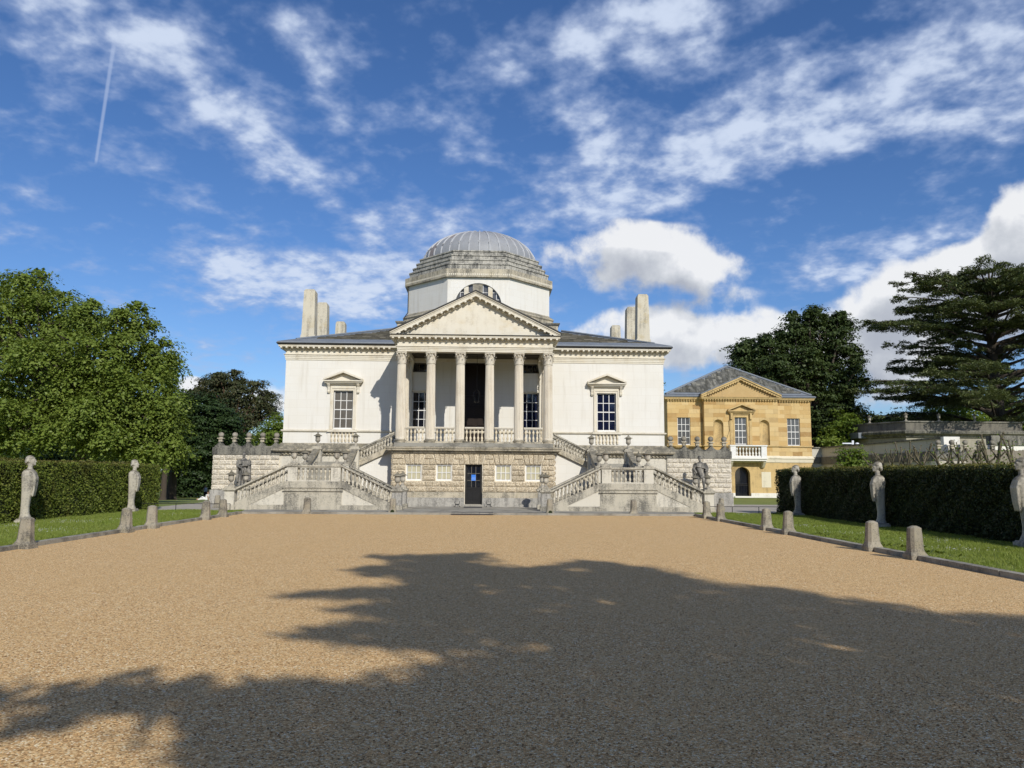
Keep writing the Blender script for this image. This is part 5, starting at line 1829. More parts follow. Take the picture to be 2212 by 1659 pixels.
for k, (y, lb) in enumerate(((-25.15, 'nearest bollard on the left kerb, directly before the first herm'), (-20.6, 'second bollard from the camera on the left kerb'), (-18.98, 'third bollard from the camera on the left kerb'), (-14.67, 'fourth bollard on the left kerb, near the corner'), (-12.9, 'last bollard on the left kerb, beside the staircase'))):
    bollard(-9.05, y, lb, k)
for k, (y, lb) in enumerate(((-12.07, 'last bollard on the right kerb, beside the staircase'), (-13.85, 'second to last bollard on the right kerb, near the corner'), (-18.46, 'fourth bollard from the camera on the right kerb'), (-20.16, 'third bollard from the camera on the right kerb'), (-24.93, 'second bollard from the camera on the right kerb'), (-26.65, 'nearest bollard on the right kerb, before the tall dark hedge'))):
    bollard(9.15, y, lb, k + 1)
bollard(-6.58, -10.3, 'bollard centred before the left staircase landing', 2)
bollard(-3.15, -10.2, 'bollard with small arched hole, left of the door mat', 1, 0, True)
bollard(3.25, -10.0, 'bollard with small arched hole, right of the door mat', 3, 0, True)
bollard(6.67, -10.2, 'bollard centred before the right staircase landing', 0)
bollard(-11.75, -5.6, 'bollard half hidden behind the left kerb pair, beyond the low rail', 2, 0, False, .92)
bollard(11.75, -5.4, 'bollard half hidden behind the right kerb pair, beyond the low rail', 3, 0, False, .92)


# ------------------------------------------------------------------ small things by the door and the rails
def boot_scraper(x, label):
    T = thing('boot_scraper', label, 'boot scraper', (x, -4.42, .078), 0, 'iron boot scrapers beside the door')
    for sx in (-1, 1):
        MB().tube([(sx * .10, 0, 0), (sx * .085, 0, .12), (sx * .12, 0, .20), (sx * .10, 0, .27)], .014, 6).tube([(sx * .10, 0, .03), (sx * .16, -.05, .0)], .014, 6).build('upright', 'iron', T)
    MB().box(-.10, .10, -.006, .006, .09, .135).build('blade', 'iron', T)


boot_scraper(-.76, 'black iron boot scraper left of the door')
boot_scraper(.76, 'black iron boot scraper right of the door')
tag(MB().box(-.42, .44, -5.55, -4.42, .079, .094).build('door_mat', 'mat_rubber'), 'dark doormat at the foot of the black door', 'doormat')
m_ = MB().box(-.78, .92, -10.55, -9.95, .09, .10)
m_.v = [(x, y, z - (.075 if y < -10.5 else 0)) for x, y, z in m_.v]
tag(m_.build('ramp_mat', 'mat_rubber'), 'long dark mat sloping over the pavement edge onto gravel', 'mat')


def low_rail(x0, x1, y, label):
    T = thing('low_rail', label, 'railing', (0, 0, .05), 0, 'low iron rails across the lawn ends')
    n = max(2, int(abs(x1 - x0) / 1.08) + 1)
    for k in range(n):
        x = x0 + (x1 - x0) * k / (n - 1)
        MB().tube([(x, y, 0), (x, y, .31)], .014, 6).build('post', 'iron', T)
    MB().tube([(x0, y, .30), (x1, y, .30)], .014, 6).build('bar', 'iron', T)


low_rail(-9.9, -14.3, -9.5, 'thin black rail across the end of the left lawn')
low_rail(9.9, 13.3, -9.3, 'thin black rail across the end of the right lawn')


def lantern():
    T = thing('lantern', 'dark glass lantern hanging in the middle of the portico', 'lantern', (.08, -1.6, 5.35))
    MB().tube([(0, 0, .75), (0, 0, 2.6)], .012, 5).build('chain', 'iron', T)
    MB().lathe([(.05, 0), (.14, .06), (.15, .10)], 6).lathe([(.2, .52), (.15, .6), (.05, .72), (.02, .76)], 6).build('cap', 'iron', T)
    MB().lathe([(.14, .10), (.185, .52)], 6).build('glass', 'pane_dark', T)
    for k in range(6):
        a = k * math.pi / 3
        MB().tube([(.15 * math.cos(a), .15 * math.sin(a), .08), (.195 * math.cos(a), .195 * math.sin(a), .54)], .01, 4).build('rib', 'iron', T)


lantern()


# ------------------------------------------------------------------ yellow pavilion
def build_pavilion():
    P = thing('pavilion', 'yellow stone pavilion with pediment and slate roof, right of the villa', 'pavilion')
    YB, YW = 18.0, 18.5
    x0, x1, b0, b1 = 14.9, 26.4, 17.7, 23.58
    cx = 20.62
    core = MB().box(x0, x1, YW + .29, 30, 0, 7.7).box(b0, b1, YB + .55, 20, 0, 7.7).build('wall_core', 'yellow_trim', P)

    def ashlar(xa, xb, zs, y, holes):
        bm = MB().box(-.5, .5, -.5, .5, -.5, .5).mesh('ashlar_block')
        bm.materials.append(M['yellow_ashlar'])
        for j in range(len(zs) - 1):
            za, zb = zs[j], zs[j + 1]
            zc = (za + zb) / 2
            segs = [(xa, xb)]
            for h in holes:
                if h[2] < zc < h[3]:
                    ns = []
                    for a, b in segs:
                        if h[1] <= a or h[0] >= b: ns.append((a, b))
                        else:
                            if h[0] - a > .02: ns.append((a, h[0]))
                            if b - h[1] > .02: ns.append((h[1], b))
                    segs = ns
            for a, b in segs:
                x = a
                if j % 2 and b - a > 1.0:
                    first = .36
                else:
                    first = .72
                ln = first
                while x < b - .01:
                    e = min(x + ln, b)
                    if b - e < .2: e = b
                    put('ashlar_block', bm, None, P, ((x + e) / 2, y + .14 + ASHLAR_RNG.uniform(-.002, .003), zc), None, (e - x - .006, .28, zb - za - .006))
                    x = e
                    ln = ASHLAR_RNG.uniform(.55, .95)
    zl = [4.09 + (6.25 - 4.09) * k / 6 for k in range(7)] + [6.25 + (7.58 - 6.25) * k / 4 for k in range(1, 5)]
    wl, wr = (15.70, 16.72), (24.48, 25.50)
    ashlar(x0, b0, zl, YW, [(wl[0], wl[1], 4.09, 6.25)])
    ashlar(b1, x1, zl, YW, [(wr[0], wr[1], 4.09, 6.25)])
    n1, n2 = (18.41, 19.20), (22.07, 22.87)
    ashlar(b0, b1, zl, YB, [(n1[0], n1[1], 4.09, 6.25), (n2[0], n2[1], 4.09, 6.25), (20.0, 21.16, 4.09, 6.33)])
    MB().box(b0 + .002, b0 + .2, YB + .285, YW + .3, 4.09, 7.58).box(b1 - .2, b1 - .002, YB + .285, YW + .3, 4.09, 7.58).build('bay_return', 'yellow_trim', P)
    for a, b in (wl, wr):
        sash(P, a, b, 4.09, 6.25, YW + .10, 3, 4, 'pane_grey', bar=.04, fr=.05)
    sash(P, 20.10, 21.06, 4.13, 6.27, YB + .10, 3, 4, 'pane_grey', bar=.04, fr=.05)
    fr = MB().box(19.98, 20.10, YB - .03, YB + .2, 4.1, 6.42).box(21.06, 21.18, YB - .03, YB + .2, 4.1, 6.42).box(20.10, 21.06, YB - .03, YB + .2, 6.27, 6.42)
    for sx in (19.72, 21.26):
        fr.box(sx, sx + .2, YB - .06, YB + .05, 4.1, 6.45)
        fr.box(sx + .02, sx + .18, YB - .2, YB + .05, 6.1, 6.6)
    fr.box(19.75, 21.42, YB - .07, YB + .05, 6.43, 6.6)
    fr.build('window_surround', 'yellow_trim', P)
    pediment_part(P, 20.62, YB, 1.09, 6.70, .46, .34, .13, 'yellow_trim', 'yellow_trim')
    # arched niches
    for a, b in (n1, n2):
        r = (b - a) / 2
        c = (a + b) / 2
        zs = 6.08 - r
        arc = [(c + r * math.cos(t), zs + r * math.sin(t)) for t in [math.pi * k / 12 for k in range(13)]]
        MB().prism_xz([(a, 6.25), (a, zs)] + arc[::-1][1:-1] + [(b, zs), (b, 6.25)], YB + .003, YB + .28).build('niche_head', 'yellow_trim', P)
        back = MB()
        rings = []
        for t in range(9):
            an = math.pi * t / 8
            rings.append([(c - r * math.cos(an), YB + .02 + r * .75 * math.sin(an), z) for z in (4.09, 5.0, zs)])
        for k in range(8):
            for q in (0, 1):
                back.add([rings[k][q], rings[k + 1][q], rings[k + 1][q + 1], rings[k][q + 1]], [(0, 1, 2, 3)])
        for k in range(8):
            for q in range(5):
                def pt(kk, qq):
                    an, el = math.pi * kk / 8, math.pi / 2 * qq / 5
                    return (c - r * math.cos(an) * math.cos(el), YB + .02 + r * .75 * math.sin(an) * math.cos(el), zs + r * math.sin(el))
                back.add([pt(k, q), pt(k + 1, q), pt(k + 1, q + 1), pt(k, q + 1)], [(0, 1, 2, 3)])
        back.build('niche', 'yellow_trim', P, smooth=True)
    # band under the first floor and ground storey with arched door
    pth = [(x0, 30), (x0, YW), (b0, YW), (b0, YB), (b1, YB), (b1, YW), (x1, YW), (x1, 30)]
    MB().sweep(pth, [(0, 3.94), (.07, 3.96), (.10, 4.02), (.08, 4.08), (0, 4.09)]).build('string_course', 'yellow_trim', P)
    ashlar(b1, x1, [3.26, 3.6, 3.94], YW, [])
    ashlar(b0, b1, [3.26, 3.6, 3.94], YB, [])
    MB().sweep(pth, [(0, 2.72), (.05, 2.75), (.07, 3.0), (.12, 3.05), (.10, 3.14), (.03, 3.26), (0, 3.262)]).build('plat_band', 'cream_wall', P)
    # ground storey front with arch
    dx, dr = 20.62, .60
    zs = 1.78
    arc = [(dx + dr * math.cos(t), zs + dr * math.sin(t)) for t in [math.pi * k / 12 for k in range(13)]]
    g = MB().prism_xz([(b0, 0), (dx - dr, 0), (dx - dr, zs)] + arc[::-1][1:-1] + [(dx + dr, zs), (dx + dr, 0), (b1, 0), (b1, 2.72), (b0, 2.72)], YB, YB + .5)
    g.box(b1, x1, YW, YW + .3, 0, 2.72).box(x0, b0, YW, YW + .3, 0, 2.72)
    g.build('ground_storey', 'yellow_trim', P)
    MB().box(b0 - .06, dx - dr - .03, YB - .08, YB + .1, 0, .36).box(dx + dr + .03, b1 + .06, YB - .08, YB + .1, 0, .36).build('plinth', 'white_block', P)
    MB().box(22.12, 22.86, YB + .004 - .012, YB + .02, .8, 2.0).build('niche_panel', 'cream_wall', P)
    dp = MB().prism_xz([(dx - dr, .12), (dx - dr, zs)] + arc[::-1][1:-1] + [(dx + dr, zs), (dx + dr, .12)], YB + .42, YB + .5).build('door', 'pane_dark', P)
    for k in range(9):
        xx = dx - .5 + k * .125
        MB().tube([(xx, YB + .38, .12), (xx, YB + .38, .95)], .012, 5).build('gate_bar', 'iron', dp)
    MB().box(dx - .58, dx + .58, YB + .36, YB + .4, .93, .97).box(dx - .58, dx + .58, YB + .36, YB + .4, 1.05, 1.09).build('gate_rail', 'iron', dp)
    MB().box(dx - .7, dx + .72, YB - .25, YB + .4, 0, .12).build('door_step', 'white_block', P)
    # balcony
    ya = YB - .75
    bl = MB().box(19.42, 22.42, ya, YB + .02, 2.98, 3.1).box(19.5, 22.34, ya + .08, YB + .02, 2.84, 2.98).build('balcony', 'white_block', P)
    for xx in (19.55, 22.12):
        MB().extrude([(xx, YB, 2.84), (xx, YB - .55, 2.84), (xx, YB - .55, 2.74), (xx, YB - .2, 2.35), (xx, YB, 2.3)], (.2, 0, 0)).build('bracket', 'cream_wall', bl)
    for xa, xb in ((19.50, 19.92), (21.92, 22.34)):
        MB().box(xa, xb, ya + .04, ya + .46, 3.1, 3.98).build('balcony_pier', 'white_paint', bl)
        MB().box(xa + .05, xb - .05, ya + .45, YB, 3.1, 3.9).build('balcony_side', 'white_paint', bl)
    MB().box(19.45, 22.39, ya, ya + .5, 3.97, 4.06).build('balcony_rail', 'white_paint', bl)
    MB().box(19.92, 21.92, ya + .1, ya + .4, 3.1, 3.22).build('balcony_kerb', 'white_paint', bl)
    bm = baluster_mesh('baluster', .74, .085, 'white_block')
    for k in range(8):
        put('baluster', bm, None, bl, (20.05 + k * .25, ya + .24, 3.225))
    # eaves cornice with dentils, gutter
    MB().sweep(pth, [(0, 7.56), (.05, 7.58), (.08, 7.66), (.22, 7.68), (.26, 7.78), (.3, 7.84), (0, 7.86)]).build('eaves_cornice', 'yellow_trim', P)
    MB().sweep([(x0, 30), (x0, YW), (x1, YW), (x1, 30)], [(.31, 7.845), (.36, 7.93), (.3, 8.0), (-.3, 8.18), (-.3, 7.85)]).build('gutter', 'lead', P)
    dn = MB().box(-.05, .05, -.1, .02, -.05, .05).mesh('dentil')
    dn.materials.append(M['yellow_trim'])
    x = b0 + .05
    while x < b1:
        put('dentil', dn, None, P, (x, YB - .07, 7.62))
        x += .21
    for xa, xb in ((x0, b0 - .3), (b1 + .25, x1)):
        x = xa + .05
        while x < xb:
            put('dentil', dn, None, P, (x, YW - .07, 7.62))
            x += .21
    # pediment of the bay
    zo, za, xo = 7.86, 9.28, 3.18
    rk = MB()
    for s in (-1, 1):
        for th0, th1, o in ((-.20, -.06, .22), (-.06, .06, .30)):
            q = [(cx + s * xo, zo + th0 + .12), (cx, za + th0 + .12), (cx, za + th1 + .12), (cx + s * xo, zo + th1 + .12)]
            if s > 0: q = q[::-1]
            rk.prism_xz(q, YB - o, YB + .4)
    rk = rk.build('pediment_cornice', 'yellow_trim', P)
    for s in (-1, 1):
        q = [(cx + s * (xo + .04), zo + .185), (cx, za + .185), (cx, za + .25), (cx + s * (xo + .04), zo + .25)]
        if s > 0: q = q[::-1]
        MB().prism_xz(q, YB - .33, YB + .45).build('pediment_flashing', 'lead', P)
        MB().add([(cx + s * xo, YB + .2, zo + .18), (cx, YB + .2, za + .18), (cx, 21.0, za + .18), (cx + s * xo, 20.5, zo + .18)], [(0, 1, 2, 3)]).build('bay_roof', 'lead', P)
        for k in range(15):
            t = (k + .8) / 16
            put('dentil', dn, None, rk, (cx + s * xo * (1 - t), YB - .16, zo + (za - zo) * t - .10), (0, s * math.atan((za - zo) / xo), 0))
    MB().prism_xz([(cx - xo + .2, zo), (cx + xo - .2, zo), (cx, za - .06)], YB + .01, YB + .3).build('tympanum', 'yellow_ashlar', P)
    # slate roof, hipped
    za = 10.75
    A = [(x0 - .1, YW - .05, 8.1), (x1 + .1, YW - .05, 8.1), (x1 + .1, 30, 8.1), (x0 - .1, 30, 8.1)]
    rx, ry0, ry1 = 20.65, 21.3, 27
    roof = MB().add(A + [(rx, ry0, za), (rx, ry1, za)], [(0, 1, 4), (1, 2, 5, 4), (2, 3, 5), (3, 0, 4, 5)]).build('roof', 'lead', P)
    g = Vector((0, ry0 - YW, za - 8.1)).normalized()

    def inside(c):
        t = (c.y - YW) / (ry0 - YW)
        if not .06 < t < .97: return False
        xl, xr = A[0][0] + (rx - A[0][0]) * t + .42, A[1][0] + (rx - A[1][0]) * t - .42
        zped = 7.95 + (9.35 - 7.95) * max(0, 1 - abs(c.x - cx) / xo)
        return xl < c.x < xr and c.z > zped
    slate_field(roof, (0, YW - .05, 8.1 + .02), (1, 0, 0), tuple(g), .36, .22, inside, 'slate_grey', 298)
    for q in (0, 1):
        MB().tube([A[q], (rx, ry0, za + .03)], .11, 6).build('hip_roll', 'lead', roof)
    # hanging cable
    MB().tube([(19.62, YB - .03, 6.0), (19.66, YB - .03, 5.2), (19.45, YB - .04, 4.6), (19.1, YB - .05, 4.25)], .012, 4).build('cable', 'rainwater', P)


build_pavilion()


# ------------------------------------------------------------------ white garden wall and low building on the right
def link_wall():
    T = thing('boundary_wall', 'long white wall running from yellow pavilion towards the pollarded trees', 'wall')
    MB().box(26.42, 27.3, 18.6, 18.9, 0, 3.9).box(27.2, 27.5, 2.2, 18.6, 0, 3.9).build('wall_face', 'link_wall', T)
    MB().box(26.42, 27.15, 18.52, 18.6, 2.72, 3.2).box(27.1, 27.19, 2.2, 18.5, 2.62, 3.2).build('wall_shadow_band', 'far_parapet', T)  # the band's dark colour stands in for a shadow on the wall
    MB().box(26.42, 27.2, 18.5, 19.0, 3.9, 3.99).box(27.1, 27.6, 2.1, 18.49, 3.9, 3.99).build('wall_coping', 'coping_black', T)
    MB().box(27.05, 28.0, 1.85, 2.15, 0, 4.0).build('end_pier', 'white_block', T)
    T2 = thing('boundary_wall', 'white wall with dark coping at far right behind the pollards', 'wall')
    MB().box(29.9, 42, 2.0, 2.3, 0, 3.55).build('wall_face', 'white_block', T2)
    MB().box(29.9, 42, 1.9, 2.4, 3.55, 4.1).build('wall_coping', 'coping_black', T2)
    c = thing('security_camera', 'white security camera on top of the boundary wall', 'camera', (27.3, 14.0, 3.99))
    c.scale = (.6, .6, .6)
    MB().box(-.9, .3, -.08, .08, .12, .26).build('housing', 'camera_white', c)
    MB().box(.28, .5, -.1, .1, .0, .55).build('bracket', 'camera_white', c)
    MB().ball((.95, 0, .15), (.24, .2, .16), 10, 6).build('dome', 'camera_white', c)


link_wall()


def low_building():
    B = thing('low_building', 'low grey flat-roofed building with heavy dark cornice beneath the cedar', 'building')
    path = [(34.6, 33), (35.5, 27.4), (37.1, 24.0), (47.4, 24.0), (47.6, 33)]
    MB().sweep(path, [(0, 0), (0, 5.25), (-.4, 5.25), (-.4, 0)]).build('wall', 'far_wall', B)
    MB().sweep(path, [(0, 5.1), (.15, 5.15), (.2, 5.3), (.55, 5.45), (.6, 5.62), (.5, 5.75), (0, 5.78)]).build('cornice', 'coping_black', B)
    MB().sweep(path, [(.05, 5.76), (.05, 6.45), (-.35, 6.45), (-.35, 5.76)]).build('parapet', 'far_parapet', B)
    MB().sweep(path, [(.14, 6.45), (.14, 6.56), (-.42, 6.56), (-.42, 6.45)]).build('parapet_coping', 'coping_black', B)
    MB().box(34.6, 47.6, 27.5, 33, 5.2, 5.7).build('roof', 'lead', B)
    for k, (x, y) in enumerate(((35.7, 27.5), (37.25, 24.2), (40.2, 24.2), (43.4, 24.2))):
        place_urn(x, y, 6.56, 'dark squat urn on the low building parapet, number %s from its left corner' % ('one', 'two', 'three', 'four')[k], 'urns on the low building', 1.05)


low_building()


def timber_fence():
    T = thing('timber_fence', 'grey vertical-board fence above the hedge at far right', 'fence')
    for k in range(16):
        MB().box(20.2 + k * .17, 20.36 + k * .17, -11.0, -10.97, 0, 2.75 + .02 * (k % 3)).build('board', 'grey_timber', T)
    MB().box(20.2, 22.9, -10.96, -10.9, 2.3, 2.4).build('rail', 'grey_timber', T)


timber_fence()


def cottage():
    T = thing('cottage', 'small white gabled house glimpsed between the far left trees', 'house', (-68.2, 140, -1.8))
    T.scale = (.5, .5, .5)
    MB().box(-4, 4, 0, 6, 0, 3.6).prism_xz([(-4, 3.6), (4, 3.6), (0, 6.4)], 0, 6).build('wall', 'cottage_white', T)
    MB().extrude([(-4.4, -.3, 3.35), (0, -.3, 6.55), (4.4, -.3, 3.35), (4.4, -.3, 3.6), (0, -.3, 6.85), (-4.4, -.3, 3.6)], (0, 6.6, 0)).build('roof', 'slate_grey', T)
    for x in (-2.2, 1.0):
        MB().box(x, x + 1.1, -.05, .02, 1.0, 2.6).build('window', 'pane_dark', T)


cottage()


# ------------------------------------------------------------------ hedges
def hedge(s, y0, y1, x_in, thick, h, leafmat, topmat, label, dens, size):
    T = thing('hedge', label, 'hedge', (0, 0, 0))
    xa, xb = sorted((s * x_in, s * (x_in + thick)))
    ins = .09
    MB().box(xa + ins, xb - ins, y0 + ins, y1 - ins, 0.05, h - ins).build('core', 'hedge_core', T)

    def field(n, fx):
        P = np.empty((n, 3))
        Nn = np.empty((n, 3))
        u, v, j = RNG.random(n), RNG.random(n), RNG.normal(0, .035, n)
        fx(P, Nn, u, v, j)
        return P, Nn
    xf = s * x_in

    def wob(y, z):
        return .05 * np.sin(y * 1.3 + 1) * np.sin(z * 2.0) + .03 * np.sin(y * 3.1 + z * 4.0) + .025 * np.sin(y * 7.7 + z * 9.0)

    def face(P, Nn, u, v, j):
        P[:, 1] = y0 + (y1 - y0) * u
        P[:, 2] = .06 + (h - .06) * v
        P[:, 0] = xf + s * (j + wob(P[:, 1], P[:, 2]) + .02)
        Nn[:] = (-s, 0, .35)

    def endf(P, Nn, u, v, j):
        P[:, 0] = xa + (xb - xa) * u
        P[:, 2] = .06 + (h - .06) * v
        P[:, 1] = np.where(RNG.random(len(u)) < .8, y1, y0) + j
        Nn[:] = (0, 1, .2)

    def topf(P, Nn, u, v, j):
        P[:, 1] = y0 + (y1 - y0) * u
        P[:, 0] = xa + (xb - xa) * v
        P[:, 2] = h - .01 + j * .9 + .035 * np.sin(P[:, 1] * 1.7) + .02 * np.sin(P[:, 1] * 4.3 + 2)
        Nn[:] = (0, 0, 1)
    vs, qs, off = [], [], 0
    for n, fx in ((int((y1 - y0) * h * dens), face), (int(thick * h * dens * 1.1), endf)):
        P, Nn = field(n, fx)
        V, Q = leaf_quads(P, unit(Nn + RNG.normal(0, .75, Nn.shape)), size, .55)
        vs.append(V)
        qs.append(Q + off)
        off += len(V)
    put('foliage', mesh_arrays('foliage', np.vstack(vs), np.vstack(qs)), leafmat, T)
    P, Nn = field(int((y1 - y0) * thick * dens * .55), topf)
    V, Q = leaf_quads(P, unit(Nn + RNG.normal(0, .5, Nn.shape)), size, .5)
    put('clipped_top', mesh_arrays('clipped_top', V, Q), topmat, T)
    return T


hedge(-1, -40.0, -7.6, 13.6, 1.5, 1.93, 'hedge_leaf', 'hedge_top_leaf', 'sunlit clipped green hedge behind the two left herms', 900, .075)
hedge(1, -40.0, -8.3, 13.32, 1.5, 1.93, 'shaded_hedge_leaf', 'hedge_top_leaf', 'dark shaded clipped hedge behind the three right herms', 900, .075)


# ------------------------------------------------------------------ grass and daisies
def grass_strip(s, label):
    n = 130000
    y = -9.5 - 26.0 * RNG.random(n) ** 1.15
    x = 9.32 + (4.2) * RNG.random(n)
    x = x * s
    h = RNG.uniform(.025, .075, n) * (1 + .5 * np.sin(x * 2.3 + y) * np.sin(y * 1.7)) + .02 * (np.abs(x) < 9.5)
    h = np.maximum(h, .02)
    a = RNG.uniform(0, 6.283, n)
    lean = RNG.normal(0, .5, (n, 2)) * h[:, None]
    w = RNG.uniform(.004, .009, n)
    V = np.empty((n, 3, 3))
    V[:, 0] = np.stack([x + w * np.cos(a), y + w * np.sin(a), np.full(n, .066)], 1)
    V[:, 1] = np.stack([x - w * np.cos(a), y - w * np.sin(a), np.full(n, .066)], 1)
    V[:, 2] = np.stack([x + lean[:, 0], y + lean[:, 1], .066 + h], 1)
    o = put('grass', mesh_arrays('grass', V.reshape(-1, 3), np.arange(n * 3).reshape(n, 3)), 'grass_blade')
    tag(o, label, 'grass', None, 'stuff')


grass_strip(-1, 'short green grass between left kerb and hedge')
grass_strip(1, 'short green grass between right kerb and hedge')


def daisies():
    pts = []
    for (cx, cy, rx, ry, n) in ((-12.0, -17.5, .8, .5, 60), (-11.2, -21.0, .7, .5, 50), (-11.0, -16.4, .5, .4, 30), (-12.6, -19.6, .6, .3, 40), (10.6, -17.8, .5, .5, 40), (10.3, -20.8, .6, .4, 36), (11.6, -23.0, .7, .5, 40), (10.9, -25.5, .5, .4, 30), (11.0, -11.0, .7, .5, 36), (12.0, -29.0, .8, .5, 30), (-10.5, -12.8, .7, .5, 24)):
        for k in range(n):
            pts.append((random.gauss(cx, rx * .6), random.gauss(cy, ry * .8)))
    mb = MB()
    for x, y in pts:
        z = .10 + random.uniform(0, .04)
        r = random.uniform(.010, .018)
        mb.add([(x + r * math.cos(a), y + r * math.sin(a), z + random.uniform(-.004, .004)) for a in (0, 1.05, 2.1, 3.14, 4.2, 5.24)], [(0, 1, 2, 3, 4, 5)])
        mb.add([(x - .002, y, .066), (x + .002, y, .066), (x, y, z)], [(0, 1, 2)])
    o = mb.build('daisies', 'daisy')
    tag(o, 'scattered white daisies in the lawn strips', 'flowers', None, 'stuff')
    wd = MB()
    for k in range(46):   # coarse weeds at the kerb on the right
        x, y = 9.45 + abs(random.gauss(0, .35)), random.uniform(-27, -21)
        for q in range(7):
            a = random.uniform(0, 6.28)
            L = random.uniform(.05, .12)
            d = Vector((math.cos(a), math.sin(a), .7)) * L
            s_ = Vector((-math.sin(a), math.cos(a), 0)) * L * .3
            p = Vector((x, y, .07))
            wd.add([p, p + d * .6 + s_, p + d, p + d * .6 - s_], [(0, 1, 2, 3)])
    tag(wd.build('weeds', 'hedge_leaf'), 'coarse leafy weeds along the right kerb', 'weeds', None, 'stuff')


daisies()


# ------------------------------------------------------------------ trees
def branch_tube(mb, p, q, r0, r1, sag=0.0, n=6, seg=4, wob=0.0):
    p, q = Vector(p), Vector(q)
    pts, rs = [], []
    for k in range(seg + 1):
        t = k / seg
        c = p.lerp(q, t)
        c.z += sag * math.sin(math.pi * t)
        if 0 < k < seg:
            c += Vector((random.gauss(0, wob), random.gauss(0, wob), random.gauss(0, wob * .5)))
        pts.append(c)
        rs.append(r0 + (r1 - r0) * t)
    mb.tube(pts, rs, n)


def clumped_crown(lobes, per_m2, clump_r, leaves, size, aspect=.62, flat=.42, droop=.35, up=.9, fill=.72, rng=RNG, cell=None, inner=.3):
    """leaves gathered into drooping umbrella-shaped sprays over the outside of the lobes, darker mass within"""
    C, Rr = np.array([l[:3] for l in lobes]), np.array([[l[3], l[4], l[5]] for l in lobes])
    cen, outw = [], []
    for k in range(len(lobes)):
        r = Rr[k]
        area = 4 * math.pi * ((r[0] * r[1]) ** 1.6 / 3 + (r[0] * r[2]) ** 1.6 / 3 + (r[1] * r[2]) ** 1.6 / 3) ** (1 / 1.6)
        n = int(area * per_m2) + 4
        d = unit(rng.normal(size=(n, 3)))
        bump = 1.0 + .12 * np.sin(d[:, 0] * 5 + k) * np.sin(d[:, 2] * 6 + 2 * k) + .08 * np.sin(d[:, 1] * 9 + d[:, 2] * 7)
        p = C[k] + d * r * (rng.uniform(fill, 1.03, n) * bump)[:, None]
        keep = np.ones(n, bool)
        for j in range(len(lobes)):
            if j != k:
                keep &= (((p - C[j]) / Rr[j]) ** 2).sum(1) > .42
        cen.append(p[keep])
        outw.append(unit(d / r)[keep])
    cen, outw = np.vstack(cen), np.vstack(outw)
    if cell:
        key = np.floor(cen / np.array([cell, cell, cell * .62]) + 100).astype(np.int64)
        _, ix = np.unique(key[:, 0] * 10 ** 8 + key[:, 1] * 10 ** 4 + key[:, 2], return_index=True)
        cen, outw = cen[ix], outw[ix]
    m = len(cen)
    cr = clump_r * rng.uniform(.55, 1.35, m)
    cnt = np.maximum((leaves * (cr / clump_r) ** 2).astype(int), 4)
    idx = np.repeat(np.arange(m), cnt)
    n = len(idx)
    a = rng.uniform(0, 6.283, n)
    rho = rng.random(n) ** .6
    R0 = cr[idx]
    lob = 1 + .3 * np.sin(a * 3 + idx * 1.7)
    off = np.stack([np.cos(a) * rho * R0 * lob, np.sin(a) * rho * R0 * lob, (rng.normal(0, .10, n) - droop * rho ** 2) * R0 * (flat / .42)], 1)
    off += outw[idx] * (rho * R0 * .25)[:, None]
    P = cen[idx] + off
    Nn = unit(np.stack([np.cos(a) * rho * .7, np.sin(a) * rho * .7, np.full(n, up)], 1) + outw[idx] * .5 + rng.normal(0, .40, (n, 3)))
    V, Q = leaf_quads(P, Nn, size, aspect, rng)
    if inner > 0:
        ni = int(n * inner)
        k = rng.integers(0, len(lobes), ni)
        d = unit(rng.normal(size=(ni, 3)))
        P = C[k] + d * Rr[k] * (rng.uniform(.1, .80, ni) ** .6)[:, None]
        V2, Q2 = leaf_quads(P, unit(rng.normal(size=(ni, 3)) + [0, 0, .3]), size * 1.5, .8, rng)
        Q = np.vstack([Q, Q2 + len(V)])
        V = np.vstack([V, V2])
    return V, Q, cen


def tree(name, label, base, lobes, mat, bark, trunk_r, trunk_top, per_m2=2.2, clump_r=.6, leaves=26, size=.2, group=None, cat='tree', aspect=.62, twigs=60, sub=0, **kw):
    T = thing(name, label, cat, base, 0, group)
    L = [(x - base[0], y - base[1], z - base[2], a, b, c) for x, y, z, a, b, c in lobes]
    if sub:
        S_ = []
        for x, y, z, a, b, c in L:
            S_.append((x, y, z, a * .55, b * .55, c * .55))
            for k in range(sub):
                zz = 1 - 2 * (k + .5) / sub
                zz = max(zz, -.75)
                th = k * 2.399 + random.uniform(-.4, .4)
                rr = math.sqrt(1 - zz * zz)
                f = random.uniform(.58, .78)
                q = random.uniform(.28, .42)
                S_.append((x + a * f * rr * math.cos(th), y + b * f * rr * math.sin(th), z + c * f * zz, a * q, b * q, c * q * .85))
        L = S_
    V, Q, cen = clumped_crown(L, per_m2, clump_r, leaves, size, aspect, **kw)
    put('crown', mesh_arrays('crown', V, Q), mat, T)
    mb = MB()
    mb.tube([(0, 0, -.1), (0.02, 0, .25), (.05, .03, trunk_top * .5), (0, 0, trunk_top)], [trunk_r * 1.5, trunk_r * 1.1, trunk_r * .9, trunk_r * .7], 10)
    for l in L:
        c = Vector(l[:3])
        branch_tube(mb, (0, 0, trunk_top * random.uniform(.6, 1.0)), c, trunk_r * .45, trunk_r * .12, sag=-.2, wob=.15)
    for k in RNG.choice(len(cen), min(twigs, len(cen)), replace=False):
        c = Vector(cen[k])
        l = min(L, key=lambda q: (Vector(q[:3]) - c).length)
        branch_tube(mb, l[:3], c, trunk_r * .14, .012, wob=.08, n=4, seg=3)
    mb.build('trunk', bark, T)
    return T


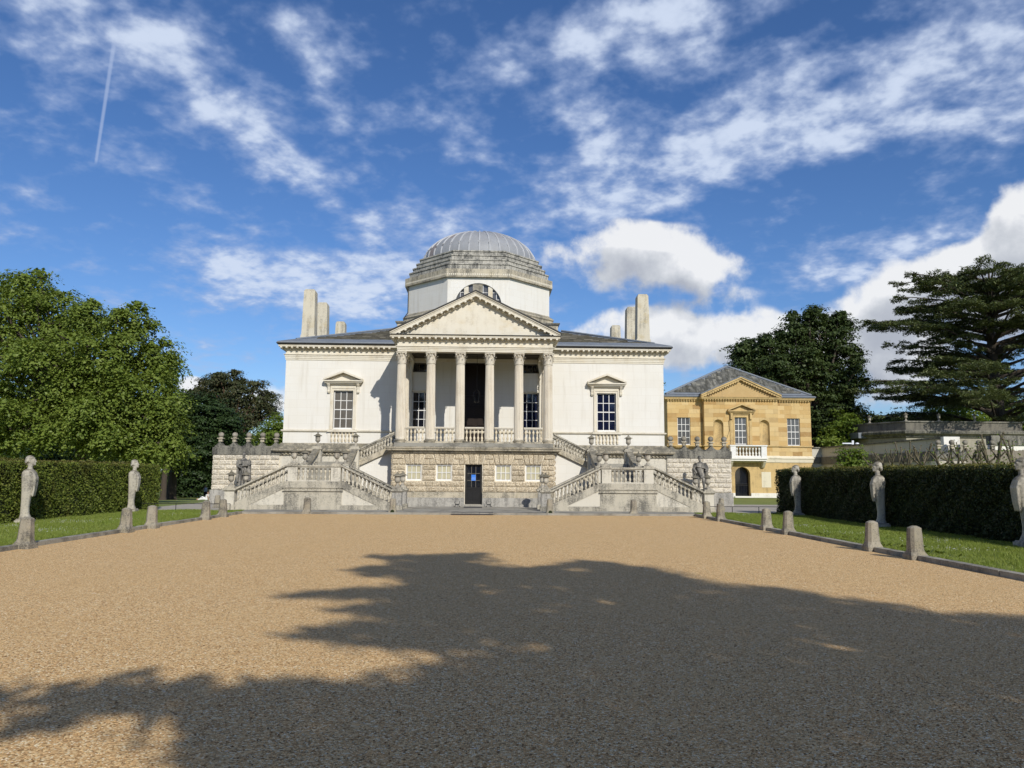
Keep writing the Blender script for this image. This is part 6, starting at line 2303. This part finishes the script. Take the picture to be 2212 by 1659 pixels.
def build_trees():
    lime = [(-26.8, 4, 12.5, 2.0, 2.0, 1.45), (-27.2, 3, 10.4, 1.9, 2.2, 2.0), (-24.8, 3, 10.7, 2.0, 2.0, 1.7), (-22.3, 2, 10.4, 1.3, 1.5, 1.2), (-19.4, 1, 9.95, 1.5, 1.6, 1.35),
            (-18.3, 2, 8.2, 1.6, 1.8, 1.4), (-20.0, 0, 7.8, 2.2, 2.4, 2.0), (-23.2, .3, 7.3, 3.0, 2.8, 2.5), (-18.1, .5, 5.8, 2.1, 2.2, 1.9), (-17.3, 1, 4.5, 1.5, 1.6, 1.5),
            (-20.5, -.6, 4.7, 3.0, 2.2, 2.0), (-23.6, -.8, 4.4, 2.6, 2.4, 1.9), (-18.2, -.2, 3.3, 2.2, 1.8, 1.25), (-16.6, .4, 3.0, 1.1, 1.2, .75), (-28.4, 2, 8.0, 2.6, 2.6, 3.6), (-27.0, 1.0, 4.5, 2.6, 2.4, 2.4)]
    tree('lime_tree', 'large sunlit lime tree with bright green leaves behind the left hedge', (-22.5, 3.0, -.05), lime, 'lime_leaf', 'bark', .42, 6.0, per_m2=5, clump_r=.60, leaves=74, size=.165, twigs=110, flat=.6, droop=.75, cell=.72, fill=.82, inner=.10, sub=7)
    tree('poplar', 'tall narrow grey-green tree rising just behind the lime tree', (-28.8, 30, -.87), [(-28.8, 30, 10.2, .9, .9, 3.2), (-28.9, 30, 6, 1.3, 1.3, 3.5)], 'fresh_leaf', 'bark', .25, 6, per_m2=3.0, clump_r=.5, leaves=24, size=.2)
    tree('dark_tree', 'dark dense tree in shade, left of the garden wall', (-31.2, 38, -1.1), [(-28.4, 38, 6.9, 3.0, 2.6, 2.8), (-30.2, 38, 8.0, 1.7, 1.8, 2.0), (-26.7, 38, 5.8, 2.0, 2.0, 2.9), (-28.9, 37, 4.0, 3.4, 2.4, 2.0), (-32.0, 38, 6.0, 2.5, 2.3, 3.0), (-25.4, 38.5, 4.4, 1.6, 1.6, 1.9)], 'dark_leaf', 'bark', .4, 4.5, per_m2=2.6, clump_r=.7, leaves=34, size=.26)
    tree('dark_tree', 'dark shaded tree behind the lime tree trunk', (-34.5, 46, -1.35), [(-34.5, 46, 6.0, 4.0, 3.0, 3.6), (-38.5, 46, 6.5, 3.4, 3.0, 4.0), (-31.0, 46, 4.5, 2.6, 2.4, 2.4)], 'dark_leaf', 'bark', .45, 4.0, per_m2=2.0, clump_r=.9, leaves=34, size=.3)
    pine = [(-34.4, 62, 14.0, 3.0, 2.6, 1.7), (-31.8, 62, 12.2, 3.9, 3.0, 2.2), (-29.6, 62, 10.4, 2.7, 2.5, 2.0), (-36.2, 62, 13.0, 2.6, 2.4, 1.6), (-31.8, 62, 8.9, 3.2, 2.5, 1.6), (-38.6, 62, 12.0, 1.5, 1.5, 1.1), (-34.6, 62, 10.8, 3.0, 2.5, 1.6)]
    tree('pine_tree', 'broad brown-tinged pine rising behind the left garden wall', (-33.0, 62, -1.8), pine, 'pine_leaf', 'bark_red', .5, 9.5, per_m2=3, clump_r=.85, leaves=60, size=.34, aspect=.3, twigs=60, flat=.5, cell=1.0, fill=.8, inner=.2, sub=7)
    for k, (x, y, z, a, c) in enumerate(((-24.2, 50, 6.6, 1.7, 2.2), (-27.6, 56, 5.6, 2.6, 1.8), (-21.8, 54, 4.2, 2.2, 2.0))):
        tree('shrub_tree', ('light green bushy tree touching the villa corner, below the pine', 'low green tree under the pine trunk', 'low green tree peeping over the left garden wall finials')[k], (x, y, -1.6), [(x, y, z, a, a, c), (x + .8, y, z - 1.8, a, a, c)], 'fresh_leaf' if k != 1 else 'lime_leaf', 'bark', .2, z * .6, per_m2=2.2, clump_r=.6, leaves=26, size=.24)
    for k, (x, y) in enumerate(((-33.5, 22), (-39.0, 27), (-45.5, 24))):
        tree('dark_tree', ('dark tree standing right behind the lime tree', 'dark tree behind the lime tree, further left', 'dark tree behind the lime tree at the left edge')[k], (x, y, -.8), [(x, y, 4.6, 3.6, 2.6, 4.2), (x + 1.5, y, 2.0, 3.2, 2.4, 2.4), (x - 1.5, y, 2.2, 3.2, 2.4, 2.6)], 'dark_leaf', 'bark', .35, 3.5, per_m2=2.0, clump_r=.85, leaves=34, size=.3)
    # dark wood that closes the far side of the lawn
    n = 0
    for k in range(15):
        x = -92 + k * 5.6 + random.uniform(-1, 1)
        y = 118 + random.uniform(-8, 22)
        if -63 < x < -52 and False: continue
        h = random.uniform(7, 11)
        w = random.uniform(3.6, 5.0)
        tree('far_tree', 'far dark tree beyond the lawn, %s along the row from the left' % ('first', 'second', 'third', 'fourth', 'fifth', 'sixth', 'seventh', 'eighth', 'ninth', 'tenth', 'eleventh', 'twelfth', 'thirteenth', 'fourteenth', 'fifteenth')[k], (x, y, -1.8), [(x, y, h * .55, w, w * .8, h * .45), (x + random.uniform(-2, 2), y, h * .3, w, w * .8, h * .35)], 'dark_leaf', 'bark', .35, h * .4, per_m2=.7, clump_r=1.3, leaves=22, size=.6, group='dark trees beyond the lawn', twigs=4)
    for k in range(9):
        x, y = -66 + k * 5.0 + random.uniform(-.6, .6), 64 + random.uniform(-2, 3)
        tree('dark_shrub', 'dark shrub closing the far edge of the lawn, %s from the left' % ('first', 'second', 'third', 'fourth', 'fifth', 'sixth', 'seventh', 'eighth', 'ninth')[k], (x, y, -1.8), [(x, y, .6, 3.6, 2.0, 2.6), (x + 1.5, y, 1.8, 2.6, 2.0, 2.4)], 'dark_leaf', 'bark', .15, 2, per_m2=2.2, clump_r=.8, leaves=24, size=.34, group='dark shrubs beyond the lawn', cat='shrub', twigs=4)
    for k in range(7):  # added row out of view, there to cut skylight on the gravel
        x, y = -37 + k * 12.5, -68 - 4 * (k % 2)
        tree('skylight_block_tree', 'added unseen tree blocking skylight behind the viewer, %s in its row from the left' % ('first', 'second', 'third', 'fourth', 'fifth', 'sixth', 'seventh')[k], (x, y, 0), [(x, y, 9, 5.5, 4.5, 6.5), (x + 2, y, 5, 5, 4, 4)], 'oak_leaf', 'bark', .5, 6, per_m2=.9, clump_r=1.5, leaves=26, size=.8, group='added trees blocking skylight behind the viewer', twigs=6)
    oak = [(33.0, 34, 17.3, 2.4, 2.2, 1.75), (35.9, 34, 17.2, 2.0, 2.0, 1.5), (31.2, 34, 15.6, 2.2, 2.2, 1.6), (28.0, 34, 14.6, 2.7, 2.4, 1.7), (26.5, 34, 13.7, 1.6, 1.7, 1.3), (31.3, 33, 12.9, 4.2, 3.4, 2.5), (35.4, 34, 14.6, 3.2, 3, 2.8), (36.8, 34, 11.8, 2.3, 2.4, 2.8), (29.1, 33, 12.2, 3.6, 3, 1.9), (34.2, 34, 11.0, 3.2, 3, 2.2), (34.2, 33, 7.4, 2.0, 2, 3.1), (31, 35, 9.0, 3, 3, 3), (36.3, 34.5, 8.6, 2.0, 2, 1.8)]
    tree('oak_tree', 'tall dark rounded tree behind the pavilion roof', (32.8, 34, 0), oak, 'oak_leaf', 'bark', .55, 9.0, per_m2=4, clump_r=.70, leaves=46, size=.24, twigs=100, cell=.85, fill=.8, inner=.25, sub=8)
    tree('thin_tree', 'thin leafy twigs showing between villa corner and pavilion', (16.6, 31, 0), [(16.5, 31, 10.0, .8, .8, 1.7), (16.9, 31, 8.3, .5, .5, .7)], 'oak_leaf', 'bark', .12, 8.5, per_m2=3, clump_r=.4, leaves=20, size=.2)
    fresh = ((34.8, 30, 5.6, 1.8, 2.3, 'bright green conifer-like bush below the oak'), (32.4, 29, 4.4, 1.2, 2.0, 'bright green bush beside the pavilion corner'), (52.6, 44, 8.6, 2.4, 2.2, 'sunlit green tree behind the low building, left of the cedar trunk'), (56.0, 45, 8.6, 2.6, 2.2, 'sunlit green tree behind the low building, at the cedar trunk'), (46.4, 41, 7.0, 2.8, 2.0, 'sunlit green tree behind the low building parapet centre'), (39.8, 37, 6.6, 2.2, 2.4, 'green tree above the left end of the low building'), (61.0, 46, 8.6, 2.6, 3.2, 'green tree right of the cedar trunk'), (43.0, 40, 6.0, 2.5, 2.4, 'green tree left behind the low building urns'))
    for k, (x, y, z, a, c, lb) in enumerate(fresh):
        tree('bush_tree', lb, (x, y, 0), [(x, y, z, a, a, c), (x + .5, y, z - c * .9, a * 1.1, a, c)], 'fresh_leaf' if k in (0, 2, 3, 4) else 'lime_leaf', 'bark', .18, z * .6, per_m2=1.9, clump_r=.6, leaves=24, size=.24, group='green trees behind the low building', twigs=14)
    tree('dark_tree', 'dark tree mass below the oak, behind the white wall', (30.5, 36, 0), [(30.0, 36, 4.5, 3.0, 2.5, 4.0), (34, 37, 5, 3, 2.5, 4), (38, 38, 4.5, 3, 2.5, 3.5)], 'dark_leaf', 'bark', .3, 4, per_m2=1.8, clump_r=.8, leaves=30, size=.3)


build_trees()


def cedar(name, label, base, tiers, height, trunk_r, seed, n_per=10, dens=620, size=.34):
    rg = random.Random(seed)
    rn = np.random.default_rng(seed)
    T = thing(name, label, 'tree', base)
    mb = MB()
    pts = [(0, 0, -.2), (0, 0, .6), (.15, 0, height * .35), (-.1, .1, height * .7), (.1, 0, height * .97)]
    mb.tube(pts, [trunk_r * 1.5, trunk_r * 1.1, trunk_r * .9, trunk_r * .55, .08], 12)
    PP, NN = [], []
    for (zt, reach) in tiers:
        for k in range(n_per):
            a = 2 * math.pi * (k + rg.uniform(-.35, .35)) / n_per + zt
            L = reach * rg.uniform(.72, 1.05)
            ztip = zt + rg.uniform(-.9, .9)
            z0 = ztip - rg.uniform(.4, 1.0) - L * .12
            tip = Vector((L * math.cos(a), L * math.sin(a), ztip))
            st = Vector((0, 0, max(z0, 2.0)))
            mid = st.lerp(tip, .5) + Vector((0, 0, L * .07))
            mb.tube([st, st.lerp(mid, .5) + Vector((0, 0, .1)), mid, mid.lerp(tip, .6) + Vector((0, 0, .12)), tip], [.16 * trunk_r / .6 + .006 * L, .11, .075, .045, .02], 6)
            side = Vector((-math.sin(a), math.cos(a), 0))
            fwd = Vector((math.cos(a), math.sin(a), 0))
            # side boughs carrying flat plates of needles
            m = int(5 + L * .8)
            for q in range(m):
                t = rg.uniform(.22, 1.0)
                c = (st.lerp(mid, t * 2) if t < .5 else mid.lerp(tip, t * 2 - 1))
                sg = rg.choice((-1, 1))
                bl = rg.uniform(.5, 1.0) * L * .27 * (1.25 - t) + .55
                d = (side * sg * rg.uniform(.5, 1.0) + fwd * rg.uniform(.35, .9)).normalized()
                e = c + d * bl + Vector((0, 0, rg.uniform(-.15, .3)))
                mb.tube([c, c.lerp(e, .5) + Vector((0, 0, .05)), e], [.035, .022, .01], 4)
                n = int(dens * bl / 4)
                tt = rn.uniform(.1, 1.08, n)
                w = .42 * bl * np.sin(np.pi * np.clip(tt, 0, 1) * .85 + .25) + .1
                lat = rn.uniform(-1, 1, n) * w
                pd = np.array(d.cross(Vector((0, 0, 1))))
                P = np.array(c)[None] + (np.array(e) - np.array(c))[None] * tt[:, None] + pd[None] * lat[:, None]
                P[:, 2] += rn.normal(.06, .09, n) - .16 * np.abs(lat) - .10 * bl * tt ** 2
                PP.append(P)
                NN.append(unit(np.array([0, 0, 1.0])[None] + rn.normal(0, .5, (n, 3))))
    V, Q = leaf_quads(np.vstack(PP), np.vstack(NN), size, .26, rn)
    put('foliage', mesh_arrays('foliage', V, Q), 'cedar_leaf', T)
    mb.build('trunk', 'bark', T)
    return T


cedar('cedar_tree', 'spreading dark cedar with flat tiers of branches above the low building', (49.4, 30, 0),
      [(21.7, 4.5), (21.3, 8.0), (20.7, 10.0), (20.0, 11.0), (19.3, 11.4), (18.6, 10.8), (17.9, 11.6), (17.3, 12.6), (16.3, 11.8), (15.3, 13.2), (14.2, 11.0), (13.2, 11.4), (12.3, 12.6), (11.3, 13.4), (10.3, 14.4), (9.2, 15.0), (8.1, 13.6)], 22.4, .62, 4, n_per=6, dens=300)


# pollarded trees standing behind the right hedge
def pollard(x, y, top, label, seed, leafy=0):
    rg = random.Random(seed)
    T = thing('pollard_tree', label, 'tree', (x, y, 0), 0, 'pollarded trees behind the right hedge')
    mb = MB()
    fork = rg.uniform(1.75, 2.1)
    mb.tube([(0, 0, 0), (.03, 0, 1.0), (0, .02, fork)], [.12, .095, .08], 8)
    knobs = []
    nb = rg.randint(3, 4)
    for k in range(nb):
        a = 2 * math.pi * (k + rg.uniform(-.2, .2)) / nb + seed
        r = rg.uniform(.28, .55)
        h = top - rg.uniform(0, .4)
        p1 = Vector((r * .55 * math.cos(a), r * .55 * math.sin(a), fork + (h - fork) * .35))
        p2 = Vector((r * math.cos(a), r * math.sin(a), h))
        mb.tube([(0, 0, fork - .1), p1, p1.lerp(p2, .55) + Vector((rg.gauss(0, .04), 0, 0)), p2], [.046, .034, .026, .022], 6)
        mb.ball(p2, (.045, .045, .04), 6, 4)
        knobs.append(p2)
        for q in range(rg.randint(2, 3)):
            p3 = p1 + Vector((rg.uniform(-.3, .3), rg.uniform(-.3, .3), rg.uniform(.25, .6)))
            mb.tube([p1, p1.lerp(p3, .6) + Vector((rg.gauss(0, .02), 0, 0)), p3], [.026, .018, .015], 5)
            mb.ball(p3, .026, 6, 4)
            knobs.append(p3)
    mb.build('stem', 'pollard_bark', T)
    n = 22 + leafy
    P = np.array([knobs[rg.randrange(len(knobs))] for k in range(n)]) + RNG.normal(0, .05 + .0004 * leafy, (n, 3))
    if leafy:
        P[:, 2] -= RNG.uniform(0, .9, n) ** 1.3
        P[:, :2] += RNG.normal(0, .15, (n, 2))
    V, Q = leaf_quads(P, unit(RNG.normal(0, .6, (n, 3)) + np.array([0, -.3, .7])), .085, .7)
    o = put('sprouts', mesh_arrays('sprouts', V, Q), 'fresh_leaf', T)
    o['kind'] = 'stuff'


ORD = ('first', 'second', 'third', 'fourth', 'fifth', 'sixth', 'seventh', 'eighth', 'ninth', 'tenth', 'eleventh', 'twelfth')
for k, (y, top, lf) in enumerate(((-10.0, 2.70, 0), (-11.0, 2.72, 0), (-12.3, 3.05, 0), (-13.3, 2.95, 10), (-14.4, 2.8, 40), (-15.6, 2.65, 90), (-16.6, 2.7, 110), (-17.6, 3.05, 60), (-18.6, 2.9, 120))):
    pollard(17.0 + random.uniform(-.15, .15), y, top, 'knobbly pollarded tree behind the right hedge, %s from the leafy bush' % ORD[k], 100 + k, lf)
tree('round_bush', 'yellow-green leafy bush above the right hedge, before the white wall', (17.0, -7.8, 0), [(16.75, -7.8, 2.35, .5, .5, .62), (17.3, -7.8, 2.4, .45, .5, .6), (17.0, -7.8, 1.8, .75, .6, .6)], 'fresh_leaf', 'pollard_bark', .07, 1.8, per_m2=9, clump_r=.2, leaves=24, size=.10, cat='bush', twigs=30)


# the tree behind the viewer whose shade falls over the forecourt
def shade_tree():
    base = Vector((12.5, -57.0, 0))
    T = thing('shade_tree', 'big spreading tree behind the viewer, shading the gravel', 'tree', base)
    out = [(-3.4, -35.7), (-2.99, -35.86), (-2.62, -35.93), (-2.34, -35.6), (-2.36, -35.11), (-1.97, -35.53), (-1.24, -35.78), (-0.66, -35.54), (-0.03, -35.24), (0.23, -34.91), (-0.41, -34.73), (-0.64, -34.35), (-1.47, -34.03), (-1.14, -33.44), (-0.64, -33.17), (-0.89, -32.59), (-1.55, -32.53), (-0.94, -31.92), (-2.28, -31.49), (-1.61, -30.94), (-0.54, -30.13), (-1.53, -29.18), (-1.85, -28.24), (-1.06, -27.51), (-1.84, -26.31), (-0.49, -26.08), (0.63, -25.56), (0.96, -28.16), (1.45, -28.15), (2.42, -26.84), (3.41, -27.74), (4.0, -29.34), (4.2, -30.14), (4.97, -30.37), (5.27, -31.26), (5.75, -31.84), (6.05, -32.68), (6.97, -32.83), (9.5, -34.0), (11, -36), (11, -46), (0, -46), (-1.0, -38.4), (-1.2, -37.3), (-1.43, -36.96), (-1.75, -36.75), (-2.2, -36.95), (-2.8, -36.7), (-3.4, -36.5)]
    po = np.array(out)

    def inside(x, y):
        c = np.zeros(len(x), bool)
        j = len(po) - 1
        for i in range(len(po)):
            xi, yi, xj, yj = po[i, 0], po[i, 1], po[j, 0], po[j, 1]
            hit = ((yi > y) != (yj > y)) & (x < (xj - xi) * (y - yi) / (yj - yi + 1e-12) + xi)
            c ^= hit
            j = i
        return c
    n = 200000
    gx, gy = RNG.uniform(-3.6, 11, n), RNG.uniform(-46, -25.4, n)
    k = inside(gx, gy)
    gx, gy = gx[k], gy[k]
    g2 = np.sin(gx * 2.1 + 1.3 * np.sin(gy * 1.1)) * np.sin(gy * 1.7 + .8 * np.sin(gx * 1.9)) + .35 * np.sin(gx * 5.3 + gy * 3.1) * np.sin(gy * 4.7 - gx)
    dist = np.full(len(gx), 9.0)
    for i in range(len(po)):
        a_, b_ = po[i], po[(i + 1) % len(po)]
        ab = b_ - a_
        t_ = np.clip(((gx - a_[0]) * ab[0] + (gy - a_[1]) * ab[1]) / (ab @ ab), 0, 1)
        dist = np.minimum(dist, np.hypot(gx - a_[0] - t_ * ab[0], gy - a_[1] - t_ * ab[1]))
    cl = .5 + .5 * np.sin(gx * 3.7 + 2.0 * np.sin(gy * 2.3)) * np.sin(gy * 3.1 + 1.7 * np.sin(gx * 2.9))
    soft = RNG.random(len(gx)) < np.clip(.12 + dist / .55 + (cl - .55) * .8, 0, 1)
    gx, gy, g2 = gx[soft], gy[soft], g2[soft]
    gx = gx + RNG.normal(0, .10, len(gx))
    gy = gy + RNG.normal(0, .12, len(gy))
    edge = gy > -35
    keep = ~((g2 < -.80) & edge & (RNG.random(len(gx)) < .8))
    gx, gy = gx[keep], gy[keep]
    m = min(len(gx), 62000)
    gx, gy = gx[:m], gy[:m]
    h = np.maximum((gy + 44.2) / 1.4694, 6.5) + 1.0 + 1.6 * (1 + np.sin(gx * .9 + gy * .5)) + RNG.uniform(0, 1.4, m)
    k = 1.0 / SUN.z
    P = np.stack([gx + h * SUN.x * k, gy + h * SUN.y * k, h], 1)
    V, Q = leaf_quads(P - np.array(base), unit(np.array([[SUN.x, SUN.y, SUN.z]]) * .9 + RNG.normal(0, .5, (m, 3))), .20, .6)
    put('crown', mesh_arrays('crown', V, Q), 'oak_leaf', T)
    mb = MB()
    mb.tube([(0, 0, -.2), (0, 0, .8), (-.3, .2, 4), (-.6, .6, 8.0)], [.9, .62, .5, .35], 10)
    for q in range(46):
        i = RNG.integers(m)
        p = Vector(P[i]) - base
        st = Vector((-.3, .3, random.uniform(3.5, 8.0)))
        branch_tube(mb, st, p, .13, .02, sag=.5, wob=.2)
    mb.build('trunk', 'bark', T)


shade_tree()


# ------------------------------------------------------------------ two people far off on the lawn
def far_people():
    T = thing('person', 'distant person in pale blue top and dark shorts standing on the lawn', 'person', (-32.8, 52.0, -1.53), R(20))
    b = MB()
    c = lambda p, q, r0, r1: b.tube([p, q], [r0, r1], 8)
    for sx in (-1, 1):
        c((sx * .09, 0, .04), (sx * .10, 0, .48), .045, .06)
        c((sx * .10, 0, .48), (sx * .09, 0, .88), .06, .085)
        b.ball((sx * .09, -.05, .04), (.045, .11, .04))
    b.ball((0, 0, .93), (.16, .11, .12))
    b.ball((0, 0, 1.15), (.16, .10, .22))
    b.ball((0, 0, 1.33), (.19, .10, .09))
    c((0, 0, 1.35), (0, 0, 1.5), .05, .05)
    b.ball((0, -.01, 1.57), (.075, .095, .115))
    c((.19, 0, 1.35), (.25, -.02, 1.08), .045, .04)
    c((.25, -.02, 1.08), (.23, -.12, .86), .036, .03)
    b.ball((.23, -.13, .83), (.03, .04, .05))
    c((-.19, 0, 1.35), (-.27, -.12, 1.14), .045, .04)
    c((-.27, -.12, 1.14), (-.10, -.14, 1.48), .036, .03)
    b.ball((-.09, -.13, 1.52), (.03, .04, .05))
    put('body', voxel_mesh('body', b, .022, 3), 'skin', T)
    MB().loft([[(.20 * math.cos(a) * w, .13 * math.sin(a) * w, z) for a in [k * math.pi / 6 for k in range(12)]] for z, w in ((.90, .95), (1.1, .95), (1.3, 1.08), (1.40, .75))]).build('shirt', 'shirt_pale', T)
    MB().loft([[(.19 * math.cos(a) * w, .14 * math.sin(a) * w, z) for a in [k * math.pi / 6 for k in range(12)]] for z, w in ((.52, 1.05), (.75, 1.05), (.95, .92))]).build('shorts', 'cloth_dark', T)
    MB().ball((0, .015, 1.61), (.08, .095, .09), 10, 6).build('hair', 'hair_brown', T)
    S = thing('person', 'person in white sitting on the lawn with legs stretched left', 'person', (-25.0, 30.0, -.87), 0)
    b = MB()
    c = lambda p, q, r0, r1: b.tube([p, q], [r0, r1], 8)
    b.ball((.12, 0, .13), (.15, .15, .13))
    c((.14, 0, .15), (.24, 0, .48), .13, .14)
    c((.24, 0, .5), (.27, 0, .64), .05, .05)
    b.ball((.28, 0, .72), (.095, .075, .115))
    for sy in (-1, 1):
        c((.10, sy * .09, .13), (-.28, sy * .10, .30 if sy > 0 else .12), .085, .06)
        c((-.28, sy * .10, .30 if sy > 0 else .12), (-.62, sy * .11, .06), .055, .04)
        b.ball((-.66, sy * .11, .09), (.05, .04, .09))
        c((.24, sy * .18, .48), (.36, sy * .22, .25), .045, .04)
        c((.36, sy * .22, .25), (.42, sy * .2, .04), .036, .03)
        b.ball((.43, sy * .2, .03), (.05, .035, .025))
    put('body', voxel_mesh('body', b, .022, 3), 'skin', S)
    MB().loft([[(x + .155 * math.cos(a), .18 * math.sin(a), z) for a in [k * math.pi / 6 for k in range(12)]] for x, z in ((.13, .05), (.15, .2), (.22, .4), (.25, .54))]).build('shirt', 'cloth_white', S)
    for sy in (-1, 1):
        kz = .30 if sy > 0 else .12
        MB().tube([(.10, sy * .09, .13), (-.28, sy * .10, kz), (-.56, sy * .11, .08)], [.10, .075, .06], 8).build('trouser_leg', 'cloth_white', S)
    MB().ball((.30, 0, .76), (.10, .085, .10), 10, 6).build('hair', 'hair_brown', S)


far_people()
